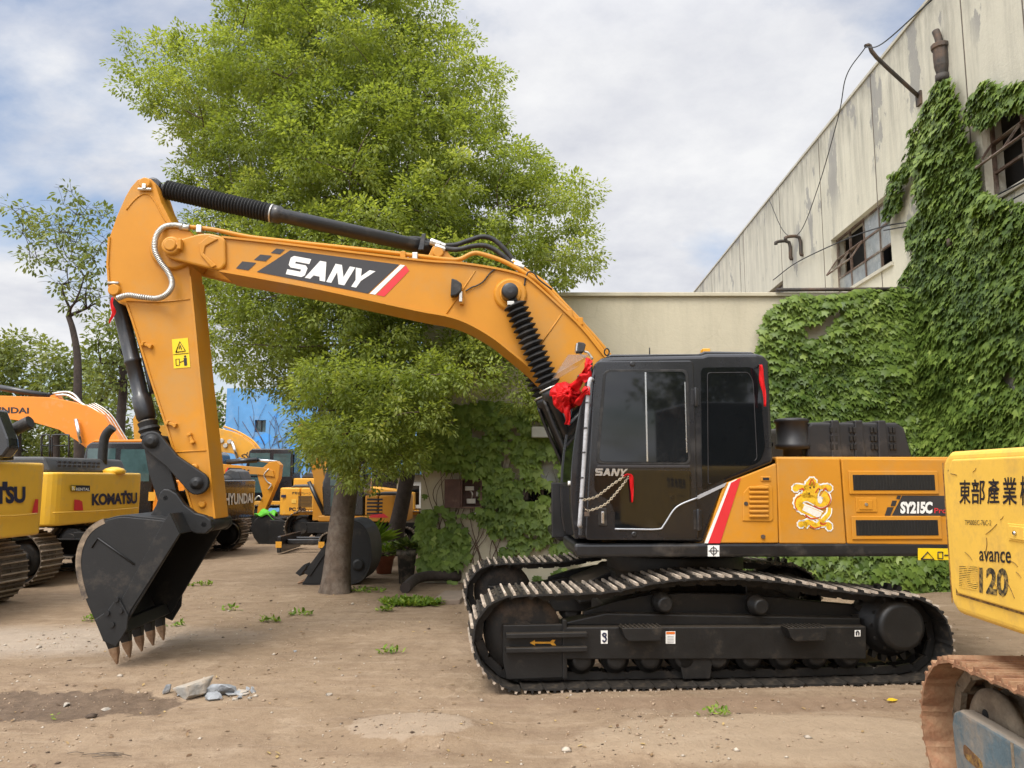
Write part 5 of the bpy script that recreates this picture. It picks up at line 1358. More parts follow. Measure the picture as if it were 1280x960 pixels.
# chrome lettering on the door
q = MB(); put_strokes(q, wide_word(), g(743.5, 594.5, .034), g(780.5, 595.2, .034), g(784, 586.2, .034), g(743.5, 585.4, .034))
q2 = MB()
for fidx, fc in enumerate(q.f): q2.prism([(q.v[i][0], q.v[i][2]) for i in fc], YN - .034, YN - .024)
q2.build('chrome_lettering', M['chrome'], door)
# rain visor, lamps, mirrors
q = MB(); vy = [(P(730, 452).x, P(730, 452).z)]
a0, a1 = EX.L(705, 451, -.9), EX.L(730, 451, -.9); b0 = EX.L(692, 473, -.9)
q.add([(a1.x, YN + .1, a1.z), (a0.x, YN + .1, a0.z), (b0.x, YN + .1, b0.z), (a1.x, cab_far - .1, a1.z), (a0.x, cab_far - .1, a0.z), (b0.x, cab_far - .1, b0.z)], [(0, 1, 4, 3), (1, 2, 5, 4), (0, 1, 2), (3, 5, 4)])
vm = bpy.data.materials.new('smoked_visor'); vm.use_nodes = True
pn = vm.node_tree.nodes['Principled BSDF']; pn.inputs['Base Color'].default_value = (.42, .36, .34, 1); pn.inputs['Roughness'].default_value = .04; pn.inputs['Alpha'].default_value = .22
o = q.build('rain_visor', vm, cab); sol = o.modifiers.new('thickness', 'SOLIDIFY'); sol.thickness = .005
def lamp(parent, c, wx, wz, dy, name='work_light', rot=0.0):
    mt = Matrix.Translation(c) @ Matrix.Rotation(rot, 4, 'Y')
    q = MB(); q.prism([(-wx, -wz), (wx * .7, -wz * .8), (wx, wz * .7), (wx * .4, wz), (-wx, wz)], -dy, dy, mtx=mt); o = q.build(name, M['rubber'], parent, bevel=.008)
    q = MB(); q.box(-wx - .012, -wx - .001, -dy + .01, dy - .01, -wz + .012, wz - .012, mtx=mt); q.build('lamp_glass', M['chrome'], o)
    return o
c = EX.L(726, 435.5, -1.1); lamp(cab, c, .038, .048, .06, rot=.12)
q = MB(); q.tube([c + Vector((.03, 0, -.03)), EX.L(735, 441, -1.1), EX.L(741, 449, -1.1)], .012, 6); q.tube([c + Vector((-.01, 0, -.05)), c + Vector((.05, 0, -.09)), EX.L(739, 450, -1.1)], .006, 5); q.build('lamp_bracket', M['zinc'], cab)
c = EX.L(758.5, 440, -.6); q = MB(); ring = [c + Vector((math.cos(a) * .025, 0, math.sin(a) * .035)) for a in np.linspace(0, 2 * math.pi, 13)]; q.tube(ring, .008, 6, curve=False); q.build('lifting_eye', M['rubber'], cab)
# small rear mirror arm
c = g(947, 459, .0); q = MB(); q.tube([c, c + Vector((-.015, -.05, 0)), c + Vector((-.02, -.10, .01))], .008, 6); q.build('mirror_stub', M['rubber'], cab)
# equipment box ahead of the cab on the far front corner
q = MB(); a, b = EX.L(689, 603, -.36), EX.L(707, 672, -.36); q.box(a.x, a.x + .5, -.38, -.34, b.z, a.z); q.build('front_shield', M['black'], ex, bevel=.01)
q = MB(); a = EX.L(703, 606, .95); q.box(xl + .05, .30, .5, 1.28, ztk, ztk + .48); q.build('tool_box', M['black'], ex, bevel=.03)
q = MB(); q.box(xl + .35, P(975, 600).x, .45, 1.26, ztk + .002, ptop - .08); q.build('fuel_tank', M['orange'], ex, bevel=.04)
# ------------------------------------------------------------------ boom
YB = -.29
top_px = [(277, 296), (350, 304), (440, 315), (530, 325.5), (578, 329), (623, 336), (652, 343.5), (667, 353), (697, 380), (727, 409), (753, 441), (800, 500), (850, 570)]
bot_px = [(812, 600), (770, 560), (720, 500), (692, 473), (667, 464), (637.5, 438), (614, 420), (584, 402.5), (557, 394), (519, 387), (400, 361), (330, 348), (274, 338)]
bot_px = [(812, 600), (765, 560), (712, 505), (690, 487), (667, 463), (637.5, 438), (614, 420), (584, 403), (557, 394), (519, 387), (400, 361), (330, 348), (274, 338)]
BP = lambda u, v, y=YB: EX.L(u, v, y)
tpz = EX.xz(top_px, YB); bpz = EX.xz(bot_px, YB)
def sm2(pts, n=4):
    return [(p.x, p.z) for p in smoothcurve([Vector((x, 0, z)) for x, z in pts], n)]
ts_, bs_ = sm2(tpz), sm2(bpz)
q = MB(); q.prism(ts_ + bs_, -.27, .27); boom = q.build('boom', M['orange'], ex)
q = MB(); q.strip(ts_, -.295, .295, .022); q.strip(bs_, -.295, .295, .026); q.build('boom_flange', M['orange'], boom)
# fork at the tip
fork = rounded([(205, 312), (209, 302), (217, 298), (227, 299), (250, 292.5), (262, 292), (277, 295.5), (282, 300), (283, 331), (276, 338.5), (262, 336), (214, 324), (206, 319)], 4)
for (a, b) in ((-.312, -.235), (.235, .312)):
    q = MB(); q.prism(PP(fork, YB), a, b); q.build('boom_fork', M['orange'], boom, bevel=.02)
q = MB(); q.prism(PP([(262, 296), (274, 300), (258, 309), (256, 318), (272, 333), (266, 336), (252, 320), (250, 306)], YB), -.33, -.305); q.build('fork_rib', M['orange'], boom, bevel=.008)
def pin(parent, u, v, y0, y1, r, m='orange', y=YB, name='pin', boss=True):
    c = EX.L(u, v, y); q = MB(); q.rev((c.x, y0, c.z), (c.x, y1, c.z), [(0, r * .8), (.012, r), (abs(y1 - y0), r)], 26); o = q.build(name, M[m], parent)
    return o, c
pin(boom, 216.5, 309, -.365, .365, .095, name='arm_pin')
q = MB(); c = BP(216.5, 309); q.rev((c.x, -.385, c.z), (c.x, -.36, c.z), [(0, .05), (.01, .062), (.02, .062)], 20); q.build('pin_cap', M['orange'], boom)
q = MB(); c = BP(228, 308); q.box(c.x - .02, c.x + .02, -.385, -.32, c.z - .055, c.z + .055); q.box(c.x - .06, c.x + .0, -.375, -.32, c.z - .015, c.z + .015); q.build('pin_lock', M['orange'], boom, bevel=.008)
# boom cylinder boss
q = MB(); c = BP(638, 368); q.rev((c.x, -.31, c.z), (c.x, .31, c.z), [(0, .15), (.025, .175), (.595, .175), (.62, .15)], 36); q.rev((c.x, -.325, c.z), (c.x, -.3, c.z), [(0, .10), (.01, .115), (.025, .115)], 30); q.build('cylinder_boss', M['orange'], boom)
for (u0, v0, u1, v1) in ((558, 392, 594, 338), (676, 430, 703, 391)):
    a, b = BP(u0, v0), BP(u1, v1); q = MB(); q.tube([(a.x, -.272, a.z), (b.x, -.272, b.z)], .008, 5, curve=False); q.build('weld_seam', M['orange'], boom)
# decal
fb_ = lambda u, v, off=.004: (lambda w: Vector((w.x, -.27 - off, w.z)))(EX.L(u, v, -.27))
q = MB()
q.poly([fb_(321, 340), fb_(343, 326), fb_(350, 321.3), fb_(362.7, 313), fb_(499, 330.7), fb_(460, 367)])
q.poly([fb_(295, 335.6), fb_(303, 326.8), fb_(320.5, 328.6), fb_(310.6, 338)]); q.poly([fb_(317.5, 325), fb_(325.5, 318.2), fb_(340, 319.7), fb_(332.2, 326.8)]); q.poly([fb_(338.5, 316.3), fb_(345.5, 310.7), fb_(356.3, 312.2), fb_(350, 317.8)])
dec = q.build('boom_decal', M['decal_grey'], boom)
q = MB(); q.poly([fb_(500.5, 330.9), fb_(506.3, 331.7), fb_(469, 368.3), fb_(462, 367.2)]); q.build('white_stripe', M['white'], dec)
q = MB(); q.poly([fb_(507.2, 332), fb_(511.6, 338.5), fb_(480.5, 370.7), fb_(470.3, 368.6)]); q.build('red_stripe', M['decal_red'], dec)
q = MB(); put_strokes(q, wide_word(), fb_(357.5, 342.8, .007), fb_(453.5, 361.3, .007), fb_(469.5, 339.3, .007), fb_(364.5, 319.5, .007)); q.build('lettering', M['white'], dec)
# lamp on the boom side
c = EX.L(570.5, 360.5, -.33); q = MB()
q.prism([(-.055, -.095), (.0, -.085), (.055, -.035), (.055, .045), (.0, .08), (-.055, .095)], -.05, .05, mtx=Matrix.Translation(c) @ Matrix.Rotation(.05, 4, 'Y')); lmp = q.build('boom_light', M['rubber'], boom, bevel=.012)
q = MB(); d = EX.L(576, 371, -.31); q.box(d.x - .016, d.x + .016, -.35, -.272, d.z - .06, d.z + .05); q.build('lamp_bracket', M['zinc'], lmp, bevel=.004)
q = MB(); d = EX.L(577, 377, -.3); q.box(d.x - .02, d.x + .02, -.33, -.271, d.z - .03, d.z + .02); q.build('bracket_foot', M['orange'], boom, bevel=.004)
q = MB(); q.tube([EX.L(u, v, -.285) for u, v in ((582, 364), (590, 359), (596, 357), (604, 352), (613, 341), (622, 334.5))], .008, 5); q.build('lamp_cable', M['rubber'], boom)
# boom cylinders
def cylinder_set(parent, y, pA, pB, boot_to, name, boot_r=.075, body_r=.075, neat=True, boots=12, fold=.35, plane=None, rod_r=.045, capm='black', bodym='black', end_extra=0.0):
    """rod eye at pA, boot up to boot_to, body on to pB (local points)"""
    d = (pB - pA); L_ = d.length; d.normalize()
    root_ = MB(); root_.rev(pA + d * boot_to, pB, [(0, body_r * 1.28), (.10, body_r * 1.28), (.12, body_r), (L_ - boot_to, body_r)], 22)
    o = root_.build(name, M[bodym], parent)
    q = MB(); q.rev(pA + d * .05, pA + d * (boot_to + .02), [(0, rod_r), (boot_to - .03, rod_r)], 16); q.build('piston_rod', M['chrome'], o)
    prof = []; n = boots; s0 = .12
    for k in range(n):
        t = s0 + (boot_to - s0 - .02) * k / n; st = (boot_to - s0) / n
        prof += [(t, boot_r * (1 - fold)), (t + st * .45, boot_r), (t + st * .55, boot_r)]
    prof.append((boot_to - .005, boot_r * (1 - fold)))
    prof = [(a - s0, b) for a, b in prof]
    q = MB(); q.rev(pA + d * s0, pA + d * boot_to, prof, 24, smooth=False); q.build('rod_boot', M['rubber'], o)
    q = MB(); q.rev(pA + d * (boot_to - .005), pA + d * (boot_to + .012), [(0, boot_r * .98), (.017, boot_r * .98)], 22); q.build('clamp_ring', M['zinc'], o)
    q = MB(); q.rev(pA + Vector((0, -.07, 0)), pA + Vector((0, .07, 0)), [(0, .07), (.01, .085), (.13, .085), (.14, .07)], 22); q.rev(pA + d * .0, pA + d * .14, [(0, .05), (.14, .05)], 14); q.build('rod_eye', M[capm], o)
    return o
for y in (-.40, .40):
    pA = EX.L(637, 366, -.40); pB = EX.L(737, 600, -.40); pE = EX.L(690.5, 484, -.40)
    pA, pB = Vector((pA.x, y, pA.z)), Vector((pB.x, y, pB.z)); bt = (Vector((pE.x, y, pE.z)) - pA).length
    o = cylinder_set(ex, y, pA, pB, bt, 'boom_cylinder', boot_r=.125, body_r=.088, boots=15, fold=.42)
    d = (pB - pA).normalized()
    q = MB(); q.tube([pA + d * (bt + .1) + Vector((-.10, 0, -.03)), pA + d * (bt + .4) + Vector((-.11, 0, -.03)), pA + d * (bt + .8) + Vector((-.10, 0, -.03))], .022, 7)
    q.tube([pA + d * (bt + .15) + Vector((.02, -.09, .0)), pA + d * (bt + .8) + Vector((.02, -.09, .0))], .02, 7, curve=False); q.build('cylinder_pipe', M['black'], o)
q = MB(); c = EX.L(637, 366, -.4); q.rev((c.x, -.52, c.z), (c.x, .52, c.z), [(0, .03), (.004, .045), (.006, .07), (.012, .08), (.05, .088), (.09, .088), (.10, .06), (.94, .06), (.95, .088), (1.04, .088)], 26); q.build('cylinder_pin', M['black'], boom)
q = MB(); c2 = EX.L(636.5, 380, -.45); q.box(c2.x - .02, c2.x + .05, -.5, -.4, c2.z - .02, c2.z + .02); q.build('grease_fitting', M['zinc'], boom, bevel=.004)
# arm cylinder on top of the boom
pA = EX.L(193.5, 234, 0); pB = EX.L(541, 311.5, 0); pE = EX.L(339, 269, 0)
ac = cylinder_set(ex, 0, pA, pB, (pE - pA).length, 'arm_cylinder', boot_r=.105, body_r=.078, boots=34, fold=.2)
# rod eye sits between the arm ears
c = EX.L(548, 316.5, -.13)
for (a, b) in ((-.16, -.10), (.10, .16)):
    q = MB(); q.prism(EX.xz([(527, 326), (536, 319), (541, 309), (549, 307), (557, 311), (563, 320), (584, 331)], -.13), a, b); q.build('cylinder_bracket', M['orange'], boom, bevel=.008)
q = MB(); q.rev((c.x, -.19, c.z), (c.x, .19, c.z), [(0, .05), (.01, .06), (.38, .06)], 20); q.build('bracket_pin', M['orange'], boom)
d = (pB - pA).normalized(); up = Vector((-d.z, 0, d.x)); up = up if up.z > 0 else -up
q = MB(); e = EX.L(527, 304, 0); q.prism([(e.x - .03, e.z - .1), (e.x + .03, e.z - .1), (e.x + .05, e.z + .08), (e.x + .01, e.z + .08)], -.09, .09); q.build('cylinder_clamp', M['black'], ac, bevel=.005)
q = MB(); e = EX.L(451, 288, 0); q.box(e.x - .03, e.x + .03, -.05, .05, e.z - .05, e.z + .03); q.build('cylinder_lug', M['black'], ac, bevel=.006)
# hoses arching from the cylinder to the boom pipes
for (pts, y) in (([(556, 307), (570, 306), (585, 301), (602, 296), (616, 299), (629, 310), (643, 327)], -.08), ([(556, 310.5), (572, 312), (590, 308), (605, 307), (618, 312), (630, 321), (640, 331)], -.16), ([(500, 300), (515, 298), (530, 300), (545, 306)], .08)):
    q = MB(); q.tube([EX.L(u, v, y) for u, v in pts], .027, 9, res=6); q.build('hydraulic_hose', M['rubber'], boom)
for (u, v, y, s) in ((551, 306, -.08, .035), (551, 310, -.16, .032), (545, 304, -.1, .04), (646, 329.5, -.1, .04), (649, 333, -.18, .035)):
    c = EX.L(u, v, y); q = MB(); q.cyl(c + Vector((-.06, 0, .02)), c + Vector((.05, 0, -.02)), s, n=8); q.build('hose_fitting', M['zinc'], boom, bevel=.004)
# steel pipes lying along the top of the boom
def pipe(pts, y, r=.024): 
    q = MB(); q.tube([EX.L(u, v, y) for u, v in pts], r, 9, res=5); return q.build('boom_pipe', M['orange'], boom)
pipe([(233, 283.5), (250, 285), (272, 288), (310, 296), (360, 302), (420, 308.5), (480, 315), (530, 321), (560, 324.5), (575, 324), (590, 317), (602, 317.5), (630, 327), (660, 344), (678, 357), (700, 379), (726, 406), (757, 444), (790, 490)], -.22)
pipe([(640, 327), (660, 340), (680, 354), (703, 378), (730, 407), (760, 442), (800, 500)], -.12, .026)
pipe([(640, 330), (662, 343), (684, 358), (705, 381), (731, 411), (762, 448), (800, 505)], .06, .026)
for (u, v) in ((504, 318.5), (519, 320), (250, 286), (712, 391), (725, 401)):
    c = EX.L(u, v, -.22); q = MB(); q.box(c.x - .028, c.x + .028, -.26, -.16, c.z - .05, c.z + .03); q.build('pipe_clamp', M['zinc'] if u in (250, 519) else M['orange'], boom, bevel=.006)
q = MB(); q.tube([EX.L(u, v, -.28) for u, v in ((648, 362), (655, 357), (657, 347), (661, 340), (668, 342), (674, 350), (690, 362))], .009, 5); q.build('grease_hose', M['rubber'], boom)
# ------------------------------------------------------------------ arm
YA = -.20
arm_px = [(180, 221), (171, 224), (163, 233), (156, 245), (145, 270), (136, 296), (134, 330), (136, 357), (141, 369), (150, 378), (158, 380), (165, 400), (187, 470), (205, 525), (225, 588), (240, 637), (246, 655), (253, 663), (261, 664.5), (267, 659), (268, 648), (263, 600), (258, 550), (253, 505), (249, 470), (242.5, 400), (237, 345), (235, 325), (232, 308), (226, 297), (214, 278), (201, 253), (193, 229), (188, 223)]
arm_out = EX.xz(arm_px, YA)
q = MB(); q.prism(arm_out, -.185, .185); arm = q.build('arm', M['orange'], ex, bevel=.006)
q = MB(); left = EX.xz(arm_px[5:16], YA); q.strip(left, -.20, .20, .02); q.build('arm_flange', M['orange'], arm)
q = MB(); q.strip(EX.xz(arm_px[20:27], YA), -.2, .2, .022); q.build('arm_flange', M['orange'], arm)
# raised plate round the top and the pivot boss
q = MB(); c = EX.L(217, 309, YA); q.rev((c.x, -.232, c.z), (c.x, .232, c.z), [(0, .22), (.015, .24), (.45, .24), (.464, .22)], 36); q.build('pivot_boss', M['orange'], arm)
q = MB(); q.tube([EX.L(u, v, YA + .012) for u, v in ((158, 262), (168, 250), (178, 243), (187, 244), (195, 254), (205, 273), (218, 288))], .008, 5); q.build('weld_seam', M['orange'], arm)
q = MB(); q.tube([EX.L(u, v, YA + .012) for u, v in ((158, 376), (200, 377), (237, 374))], .007, 5); q.tube([EX.L(u, v, YA + .012) for u, v in ((219, 565), (259, 563))], .007, 5); q.build('weld_line', M['orange'], arm)
o, c = pin(arm, 181.5, 229.5, -.225, .225, .062, y=YA, name='cylinder_pin')
q = MB(); e = EX.L(181.5, 237, YA); q.cyl((e.x - .07, -.21, e.z), (e.x + .07, -.21, e.z), .016, n=8); q.box(e.x - .02, e.x + .02, -.24, -.19, e.z, e.z + .05); q.build('pin_lock', M['zinc'], arm, bevel=.003)
o, c = pin(arm, 143, 362.5, -.225, .225, .062, y=YA, name='bucket_cylinder_pin')
q = MB(); e = EX.L(142, 354, YA); q.cyl((e.x - .06, -.21, e.z), (e.x + .06, -.21, e.z), .015, n=8); q.build('pin_lock', M['zinc'], arm)
for (u, v) in ((184, 431.5), (214.5, 530), (239, 548)):
    e = EX.L(u, v, YA); q = MB(); mt = Matrix.Translation((e.x, -.185, e.z)) @ Matrix.Rotation(R(20) if u < 230 else R(65), 4, 'Y')
    q.box(-.05, .05, -.035, .0, -.014, .014, mtx=mt); q.box(-.055, -.03, -.045, .0, -.022, .022, mtx=mt); q.box(.03, .055, -.045, .0, -.022, .022, mtx=mt); q.build('hose_lug', M['orange'], arm, bevel=.004)
for (u, v) in ((243, 584), (252.5, 630.5)):
    e = EX.L(u, v, YA); q = MB(); q.rev((e.x, -.22, e.z), (e.x, -.18, e.z), [(0, .018), (.002, .030), (.012, .036), (.04, .036)], 16); q.build('grease_boss', M['orange'], arm)
fa = lambda u, v, off=.004: (lambda w: Vector((w.x, -.185 - off, w.z)))(EX.L(u, v, -.185))
q = MB(); q.poly([fa(217.5, 460.7), fa(238, 459), fa(235, 422.3), fa(215, 424.3)]); st = q.build('safety_sticker', M['label_yellow'], arm)
q = MB(); line_on(q, [fa(220, 440.5, .006), fa(232, 438.7, .006), fa(225, 427, .006), fa(220, 440.5, .006)], .006)
line_on(q, [fa(220.5, 457, .006), fa(224.8, 456.5, .006), fa(224.3, 448.5, .006), fa(220, 449, .006), fa(220.5, 457, .006)], .004)
line_on(q, [fa(216.8, 443.4, .006), fa(236, 441.5, .006)], .003); line_on(q, [fa(225, 453, .006), fa(230, 451, .006)], .004)
line_on(q, [fa(224, 436.5, .006), fa(225.5, 431.5, .006)], .004); line_on(q, [fa(227, 437, .006), fa(226, 433, .006)], .004)
e = fa(231.6, 445.6, .006); q.cyl(e + Vector((0, .002, 0)), e, .012, n=10); q.poly([fa(229.7, 447.5, .007), fa(233.6, 447.2, .007), fa(234.2, 457, .007), fa(230.6, 457.3, .007)][::-1])
q.build('sticker_symbol', M['ink'], st)
# spiral hose looping down the arm
q = MB(); hp = [(229, 283), (219, 281.5), (207, 283), (199, 289), (194, 300), (194, 314), (201, 328), (210, 340), (215, 352), (213, 362), (205, 370), (194, 373), (175, 371), (160, 369), (146, 373)]
q.tube([EX.L(u, v, -.30 if 2 < i < 11 else -.25) for i, (u, v) in enumerate(hp)], .026, 9, res=5); hz = q.build('spiral_hose', M['grey_hose'], ex)
q = MB()
sc_ = smoothcurve([EX.L(u, v, -.30 if 2 < i < 11 else -.25) for i, (u, v) in enumerate(hp)], 7)
for i in range(1, len(sc_) - 1):
    d = (sc_[i + 1] - sc_[i - 1]).normalized(); q.rev(sc_[i] - d * .006, sc_[i] + d * .006, [(0, .0295), (.012, .0295)], 10)
q.build('hose_spiral', M['zinc'], hz)
c = EX.L(231, 283.7, -.24); q = MB(); q.cyl(c + Vector((-.05, 0, 0)), c + Vector((.05, 0, -.01)), .034, n=8); q.build('hose_fitting', M['zinc'], hz)
# ------------------------------------------------------------------ bucket cylinder, links
pB = EX.L(144, 366, 0); pA = EX.L(190.5, 553, 0); pE = EX.L(187.0, 531, 0)
pB = EX.L(146, 368, 0); d = (pB - pA).normalized(); L_ = (pB - pA).length
q = MB(); q.rev(pA + d * .24, pB, [(0, .082), (.04, .098), (.26, .098), (.28, .078), (.62, .078), (.63, .086), (.66, .086), (.67, .078), (1.30, .078), (1.31, .085), (1.34, .085), (1.35, .078), (L_ - .24, .075)], 24)
bc = q.build('bucket_cylinder', M['black'], ex)
q = MB(); q.rev(pA, pA + d * .22, [(0, .05), (.04, .085), (.08, .105), (.11, .09), (.14, .11), (.17, .09), (.22, .10)], 20, smooth=False); q.build('rod_boot', M['rubber'], bc)
q = MB(); q.rev(pA + d * .225, pA + d * .245, [(0, .075), (.02, .075)], 18); q.build('clamp_ring', M['zinc'], bc)
q = MB(); q.tube([pA + d * .5 + Vector((.11, .0, .03)), pA + d * 1.0 + Vector((.12, 0, .03)), pA + d * 1.5 + Vector((.10, 0, .0))], .03, 8); q.build('cylinder_pipe', M['black'], bc)
def link(name, pts_r, y0, y1, m='bucket'):
    """flat bar with round ends through (u, v, radius) stations"""
    P_ = [(EX.L(u, v, y0).x, EX.L(u, v, y0).z, r) for u, v, r in pts_r]
    L1, L2 = [], []
    for i, (x, z, r) in enumerate(P_):
        a = P_[max(i - 1, 0)]; b = P_[min(i + 1, len(P_) - 1)]; d = Vector((b[0] - a[0], b[1] - a[1])).normalized(); n_ = Vector((-d.y, d.x))
        L1.append((x + n_.x * r, z + n_.y * r)); L2.append((x - n_.x * r, z - n_.y * r))
    def cap(c, d, r): 
        a0 = math.atan2(d.y, d.x); return [(c[0] + r * math.cos(a0 + t), c[1] + r * math.sin(a0 + t)) for t in np.linspace(math.pi / 2, -math.pi / 2, 9)[1:-1]]
    de = Vector((P_[-1][0] - P_[-2][0], P_[-1][1] - P_[-2][1])).normalized(); ds = Vector((P_[0][0] - P_[1][0], P_[0][1] - P_[1][1])).normalized()
    out = L1 + cap(P_[-1], de, P_[-1][2]) + L2[::-1] + cap(P_[0], ds, P_[0][2])
    q = MB(); q.prism(out, y0, y1); return q.build(name, M[m], ex, bevel=.010)
for y0, y1 in ((-.29, -.235), (.235, .29)):
    l1 = link('rocker_link', [(189.5, 552, .105), (215, 577, .075), (246, 604, .115)], y0, y1)
    c1 = EX.L(189.5, 552, -.29); c2 = EX.L(246, 604, -.29)
l2 = link('bucket_link', [(189.5, 553, .085), (199, 587, .11), (209, 622, .10)], -.225, -.14)
l3 = link('bucket_link', [(189.5, 553, .085), (199, 587, .11), (209, 622, .10)], .14, .225)
for (u, v, r) in ((189.5, 551.5, .07), (246, 604, .062), (209, 622.5, .066), (256.5, 655.5, .075)):
    c = EX.L(u, v, -.29); q = MB(); q.rev((c.x, -.33, c.z), (c.x, .33, c.z), [(0, r * .35), (.001, r * .6), (.008, r * .62), (.012, r), (.64, r), (.66, r * .6)], 22); q.build('link_pin', M['bucket'], ex)
# ------------------------------------------------------------------ bucket
BW = .60
bk = lambda u, v: (lambda w: (w.x, w.z))(EX.L(u, v, -BW))
wrap_px = [(207, 651), (190, 649), (172, 647.5), (155, 646), (141, 648.5), (128, 653), (116, 661), (107.5, 672), (101.5, 688), (100, 706), (103, 727), (109, 748), (118, 769), (125, 785), (131, 797)]
wrap = [(p.x, p.z) for p in smoothcurve([Vector((bk(u, v)[0], 0, bk(u, v)[1])) for u, v in wrap_px], 3)]
mouth = [bk(150, 794), bk(226.5, 667), bk(214, 641)]
sidep = wrap + mouth
def inset(poly, d):
    cx = sum(p[0] for p in poly) / len(poly); cz = sum(p[1] for p in poly) / len(poly)
    return [(x + (cx - x) * d, z + (cz - z) * d) for x, z in poly]
bkt = MB()
bkt.strip(wrap, -BW + .0, BW - .0, .035)
bobj = bkt.build('bucket', M['bucket'], ex, bevel=.006)
for sgn in (-1, 1):
    y0, y1 = (-BW - .03, -BW) if sgn < 0 else (BW, BW + .03)
    q = MB(); q.prism(sidep, y0, y1); sp = q.build('side_plate', M['bucket'], bobj, bevel=.006)
    yo = y0 - .014 if sgn < 0 else y1 + .001
    strip_ = [bk(165.6, 762.5), bk(226.5, 667), bk(214, 641), bk(205, 655), bk(143, 770), bk(140, 790), bk(150, 798)]
    q = MB(); q.prism(strip_, yo, yo + .013); q.build('lip_band', M['bucket'], bobj, bevel=.004)
    q = MB(); q.prism([bk(*p_) for p_ in ((148, 748), (152, 745), (164, 768), (162.5, 785), (149, 807), (133, 800), (122, 773), (138, 762))], yo - .02 if sgn < 0 else yo + .014, yo - .001 if sgn < 0 else yo + .034); sc2 = q.build('side_cutter', M['bucket'], bobj, bevel=.008)
    for (u, v) in ((150, 748), (155, 762), (138.5, 765), (144.5, 779)):
        c = bk(u, v); yy = yo - .04 if sgn < 0 else yo + .034; q = MB(); q.cyl((c[0], yy, c[1]), (c[0], yy + .022, c[1]), .024, n=8); q.build('cutter_bolt', M['bucket'], sc2)
    # worn rear rim of the wrap
    q = MB(); wz = [(p.x, p.z) for p in smoothcurve([Vector((bk(u, v)[0], 0, bk(u, v)[1])) for u, v in ((107, 669), (100, 682), (97, 700), (98, 716), (102, 731), (108, 748), (113, 762), (109, 742), (105, 722), (105, 700), (107, 684))], 3)]
    ring_y = (-BW - .034, -BW + .16) if sgn < 0 else (BW - .16, BW + .034)
    q.strip(wrap[14:34], ring_y[0], ring_y[1], .050); q.build('heel_wear_plate', M['scuff'], bobj)
    q = MB(); a, b, c = bk(117, 684), bk(124.5, 672.5), bk(170, 705)
    yy = -BW - .034 if sgn < 0 else BW + .034
    q.tube([(a[0], yy, a[1]), (b[0], yy, b[1]), (c[0], yy, c[1])], .010, 5, curve=False); q.build('side_rib', M['scuff'] if False else M['bucket'], bobj)
# lip, back box plate and ears
q = MB(); q.prism([bk(125, 784), bk(131, 797), bk(138, 800), bk(149, 794), bk(143, 780)], -BW + .002, BW - .002); q.build('lip_plate', M['bucket'], bobj, bevel=.006)
tb = [bk(207, 651), bk(214, 641), bk(226.5, 667), bk(222, 668.5), bk(212, 655)]
q = MB(); q.prism([bk(172, 648), bk(207, 651), bk(214, 641), bk(226.5, 667), bk(217, 668)], -BW + .003, BW - .003); q.build('top_plate', M['bucket'], bobj, bevel=.01)
for y0, y1 in ((-.33, -.245), (.245, .33)):
    B2 = lambda u, v: (lambda w: (w.x, w.z))(EX.L(u, v, -.3))
    ear = [B2(*p_) for p_ in ((176, 651), (188, 645), (196, 632), (201, 616), (206, 611), (213, 611.5), (222, 617), (232, 631), (245, 641), (257, 644), (265, 650), (266, 660), (258, 667), (247, 667), (236, 663), (228, 667), (214, 662), (200, 654))]
    q = MB(); q.prism(ear, y0, y1); q.build('bucket_ear', M['bucket'], bobj, bevel=.012)
TW = [(-.535, (146, 831.5)), (-.27, (159, 825)), (0, (172, 817)), (.27, (184.6, 811)), (.535, (200.5, 804))]
tipn = EX.L(145, 831, -.56); lipc = EX.L(137.5, 793, -.56)
for k, (y, _) in enumerate(TW):
    base_c = Vector((lipc.x, y, lipc.z)); tip = Vector((tipn.x, y, tipn.z + .0)); d = (tip - base_c).normalized(); s_ = Vector((d.z, 0, -d.x))
    if s_.x < 0: s_ = -s_
    hw = .055
    q = MB(); v_ = []
    for t, wx, wy in ((-.04, .055, .052), (.07, .048, .042), (.145, .037, .032)):
        c = base_c + d * t
        v_ += [c - s_ * wx + Vector((0, -wy, 0)), c + s_ * wx + Vector((0, -wy, 0)), c + s_ * wx + Vector((0, wy, 0)), c - s_ * wx + Vector((0, wy, 0))]
    L2 = (tip - base_c).length
    vt = []
    for t, wx, wy in ((.125, .040, .036), (.18, .035, .031), (L2, .006, .013)):
        c = base_c + d * t
        vt += [c - s_ * wx + Vector((0, -wy, 0)), c + s_ * wx + Vector((0, -wy, 0)), c + s_ * wx + Vector((0, wy, 0)), c - s_ * wx + Vector((0, wy, 0))]
    fc = [(0, 1, 2, 3), (11, 10, 9, 8)] + [(i * 4 + j, (i + 1) * 4 + j, (i + 1) * 4 + (j + 1) % 4, i * 4 + (j + 1) % 4) for i in range(2) for j in range(4)]
    q.add(v_, fc); ad = q.build('tooth_adapter', M['bucket'], bobj, bevel=.006)
    q = MB(); q.add(vt, fc, m=0); q.build('tooth', M['rusty'], ad, bevel=.006)

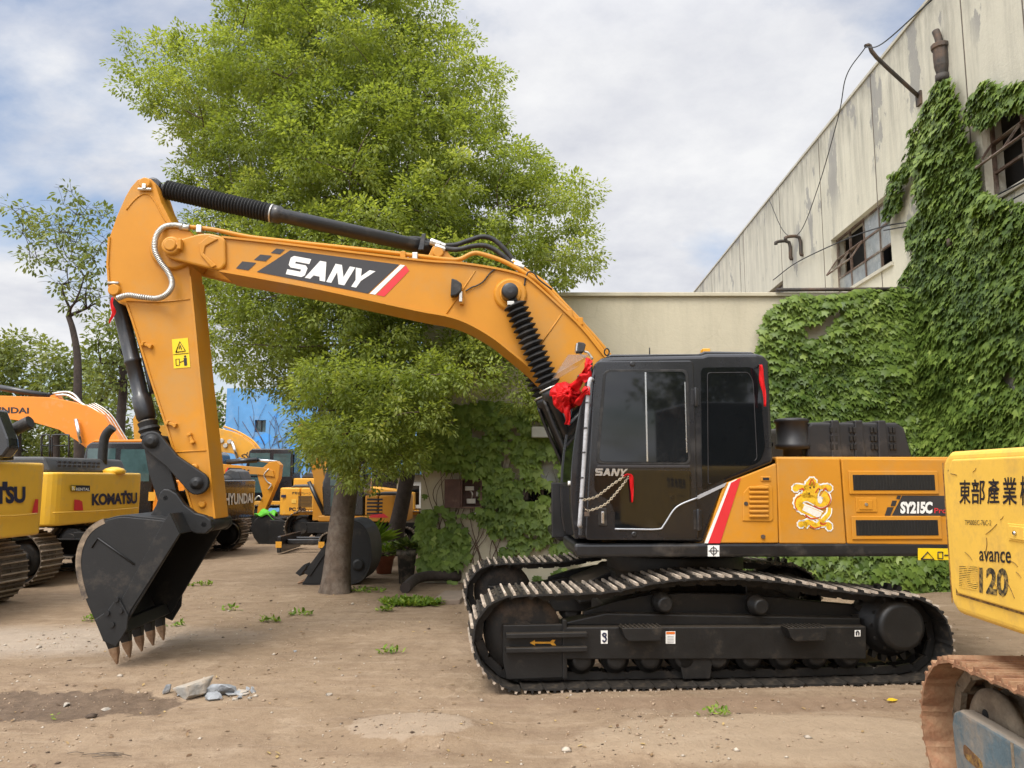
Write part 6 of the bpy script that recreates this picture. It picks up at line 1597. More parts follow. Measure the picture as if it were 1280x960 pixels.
# ------------------------------------------------------------------ silk, chain
def silk_bow(c, s, axis_y=1.0):
    root = empty('silk_bow', c, EX.a); tag(root, 'big crumpled red silk rosette tied to the front of the cab', 'bow')
    rr = random.Random(8)
    for k, (R0, dx, dz, dy, ph) in enumerate(((.165, 0, 0, 0, .3), (.135, .01, .012, -.045, 1.7), (.10, -.008, .018, -.085, 2.9), (.065, .004, .01, -.115, 4.4))):
        q = MB(); n, m = 96, 7; v_ = []                                  # one gathered ring of cloth
        for j in range(m):
            t = j / (m - 1)
            for i in range(n):
                a = 2 * math.pi * i / n
                pl = math.sin(11 * a + ph + 1.3 * math.sin(2 * a + ph)) * .6 + .4 * math.sin(19 * a + 2 * ph)
                r = R0 * s / .17 * .78 * (.10 + .90 * t) * (1 + .10 * math.sin(3 * a + ph) + .05 * math.sin(7 * a + ph) * t)
                y = dy - .035 * t * (1 - t) * 4 + pl * .026 * t * (R0 / .165) + .025 * t * t
                v_.append((dx + r * math.cos(a + .10 * pl * t), y, dz + r * math.sin(a + .10 * pl * t)))
        q.add(v_, [(j * n + i, j * n + (i + 1) % n, (j + 1) * n + (i + 1) % n, (j + 1) * n + i) for j in range(m - 1) for i in range(n)], True)
        o = q.build('rosette', M['red_silk'], root); so = o.modifiers.new('thickness', 'SOLIDIFY'); so.thickness = .003
    def band(pts, w, name, twist=0.6, mw=5):
        k = smoothcurve(pts, 6); n = len(k); v_ = []
        for i, p_ in enumerate(k):
            d = (k[min(i + 1, n - 1)] - k[max(i - 1, 0)]).normalized(); sd = d.cross(Vector((0, 1, 0))).normalized(); t = i / (n - 1)
            for j in range(mw):
                u = (j / (mw - 1) - .5) * 2; ww = w * (1 + .35 * math.sin(5 * t + w * 40))
                v_.append(p_ + sd * u * ww + Vector((0, .022 * math.sin(u * 4 + 8 * t + w * 60), 0)))
        q = MB(); q.add(v_, [(i * mw + j, i * mw + j + 1, (i + 1) * mw + j + 1, (i + 1) * mw + j) for i in range(n - 1) for j in range(mw - 1)], True)
        o = q.build(name, M['red_silk'], root); so = o.modifiers.new('thickness', 'SOLIDIFY'); so.thickness = .004
    loc = lambda u, v, y=-1.15: EX.inv @ (Vector((0, 0, 0))) if False else (EX.L(u, v, y) - EX.inv @ (Vector(c) - EX.o))
    band([loc(716, 487, -1.2), loc(724, 477, -1.30), loc(732, 463, -1.42), (loc(736, 455, -1.42))], .034, 'sash')
    band([loc(727, 474, -1.4), loc(735, 468, -1.42), loc(734, 458, -1.40), loc(737, 449, -1.3)], .034, 'sash')
    band([loc(708, 505, -1.15), loc(709, 512, -1.18), (loc(710, 524, -1.16)), loc(709, 531, -1.15)], .030, 'tail')
    band([loc(721, 506, -1.3), loc(725, 500, -1.42), (loc(731, 490, -1.5)), loc(735, 487, -1.5)], .022, 'tail')
    band([loc(730, 492, -1.5), loc(734.5, 485, -1.5), (loc(735, 494, -1.5))], .022, 'knot')
bc_ = EX.L(707, 495.5, -1.12)
silk_bow(EX.o + Matrix.Rotation(EX.a, 3, 'Z') @ bc_, .18)
def worldp(u, v, y): return EX.o + Matrix.Rotation(EX.a, 3, 'Z') @ EX.L(u, v, y)
def ribbon_thing(name, pts, w, label):
    k = smoothcurve([Vector(p) for p in pts], 6); n = len(k); mw = 4; v_ = []
    for i, p_ in enumerate(k):
        t = i / (n - 1)
        for j in range(mw):
            u = (j / (mw - 1) - .5) * 2; v_.append(p_ + Vector((u * w * (.55 + .6 * math.sin(3 * t) ** 2), .012 * math.sin(u * 3 + 9 * t), 0)))
    q = MB(); q.add(v_, [(i * mw + j, i * mw + j + 1, (i + 1) * mw + j + 1, (i + 1) * mw + j) for i in range(n - 1) for j in range(mw - 1)], True)
    o = q.build(name, M['red_silk']); so = o.modifiers.new('thickness', 'SOLIDIFY'); so.thickness = .004
    return tag(o, label, 'ribbon')
YR = YN - .10
ribbon_thing('red_ribbon', [worldp(950, 456.5, YR), worldp(951, 458, YR - .01), worldp(952.5, 475, YR), worldp(955, 490, YR), worldp(956, 508, YR)], .018, 'torn red ribbon hanging at the rear edge of the cab')
ribbon_thing('red_ribbon', [worldp(779, 595.5, YN - .07), worldp(787, 592.5, YN - .08), worldp(789.5, 600, YN - .07), worldp(790, 613, YN - .06), (worldp(790, 628, YN - .06))], .015, 'short red ribbon hanging from the chain on the cab door')
ribbon_thing('red_ribbon', [worldp(141, 372, -.25), worldp(140, 382, -.26), worldp(142, 392, -.25), worldp(137, 404, -.25)], .018, 'small red ribbon fluttering under the pin at the back of the arm')
M['brass'] = mat('pale_brass', (.50, .42, .30), .45, metal=.4, var=.2, scale=30)
def chain_strand(q, pts, n):
    k = smoothcurve(pts, 12)
    L_ = [0]
    for i in range(len(k) - 1): L_.append(L_[-1] + (k[i + 1] - k[i]).length)
    for i in range(n):
        d = L_[-1] * (i + .5) / n; j = max(a for a in range(len(L_) - 1) if L_[a] <= d)
        p_ = k[j].lerp(k[j + 1], (d - L_[j]) / (L_[j + 1] - L_[j])); t = (k[j + 1] - k[j]).normalized()
        up_ = Vector((0, 1, 0)) if i % 2 else t.cross(Vector((0, 1, 0))).normalized()
        hl = L_[-1] / n * .72
        ring = [p_ + t * (hl * math.cos(a)) + up_ * (.0085 * math.sin(a)) for a in np.linspace(0, 2 * math.pi, 11)]
        q.tube(ring, .0032, 5, curve=False)
ch = empty('chain', worldp(779, 596, YN - .06)); tag(ch, 'pale brass chain with small padlock looped from the cab door to the grab rail', 'chain')
o0 = Vector(ch.location)
q = MB(); chain_strand(q, [worldp(781, 595, YN - .05) - o0, worldp(764, 607, YN - .06) - o0, worldp(745, 621, YN - .08) - o0, worldp(727, 625.5, YN - .13) - o0], 22)
q.build('upper_strand', M['brass'], ch)
q = MB(); chain_strand(q, [worldp(786, 596, YN - .05) - o0, worldp(773, 613, YN - .06) - o0, worldp(757, 630, YN - .08) - o0, worldp(738, 638, YN - .11) - o0, worldp(732, 637, YN - .12) - o0], 26)
q.build('lower_strand', M['brass'], ch)
q = MB(); c = worldp(733.5, 642, YN - .12) - o0; q.box(c.x - .022, c.x + .022, c.y - .01, c.y + .01, c.z - .022, c.z + .015); q.tube([c + Vector((-.012, 0, .015)), c + Vector((-.012, 0, .035)), c + Vector((.012, 0, .035)), c + Vector((.012, 0, .015))], .004, 5); q.tube([c + Vector((0, 0, .03)), worldp(730, 634, YN - .12) - o0, worldp(723, 627, YN - .13) - o0], .004, 5); q.build('padlock', M['pipe'], ch, bevel=.003)
# ------------------------------------------------------------------ the other machines
def stadium(xa, xb, z0, z1, n=7):
    r = (z1 - z0) / 2; c = (z0 + z1) / 2; out = []
    for k in range(5): out.append((xa + r + (xb - xa - 2 * r) * k / 5, z0))
    for k in range(n): a = -math.pi / 2 + math.pi * k / n; out.append((xb - r + r * math.cos(a), c + r * math.sin(a)))
    for k in range(5): out.append((xb - r - (xb - xa - 2 * r) * k / 5, z1 + .03 * math.sin(math.pi * k / 5)))
    for k in range(n): a = math.pi / 2 + math.pi * k / n; out.append((xa + r + r * math.cos(a), c + r * math.sin(a)))
    return out
M['dirty_shoe'] = mat('muddy_track_shoe', (.075, .058, .042), .75, var=.35, scale=8, dust=(.22, .17, .12), dust_amt=.4, up_dust=.3, bump=.2)
M['dirty_grouser'] = mat('muddy_grouser', (.30, .24, .18), .7, var=.3, scale=10)
def machine(label, x, y, yaw, body_m, cw_m, z0=1.0, z1=1.9, zc=2.95, tail=2.5, hw=1.3, tl=2.1, front=-1.45, th=.86, tyc=1.12, tw=.55, hood='hood_grey', cab_x=(-1.4, .15),
            cab_m='cab_black', roof_m=None, seams=True, group='excavators parked in the background', hood_h=.2, exhaust=None, default_boom=True, bow=.02, bolt=True, hood_x=None):
    fr = Frame(x, y, yaw)
    r = empty('excavator', fr.o, fr.a); tag(r, label, 'excavator', group)
    for s in (-1, 1):
        o, pitch = track_assembly(r, 'crawler_track', stadium(-tl, tl, .035, th), s * tyc, tw, 42, [M['frame_black'], M['dirty_shoe'], M['dirty_grouser']], individual=False)
        q = MB(); q.box(-tl + .5, tl - .55, s * tyc - .17, s * tyc + .17, .30, .58)
        q.build('side_frame', M['frame_black'], r, bevel=.01)
        for (cx, nm, rr) in ((-tl + .42, 'idler', .30), (tl - .42, 'sprocket', .28)):
            q = MB(); c = th / 2; q.rev((cx, s * tyc - .12, c), (cx, s * tyc + .12, c), [(0, .12), (.02, rr - .08), (.03, rr), (.21, rr), (.22, rr - .08), (.24, .12)], 22); q.cyl((cx, s * tyc - .2, c), (cx, s * tyc + .2, c), .15, n=18); q.build(nm, M['frame_black'], r)
        for k in range(6):
            xx = -tl + .9 + k * (2 * tl - 1.8) / 5; q = MB(); q.cyl((xx, s * tyc - .15, .2), (xx, s * tyc + .15, .2), .09, n=12); q.build('track_roller', M['frame_black'], r)
    q = MB(); q.cyl((0, 0, .4), (0, 0, z0), .6, n=24); q.box(-.7, .7, -tyc, tyc, .45, .62); q.build('turntable', M['frame_black'], r)
    q = MB(); q.box(front, tail - .5, -hw, hw, z0 - .0, z0 + .13); q.build('deck', M[body_m if not seams else 'black'] if cw_m != body_m else M[body_m], r, bevel=.02)
    q = MB(); q.prism([(cab_x[1] + .03, z0 + .132), (tail - .62, z0 + .132), (tail - .62, z1), (cab_x[1] + .03, z1)], -hw, -hw + .8); bd = q.build('side_door', M[body_m], r, bevel=.035, seg=3)
    q = MB(); q.prism([(-.1, z0 + .132), (tail - .62, z0 + .132), (tail - .62, z1), (-.1, z1)], -hw + .802, hw - .0); q.build('side_door', M[body_m], r, bevel=.035, seg=3)
    q = MB(); q.prism([(front + .1, z0 + .132), (-.102, z0 + .132), (-.102, z0 + .75), (front + .1, z0 + .6)], .35, hw); q.build('tank_box', M[body_m], r, bevel=.03)
    q = MB(); q.slab(cw_plan(tail - .6, tail, -hw, hw, .28, bow), z0 - .02, z1 + .0); cw = q.build('counterweight', M[cw_m], r, bevel=.06, seg=4)
    hx = hood_x or (.35, tail - .25)
    q = MB(); q.prism([(hx[0], z1 + .001), (hx[1], z1 + .001), (hx[1] - .12, z1 + hood_h), (hx[0] + .15, z1 + hood_h)], -hw + .25, hw - .25); hd_ = q.build('engine_hood', M[hood], r, bevel=.05, seg=3)
    q = MB(); q.box(hx[1] - .115, hx[1] - .02, -hw + .4, hw - .8, z1 + hood_h * .35, z1 + hood_h * .8) if False else None
    if exhaust:
        ex_, ey_ = exhaust; q = MB(); q.tube([(ex_, ey_, z1 + hood_h - .1), (ex_, ey_, z1 + hood_h + .30), (ex_ + .05, ey_, z1 + hood_h + .48), (ex_ + .16, ey_, z1 + hood_h + .60)], .085, 14); q.build('exhaust', M['rubber'], r)
    # cab
    c0, c1 = cab_x; yn, yf = -hw, -hw + .95
    q = MB(); q.prism([(c0 + .02, z0 + .132), (c1, z0 + .132), (c1 - .02, zc - .06), (c1 - .15, zc), (c0 + .22, zc), (c0 + .12, zc - .08), (c0 - .03, z0 + 1.0 * (zc - z0) / 2)], yn, yf); cb = q.build('cab', M[cab_m], r, bevel=.03)
    h_ = zc - z0
    for (a, b, c, d) in ((c0 + .16, c0 + .80, z0 + .52 * h_, zc - .14), (c0 + .18, c0 + .78, z0 + .22 * h_, z0 + .49 * h_), (c0 + .92, c1 - .08, z0 + .5 * h_, zc - .16)):
        q = MB(); q.box(a, b, yn - .006, yn - .001, c, d); q.build('window', M['teal_glass'], cb)
    q = MB(); q.box(c1 - .004 + .006, c1 + .008, yn + .12, yf - .12, z0 + .55 * h_, zc - .18); q.build('window', M['teal_glass'], cb)
    q = MB(); q.prism([(c0 + .07, z0 + .55 * h_), (c0 + .135, zc - .16), (c0 + .125, zc - .16), (c0 - .045, z0 + .55 * h_)], yn + .1, yf - .1) ; q.build('windscreen', M['teal_glass'], cb)
    if roof_m: 
        q = MB(); q.prism([(c0 + .2, zc + .001), (c1 - .12, zc + .001), (c1 - .2, zc + .06), (c0 + .28, zc + .06)], yn + .05, yf - .05); q.build('roof', M[roof_m], cb, bevel=.02)
    if seams:
        q = MB()
        for xx in ((cab_x[1] + tail - .6) / 2 + .1,): q.box(xx - .006, xx + .006, -hw - .003, -hw + .01, z0 + .15, z1 - .04)
        q.build('door_gap', M['ink'], bd)
    return fr, r, dict(cw=cw, body=bd, cab=cb, hood=hd_, deck=z0)
def poly_part(fr, r, name, px, ya, yb, m, bevel=.01, yp=None):
    q = MB(); q.prism(fr.xz(px, ya if yp is None else yp), ya, yb); return q.build(name, M[m], r, bevel=bevel)
def rod_part(fr, r, name, a, b, y, rad, m, n=14):
    q = MB(); q.cyl(fr.L(a[0], a[1], y), fr.L(b[0], b[1], y), rad, n=n); return q.build(name, M[m], r)

# A: nearest yellow machine at the left edge; B: next in the row
fA, rA, A_ = machine('yellow excavator cut off by the left edge, nearest of the row, only its rear showing', -9.33, 10.1, -3.3, 'yellow', 'yellow', hw=1.42, z0=.98, z1=1.98, tail=2.5, hood_h=.10, tl=2.25, hood_x=(.3, 2.1))
fB, rB, B_ = machine('yellow excavator with grey hood and upright exhaust, second from the left', -9.78, 14.2, -3.3, 'yellow', 'yellow', hw=1.42, z0=1.0, z1=1.86, tail=2.4, hood_h=.26, exhaust=(2.0, .55), tl=2.25, cab_x=(-1.4, .1))
def rear_text(fr, parent, text, BL, BR, TR, TL, xr, m, bold=.03, name='lettering', **k):
    q = MB(); put_text(q, text, fr.LX(*BL, xr), fr.LX(*BR, xr), fr.LX(*TR, xr), fr.LX(*TL, xr), bold=bold, **k); return q.build(name, M[m], parent)
def rear_poly(fr, parent, px, xr, m, name):
    q = MB(); q.poly([fr.LX(u, v, xr) for u, v in px]); return q.build(name, M[m], parent)
xa_ = 2.5 + .024
rear_text(fA, A_['cw'], 'KOMATSU', (-78, 634), (32, 628.5), (32, 608), (-78, 607), xa_, 'ink_blue', bold=.045, spacing=.95)
q = MB(); q.poly([fA.LX(u, v, xa_ + .001) for u, v in ((3, 602), (9.5, 602), (9.5, 610), (3, 610))]); q.build('lettering_tick', M['ink_blue'], A_['cw'])
rear_poly(fA, A_['cw'], [(40, 641), (47.5, 641), (48, 624), (44, 624)], xa_ + .0, 'decal_red', 'rear_reflector')
q = MB(); q.tube([fA.LX(-60, 645, 2.555), fA.LX(10, 645, 2.575), fA.LX(46, 642, 2.555)], .012, 5); q.build('rear_crease', M['yellow'], A_['cw'])
q = MB(); q.tube([fA.L(8, 575, .6), fA.L(8, 552, .6), fA.L(14, 540, .6), fA.L(24, 534, .6), fA.L(38, 527, .6)], .085, 12); q.build('exhaust', M['rubber'], rA)
q = MB(); q.prism(fA.xz([(-30, 512), (0, 512), (14, 548), (15, 560), (6, 572), (-30, 572)], .2), .15, .35); q.build('rear_box', M['cab_black'], rA, bevel=.03)
xb_ = 2.4 + .022
rear_text(fB, B_['cw'], 'KOMATSU', (115, 632), (171.5, 629.5), (171.5, 615.5), (115, 617), xb_ + .004, 'ink_blue', bold=.045, spacing=.95)
q = MB(); q.poly([fB.LX(u, v, xb_ + .005) for u, v in ((155.5, 613), (158.5, 613), (158.5, 618), (155.5, 618))]); q.build('lettering_tick', M['ink_blue'], B_['cw'])
rear_poly(fB, B_['cw'], [(92.5, 638), (104, 638), (103, 627), (99, 624.8), (93, 624.5)], xb_ - .01 + .01, 'decal_red', 'rear_reflector')
pl_ = rear_poly(fB, B_['cw'], [(88.5, 614), (112.5, 614), (112.5, 607), (88.5, 606.5)], xb_ + .006, 'ink', 'rental_plate')
rear_text(fB, pl_, 'RENTAL', (95, 613.4), (112, 613.4), (112, 609.8), (95, 609.6), xb_ + .010, 'white', bold=.02)
rear_poly(fB, pl_, [(89.3, 613.3), (94, 613.3), (94.5, 607.5), (89.3, 607.3)], xb_ + .009, 'label_yellow', 'plate_badge')
rear_text(fB, pl_, 'R', (90.2, 612.8), (93.8, 612.8), (93.8, 608), (90.2, 608), xb_ + .012, 'white', bold=.03, name='badge_letter')
q = MB(); q.tube([fB.LX(66, 641, 2.45), fB.LX(120, 639, 2.47), fB.LX(172, 635, 2.45)], .012, 5); q.build('rear_crease', M['yellow'], B_['cw'])
q = MB(); c = fB.LX(143, 589, 2.3); q.rev((c.x, c.y, 1.84), (c.x, c.y, 1.97), [(0, .18), (.06, .2), (.10, .15), (.13, .05)], 18); q.build('filler_cap', M['yellow'], B_['hood'])
q = MB()
for k in range(9):
    for j in range(2): q.box(2.15 + .0 - .01 * j + .0, 2.17, -1.0 + k * .14, -.92 + k * .14, 1.95 + j * .06, 1.99 + j * .06)
q.build('hood_vent', M['ink'], B_['hood'])
# handrails of the hyundai side are on C
fC, rC, C_ = machine('orange excavator with black counterweight, its boom reaching left behind the yellow ones', -8.4, 18.4, -2, 'hy_orange', 'cab_black', z0=.82, z1=1.72, zc=2.56, tail=2.0, hw=1.15, tl=1.75, th=.78, tyc=1.0, tw=.5, cab_x=(-1.22, .45), cab_m='cab_black', roof_m='hy_orange', hood_h=.10)
bC = poly_part(fC, rC, 'boom', [(-60, 520), (-30, 500), (0, 494.5), (61, 496.5), (87.5, 501.5), (111, 508), (128, 518), (146, 544.6), (160, 566), (166, 600), (140, 600), (120, 570), (96, 551), (73, 537), (44, 528.5), (0, 522.5), (-60, 540)], -.2, .2, 'hy_orange')
rod_part(fC, rC, 'arm_cylinder', (-30, 479.5), (63, 495.5), 0, .075, 'black')
rod_part(fC, rC, 'boom_cylinder', (95, 524), (101.5, 554), -.3, .045, 'chrome')
q = MB()
for k in range(4): q.tube([fC.L(u + k * 3.2, v - k * .8, -.15 + k * .1) for u, v in ((108, 506), (122, 514), (132, 524), (142, 540), (152, 556))], .016, 5)
q.tube([fC.L(u, v, .0) for u, v in ((66, 492), (82, 490), (92, 493), (101, 503))], .03, 6); q.tube([fC.L(u, v, -.1) for u, v in ((70, 494), (84, 494), (95, 500), (108, 508))], .03, 6)
q.build('boom_pipe', M['zinc'], bC)
q = MB(); q.prism(fC.xz([(60, 499), (64, 494), (70, 493), (74, 499)], -.1), -.1, .1); q.build('cylinder_bracket', M['hy_orange'], bC)
q = MB(); put_text(q, 'HYUNDAI', fC.L(-27, 516, -.205), fC.L(36, 517, -.205), fC.L(36, 509.5, -.205), fC.L(-27, 508, -.205), bold=.03); q.build('lettering', M['ink'], bC)
xc_ = 2.0 + .026
rear_text(fC, C_['cw'], 'HYUNDAI', (281.5, 632), (316, 628.5), (316, 616.5), (281.5, 616.5), xc_, 'white', bold=.03)
q = MB()
for (a, b) in ((52, 62), (65, 86)):
    q.tube([fC.L(a, 572, -.6), fC.L(a, 547, -.6), fC.L(a + 2, 544, -.6), fC.L(b - 2, 543.5, -.6), fC.L(b, 547, -.6), fC.L(b, 572, -.6)], .022, 6, res=3); q.tube([fC.L(a, 557, -.6), fC.L(b, 557, -.6)], .016, 6, curve=False)
q.build('handrail', M['rail'], rC)
q = MB(); a, b = fC.L(186, 615, -1.15), fC.L(194, 626, -1.15); q.box(a.x, b.x, -1.156, -1.149, b.z, a.z); q.build('door_latch', M['amber'], C_['body'])
q = MB(); q.prism(fC.xz([(283, 600), (283, 590), (290, 586), (300, 589), (304, 600)], .3), .2, .9); q.build('hood_cover', M['hood_grey'], C_['hood'], bevel=.03)
# F: amber boom far behind
fF, rF, F_ = machine('amber excavator furthest back, its arched boom showing behind the upright arm', -7.2, 26.2, 0, 'amber', 'amber', z0=.9, z1=1.75, zc=2.7, tail=2.3)
bF = poly_part(fF, rF, 'boom', [(182, 533), (230, 530), (267, 534), (288, 539), (302, 545), (316, 556), (329, 572.5), (345, 600), (352, 612), (338, 614), (318, 590), (304, 574), (291, 567), (273, 564.5), (230, 556), (182, 550)], -.22, .22, 'amber')
q = MB(); q.tube([fF.L(u, v, -.1) for u, v in ((280, 533), (300, 541), (318, 553), (332, 572), (344, 592))], .035, 6); q.build('boom_pipe', M['amber'], bF)
rod_part(fF, rF, 'boom_cylinder', (290, 552), (297, 573), -.35, .05, 'chrome')
for (u, v) in ((277, 551), (287, 552), (282, 557)): 
    q = MB(); c = fF.L(u, v, -.24); q.rev((c.x, -.29, c.z), (c.x, -.2, c.z), [(0, .07), (.09, .09)], 12); q.build('boom_fitting', M['zinc'], bF)
q = MB(); put_text(q, 'SY', fF.L(304, 575, -.225), fF.L(313, 571, -.225), fF.L(310, 565, -.225), fF.L(301, 569, -.225), bold=.03); q.build('lettering', M['ink'], bF)
poly_part(fF, rF, 'arm', [(166, 524), (169, 518), (175, 516), (181, 520), (188, 533), (190, 560), (196, 620), (184, 620), (168, 558)], -.18, .18, 'amber')
# G: machine with the lowered bucket, boom pointing right
fG, rG, G_ = machine('orange excavator pointing right with small black bucket under green cloth', -9.6, 21.6, 180, 'orange', 'black', z0=.9, z1=1.7, zc=2.5, tail=2.2, hw=1.2, tl=1.9)
bG = poly_part(fG, rG, 'boom', [(225, 600), (240, 584), (262, 579), (276, 580), (327, 584.5), (341, 588), (343, 596), (320, 593), (275, 592), (250, 600), (238, 612)], .2, -.2, 'orange', .006)
q = MB(); yd = .205
q.poly([fG.L(u, v, yd) for u, v in ((283, 590.5), (286, 584.5), (302, 585.3), (306, 591))][::-1]); dG = q.build('boom_decal', M['decal_grey'], bG)
q = MB(); put_text(q, 'SANY', fG.L(286.6, 590, yd + .01), fG.L(301.5, 590.3, yd + .01), fG.L(302, 586.8, yd + .01), fG.L(287.6, 586.3, yd + .01), bold=.04); q.build('lettering', M['white'], dG)
q = MB(); q.poly([fG.L(u, v, yd) for u, v in ((281, 589), (284.5, 584.4), (286, 584.4), (282.4, 590))][::-1]); q.build('red_stripe', M['decal_red'], dG)
q = MB()
for (u, v) in ((305.5, 587.3), (308, 589.3), (310.5, 587.8)): q.poly([fG.L(u + a, v + b, yd) for a, b in ((-1.1, .9), (-1.1, -.9), (1.1, -.9), (1.1, .9))])
q.build('decal_check', M['decal_grey'], dG)
rod_part(fG, rG, 'arm_cylinder', (284, 577.5), (322, 575), 0, .075, 'black'); rod_part(fG, rG, 'arm_rod', (321, 575), (346, 577.5), 0, .045, 'chrome')
poly_part(fG, rG, 'arm', [(336, 578), (345, 576), (350, 581), (348, 598), (342, 612), (337, 624), (328, 645), (321, 645), (322, 634), (328.5, 620), (324, 603), (321, 592), (328, 585)], .16, -.16, 'orange')
rod_part(fG, rG, 'bucket_cylinder', (345, 598), (333, 632), .0, .07, 'black')
q = MB(); q.tube([fG.L(u, v, .2) for u, v in ((336, 586), (330, 594), (334, 602), (339, 606), (335, 612))], .02, 5); q.tube([fG.L(u, v, .2) for u, v in ((318, 637), (317, 628), (323, 620), (327, 624))], .022, 5); q.build('hydraulic_hose', M['zinc'], rG)
bkG = poly_part(fG, rG, 'bucket', [(313, 660), (318, 650), (325, 644), (336, 641), (345, 647), (356, 650), (360, 658), (357, 672), (350, 682), (333, 684), (324, 681), (317, 672)], .52, -.52, 'bucket', .02)
q = MB(); q.prism(fG.xz([(337, 650), (356, 651), (359, 659), (356, 671), (349, 681), (333, 684)], .55), .56, .525); q.build('side_plate', M['bucket'], bkG, bevel=.01)
for k in range(5):
    u = 331 + k * 3.6; q = MB(); a = fG.L(u, 682, .45 - k * .02); b = fG.L(u - .6, 688.5, .45 - k * .02); q.cyl(a, b, .045, .015, n=6, smooth=False); q.build('tooth', M['rusty'], bkG)
gc = bpy.data.objects.new('x', None) if False else None
M['green_cloth'] = cloth_mat('green_cloth', (.10, .42, .03))
def drape(c, w, h, mname, seed, label, name='cloth'):
    rr = np.random.RandomState(seed); n = 14; v_ = []
    for i in range(n):
        for j in range(n):
            x, y = (i / (n - 1) - .5) * 2, (j / (n - 1) - .5) * 2
            z = h * (1 - .55 * (x * x + y * y)) + .05 * math.sin(5 * x + 3 * y + seed) + .04 * math.sin(7 * y - 2 * x)
            v_.append((x * w, y * w * .7, z))
    q = MB(); q.add(v_, [(i * n + j, i * n + j + 1, (i + 1) * n + j + 1, (i + 1) * n + j) for i in range(n - 1) for j in range(n - 1)], True)
    o = q.build(name, M[mname], loc=c); so = o.modifiers.new('thickness', 'SOLIDIFY'); so.thickness = .01
    return tag(o, label, 'cloth')
cpos = fG.o + Matrix.Rotation(fG.a, 3, 'Z') @ fG.L(333, 646, .35); drape(cpos, .27, .14, 'green_cloth', 3, 'crumpled bright green cloth lying on the small black bucket', 'green_cloth')
# H: PC200 side on
fH, rH, H_ = machine('yellow excavator seen side on with numbers on its engine door', -3.95, 22.2, 180, 'amber', 'amber', z0=.78, z1=1.50, zc=2.6, tail=2.35, hood_h=.08)
ys = 1.305
q = MB(); put_text(q, 'PC 200', fH.L(361.5, 638.8, ys), fH.L(382, 638.8, ys), fH.L(382, 634.3, ys), fH.L(361.5, 634.3, ys), bold=.04); q.build('lettering', M['ink'], rH)
q = MB(); put_text(q, '移動式クレーン', fH.L(365, 618.4, ys), fH.L(389, 618.4, ys), fH.L(389, 614.6, ys), fH.L(365, 614.6, ys), bold=.02); q.build('lettering', M['brown_ink'], rH)
a, b = fH.L(373, 619.5, ys), fH.L(389.5, 633.5, ys); x0, x1 = sorted((a.x, b.x))
q = MB()
for k in range(8): z = b.z + (a.z - b.z) * (k + .5) / 8; q.box(x0, x1, ys - .01, ys + .012, z - .012, z + .012)
q.build('louvre', M['brown_ink'], rH)
for (u0, v0, u1, v1, m_) in ((364.5, 624, 370, 629, 'old_yellow'), (351.5, 618.5, 357, 622, 'ink_blue')):
    a, b = fH.L(u0, v0, ys), fH.L(u1, v1, ys); q = MB(); q.box(min(a.x, b.x), max(a.x, b.x), ys - .01, ys + .006, b.z, a.z); q.build('door_latch' if m_ == 'old_yellow' else 'side_sticker', M[m_], rH)
bH = poly_part(fH, rH, 'boom', [(392, 600), (404, 570), (418, 540), (440, 530), (452, 540), (430, 560), (420, 600), (416, 640), (392, 640)], .2, -.2, 'amber')
# I: small machine behind the trunk
fI, rI, I_ = machine('small orange and black excavator with dozer blade, half hidden behind the big tree trunk', -3.45, 19.0, 0, 'orange', 'orange', z0=.76, z1=1.36, zc=2.35, tail=.95, hw=.9, tl=1.0, th=.5, tyc=.72, tw=.38, front=-1.05, cab_x=(-.95, .0), hood_h=.06, hood_x=(.1, .8), seams=False)
for s in (0,):
    q = MB(); a = fI.L(459, 622, -.9); b = fI.L(478, 644, -.9)
    for k in range(5): z = b.z + (a.z - b.z) * (k + .5) / 5; q.box(a.x, b.x, -.906, -.893, z - .022, z + .02)
    q.build('louvre', M['ink'], rI)
    q = MB(); q.prism(fI.xz([(461, 647), (464, 643.5), (480, 642), (486, 647)], -.9), -.907, -.899); q.build('red_stripe', M['decal_red'], rI)
q = MB(); q.box(-2.0, -1.9, -.85, .85, .04, .42); q.box(-1.9, -1.0, -.42, -.32, .2, .32); q.box(-1.9, -1.0, .32, .42, .2, .32); bl_ = q.build('dozer_blade', M['black'], rI, bevel=.02)
for (x_, y_) in ((-1.955, -.857), (-.95, -.915)):
    q = MB(); q.box(x_ - .07, x_ + .07, y_ - .004, y_ + .004, .16, .30); q.build('reflector', M['stripe_yellow'], bl_)
rI_b = poly_part(fI, rI, 'boom', [(393, 650), (395, 600), (386, 560), (372, 535), (380, 530), (398, 552), (409, 600), (410, 650)], .1, -.1, 'orange')
rod_part(fI, rI, 'boom_cylinder', (386, 602), (408, 648), -.16, .05, 'black')
# one more behind the viewer, for the cab glass to mirror
fZ, rZ, Z_ = machine('amber excavator behind the viewer, only mirrored in the cab glass', 2.4, -5.5, 8, 'amber', 'amber', group=None)
q = MB()
q.prism([(-.2, 1.6), (-1.2, 3.2), (-2.4, 4.3), (-5.0, 3.6), (-5.1, 3.1), (-2.5, 3.6), (-1.5, 2.7), (-.8, 1.3)], -.1, .35); q.build('boom', M['amber'], rZ, bevel=.02)
q = MB(); q.prism([(-4.7, 3.9), (-5.3, 4.2), (-5.5, 3.3), (-5.0, .9), (-4.7, .9)], -.05, .3); q.build('arm', M['amber'], rZ, bevel=.02)
q = MB(); q.prism([(-5.2, 1.1), (-4.4, 1.1), (-4.0, .6), (-4.2, .1), (-4.9, .0), (-5.4, .5)], -.5, .7); q.build('bucket', M['bucket'], rZ, bevel=.02)

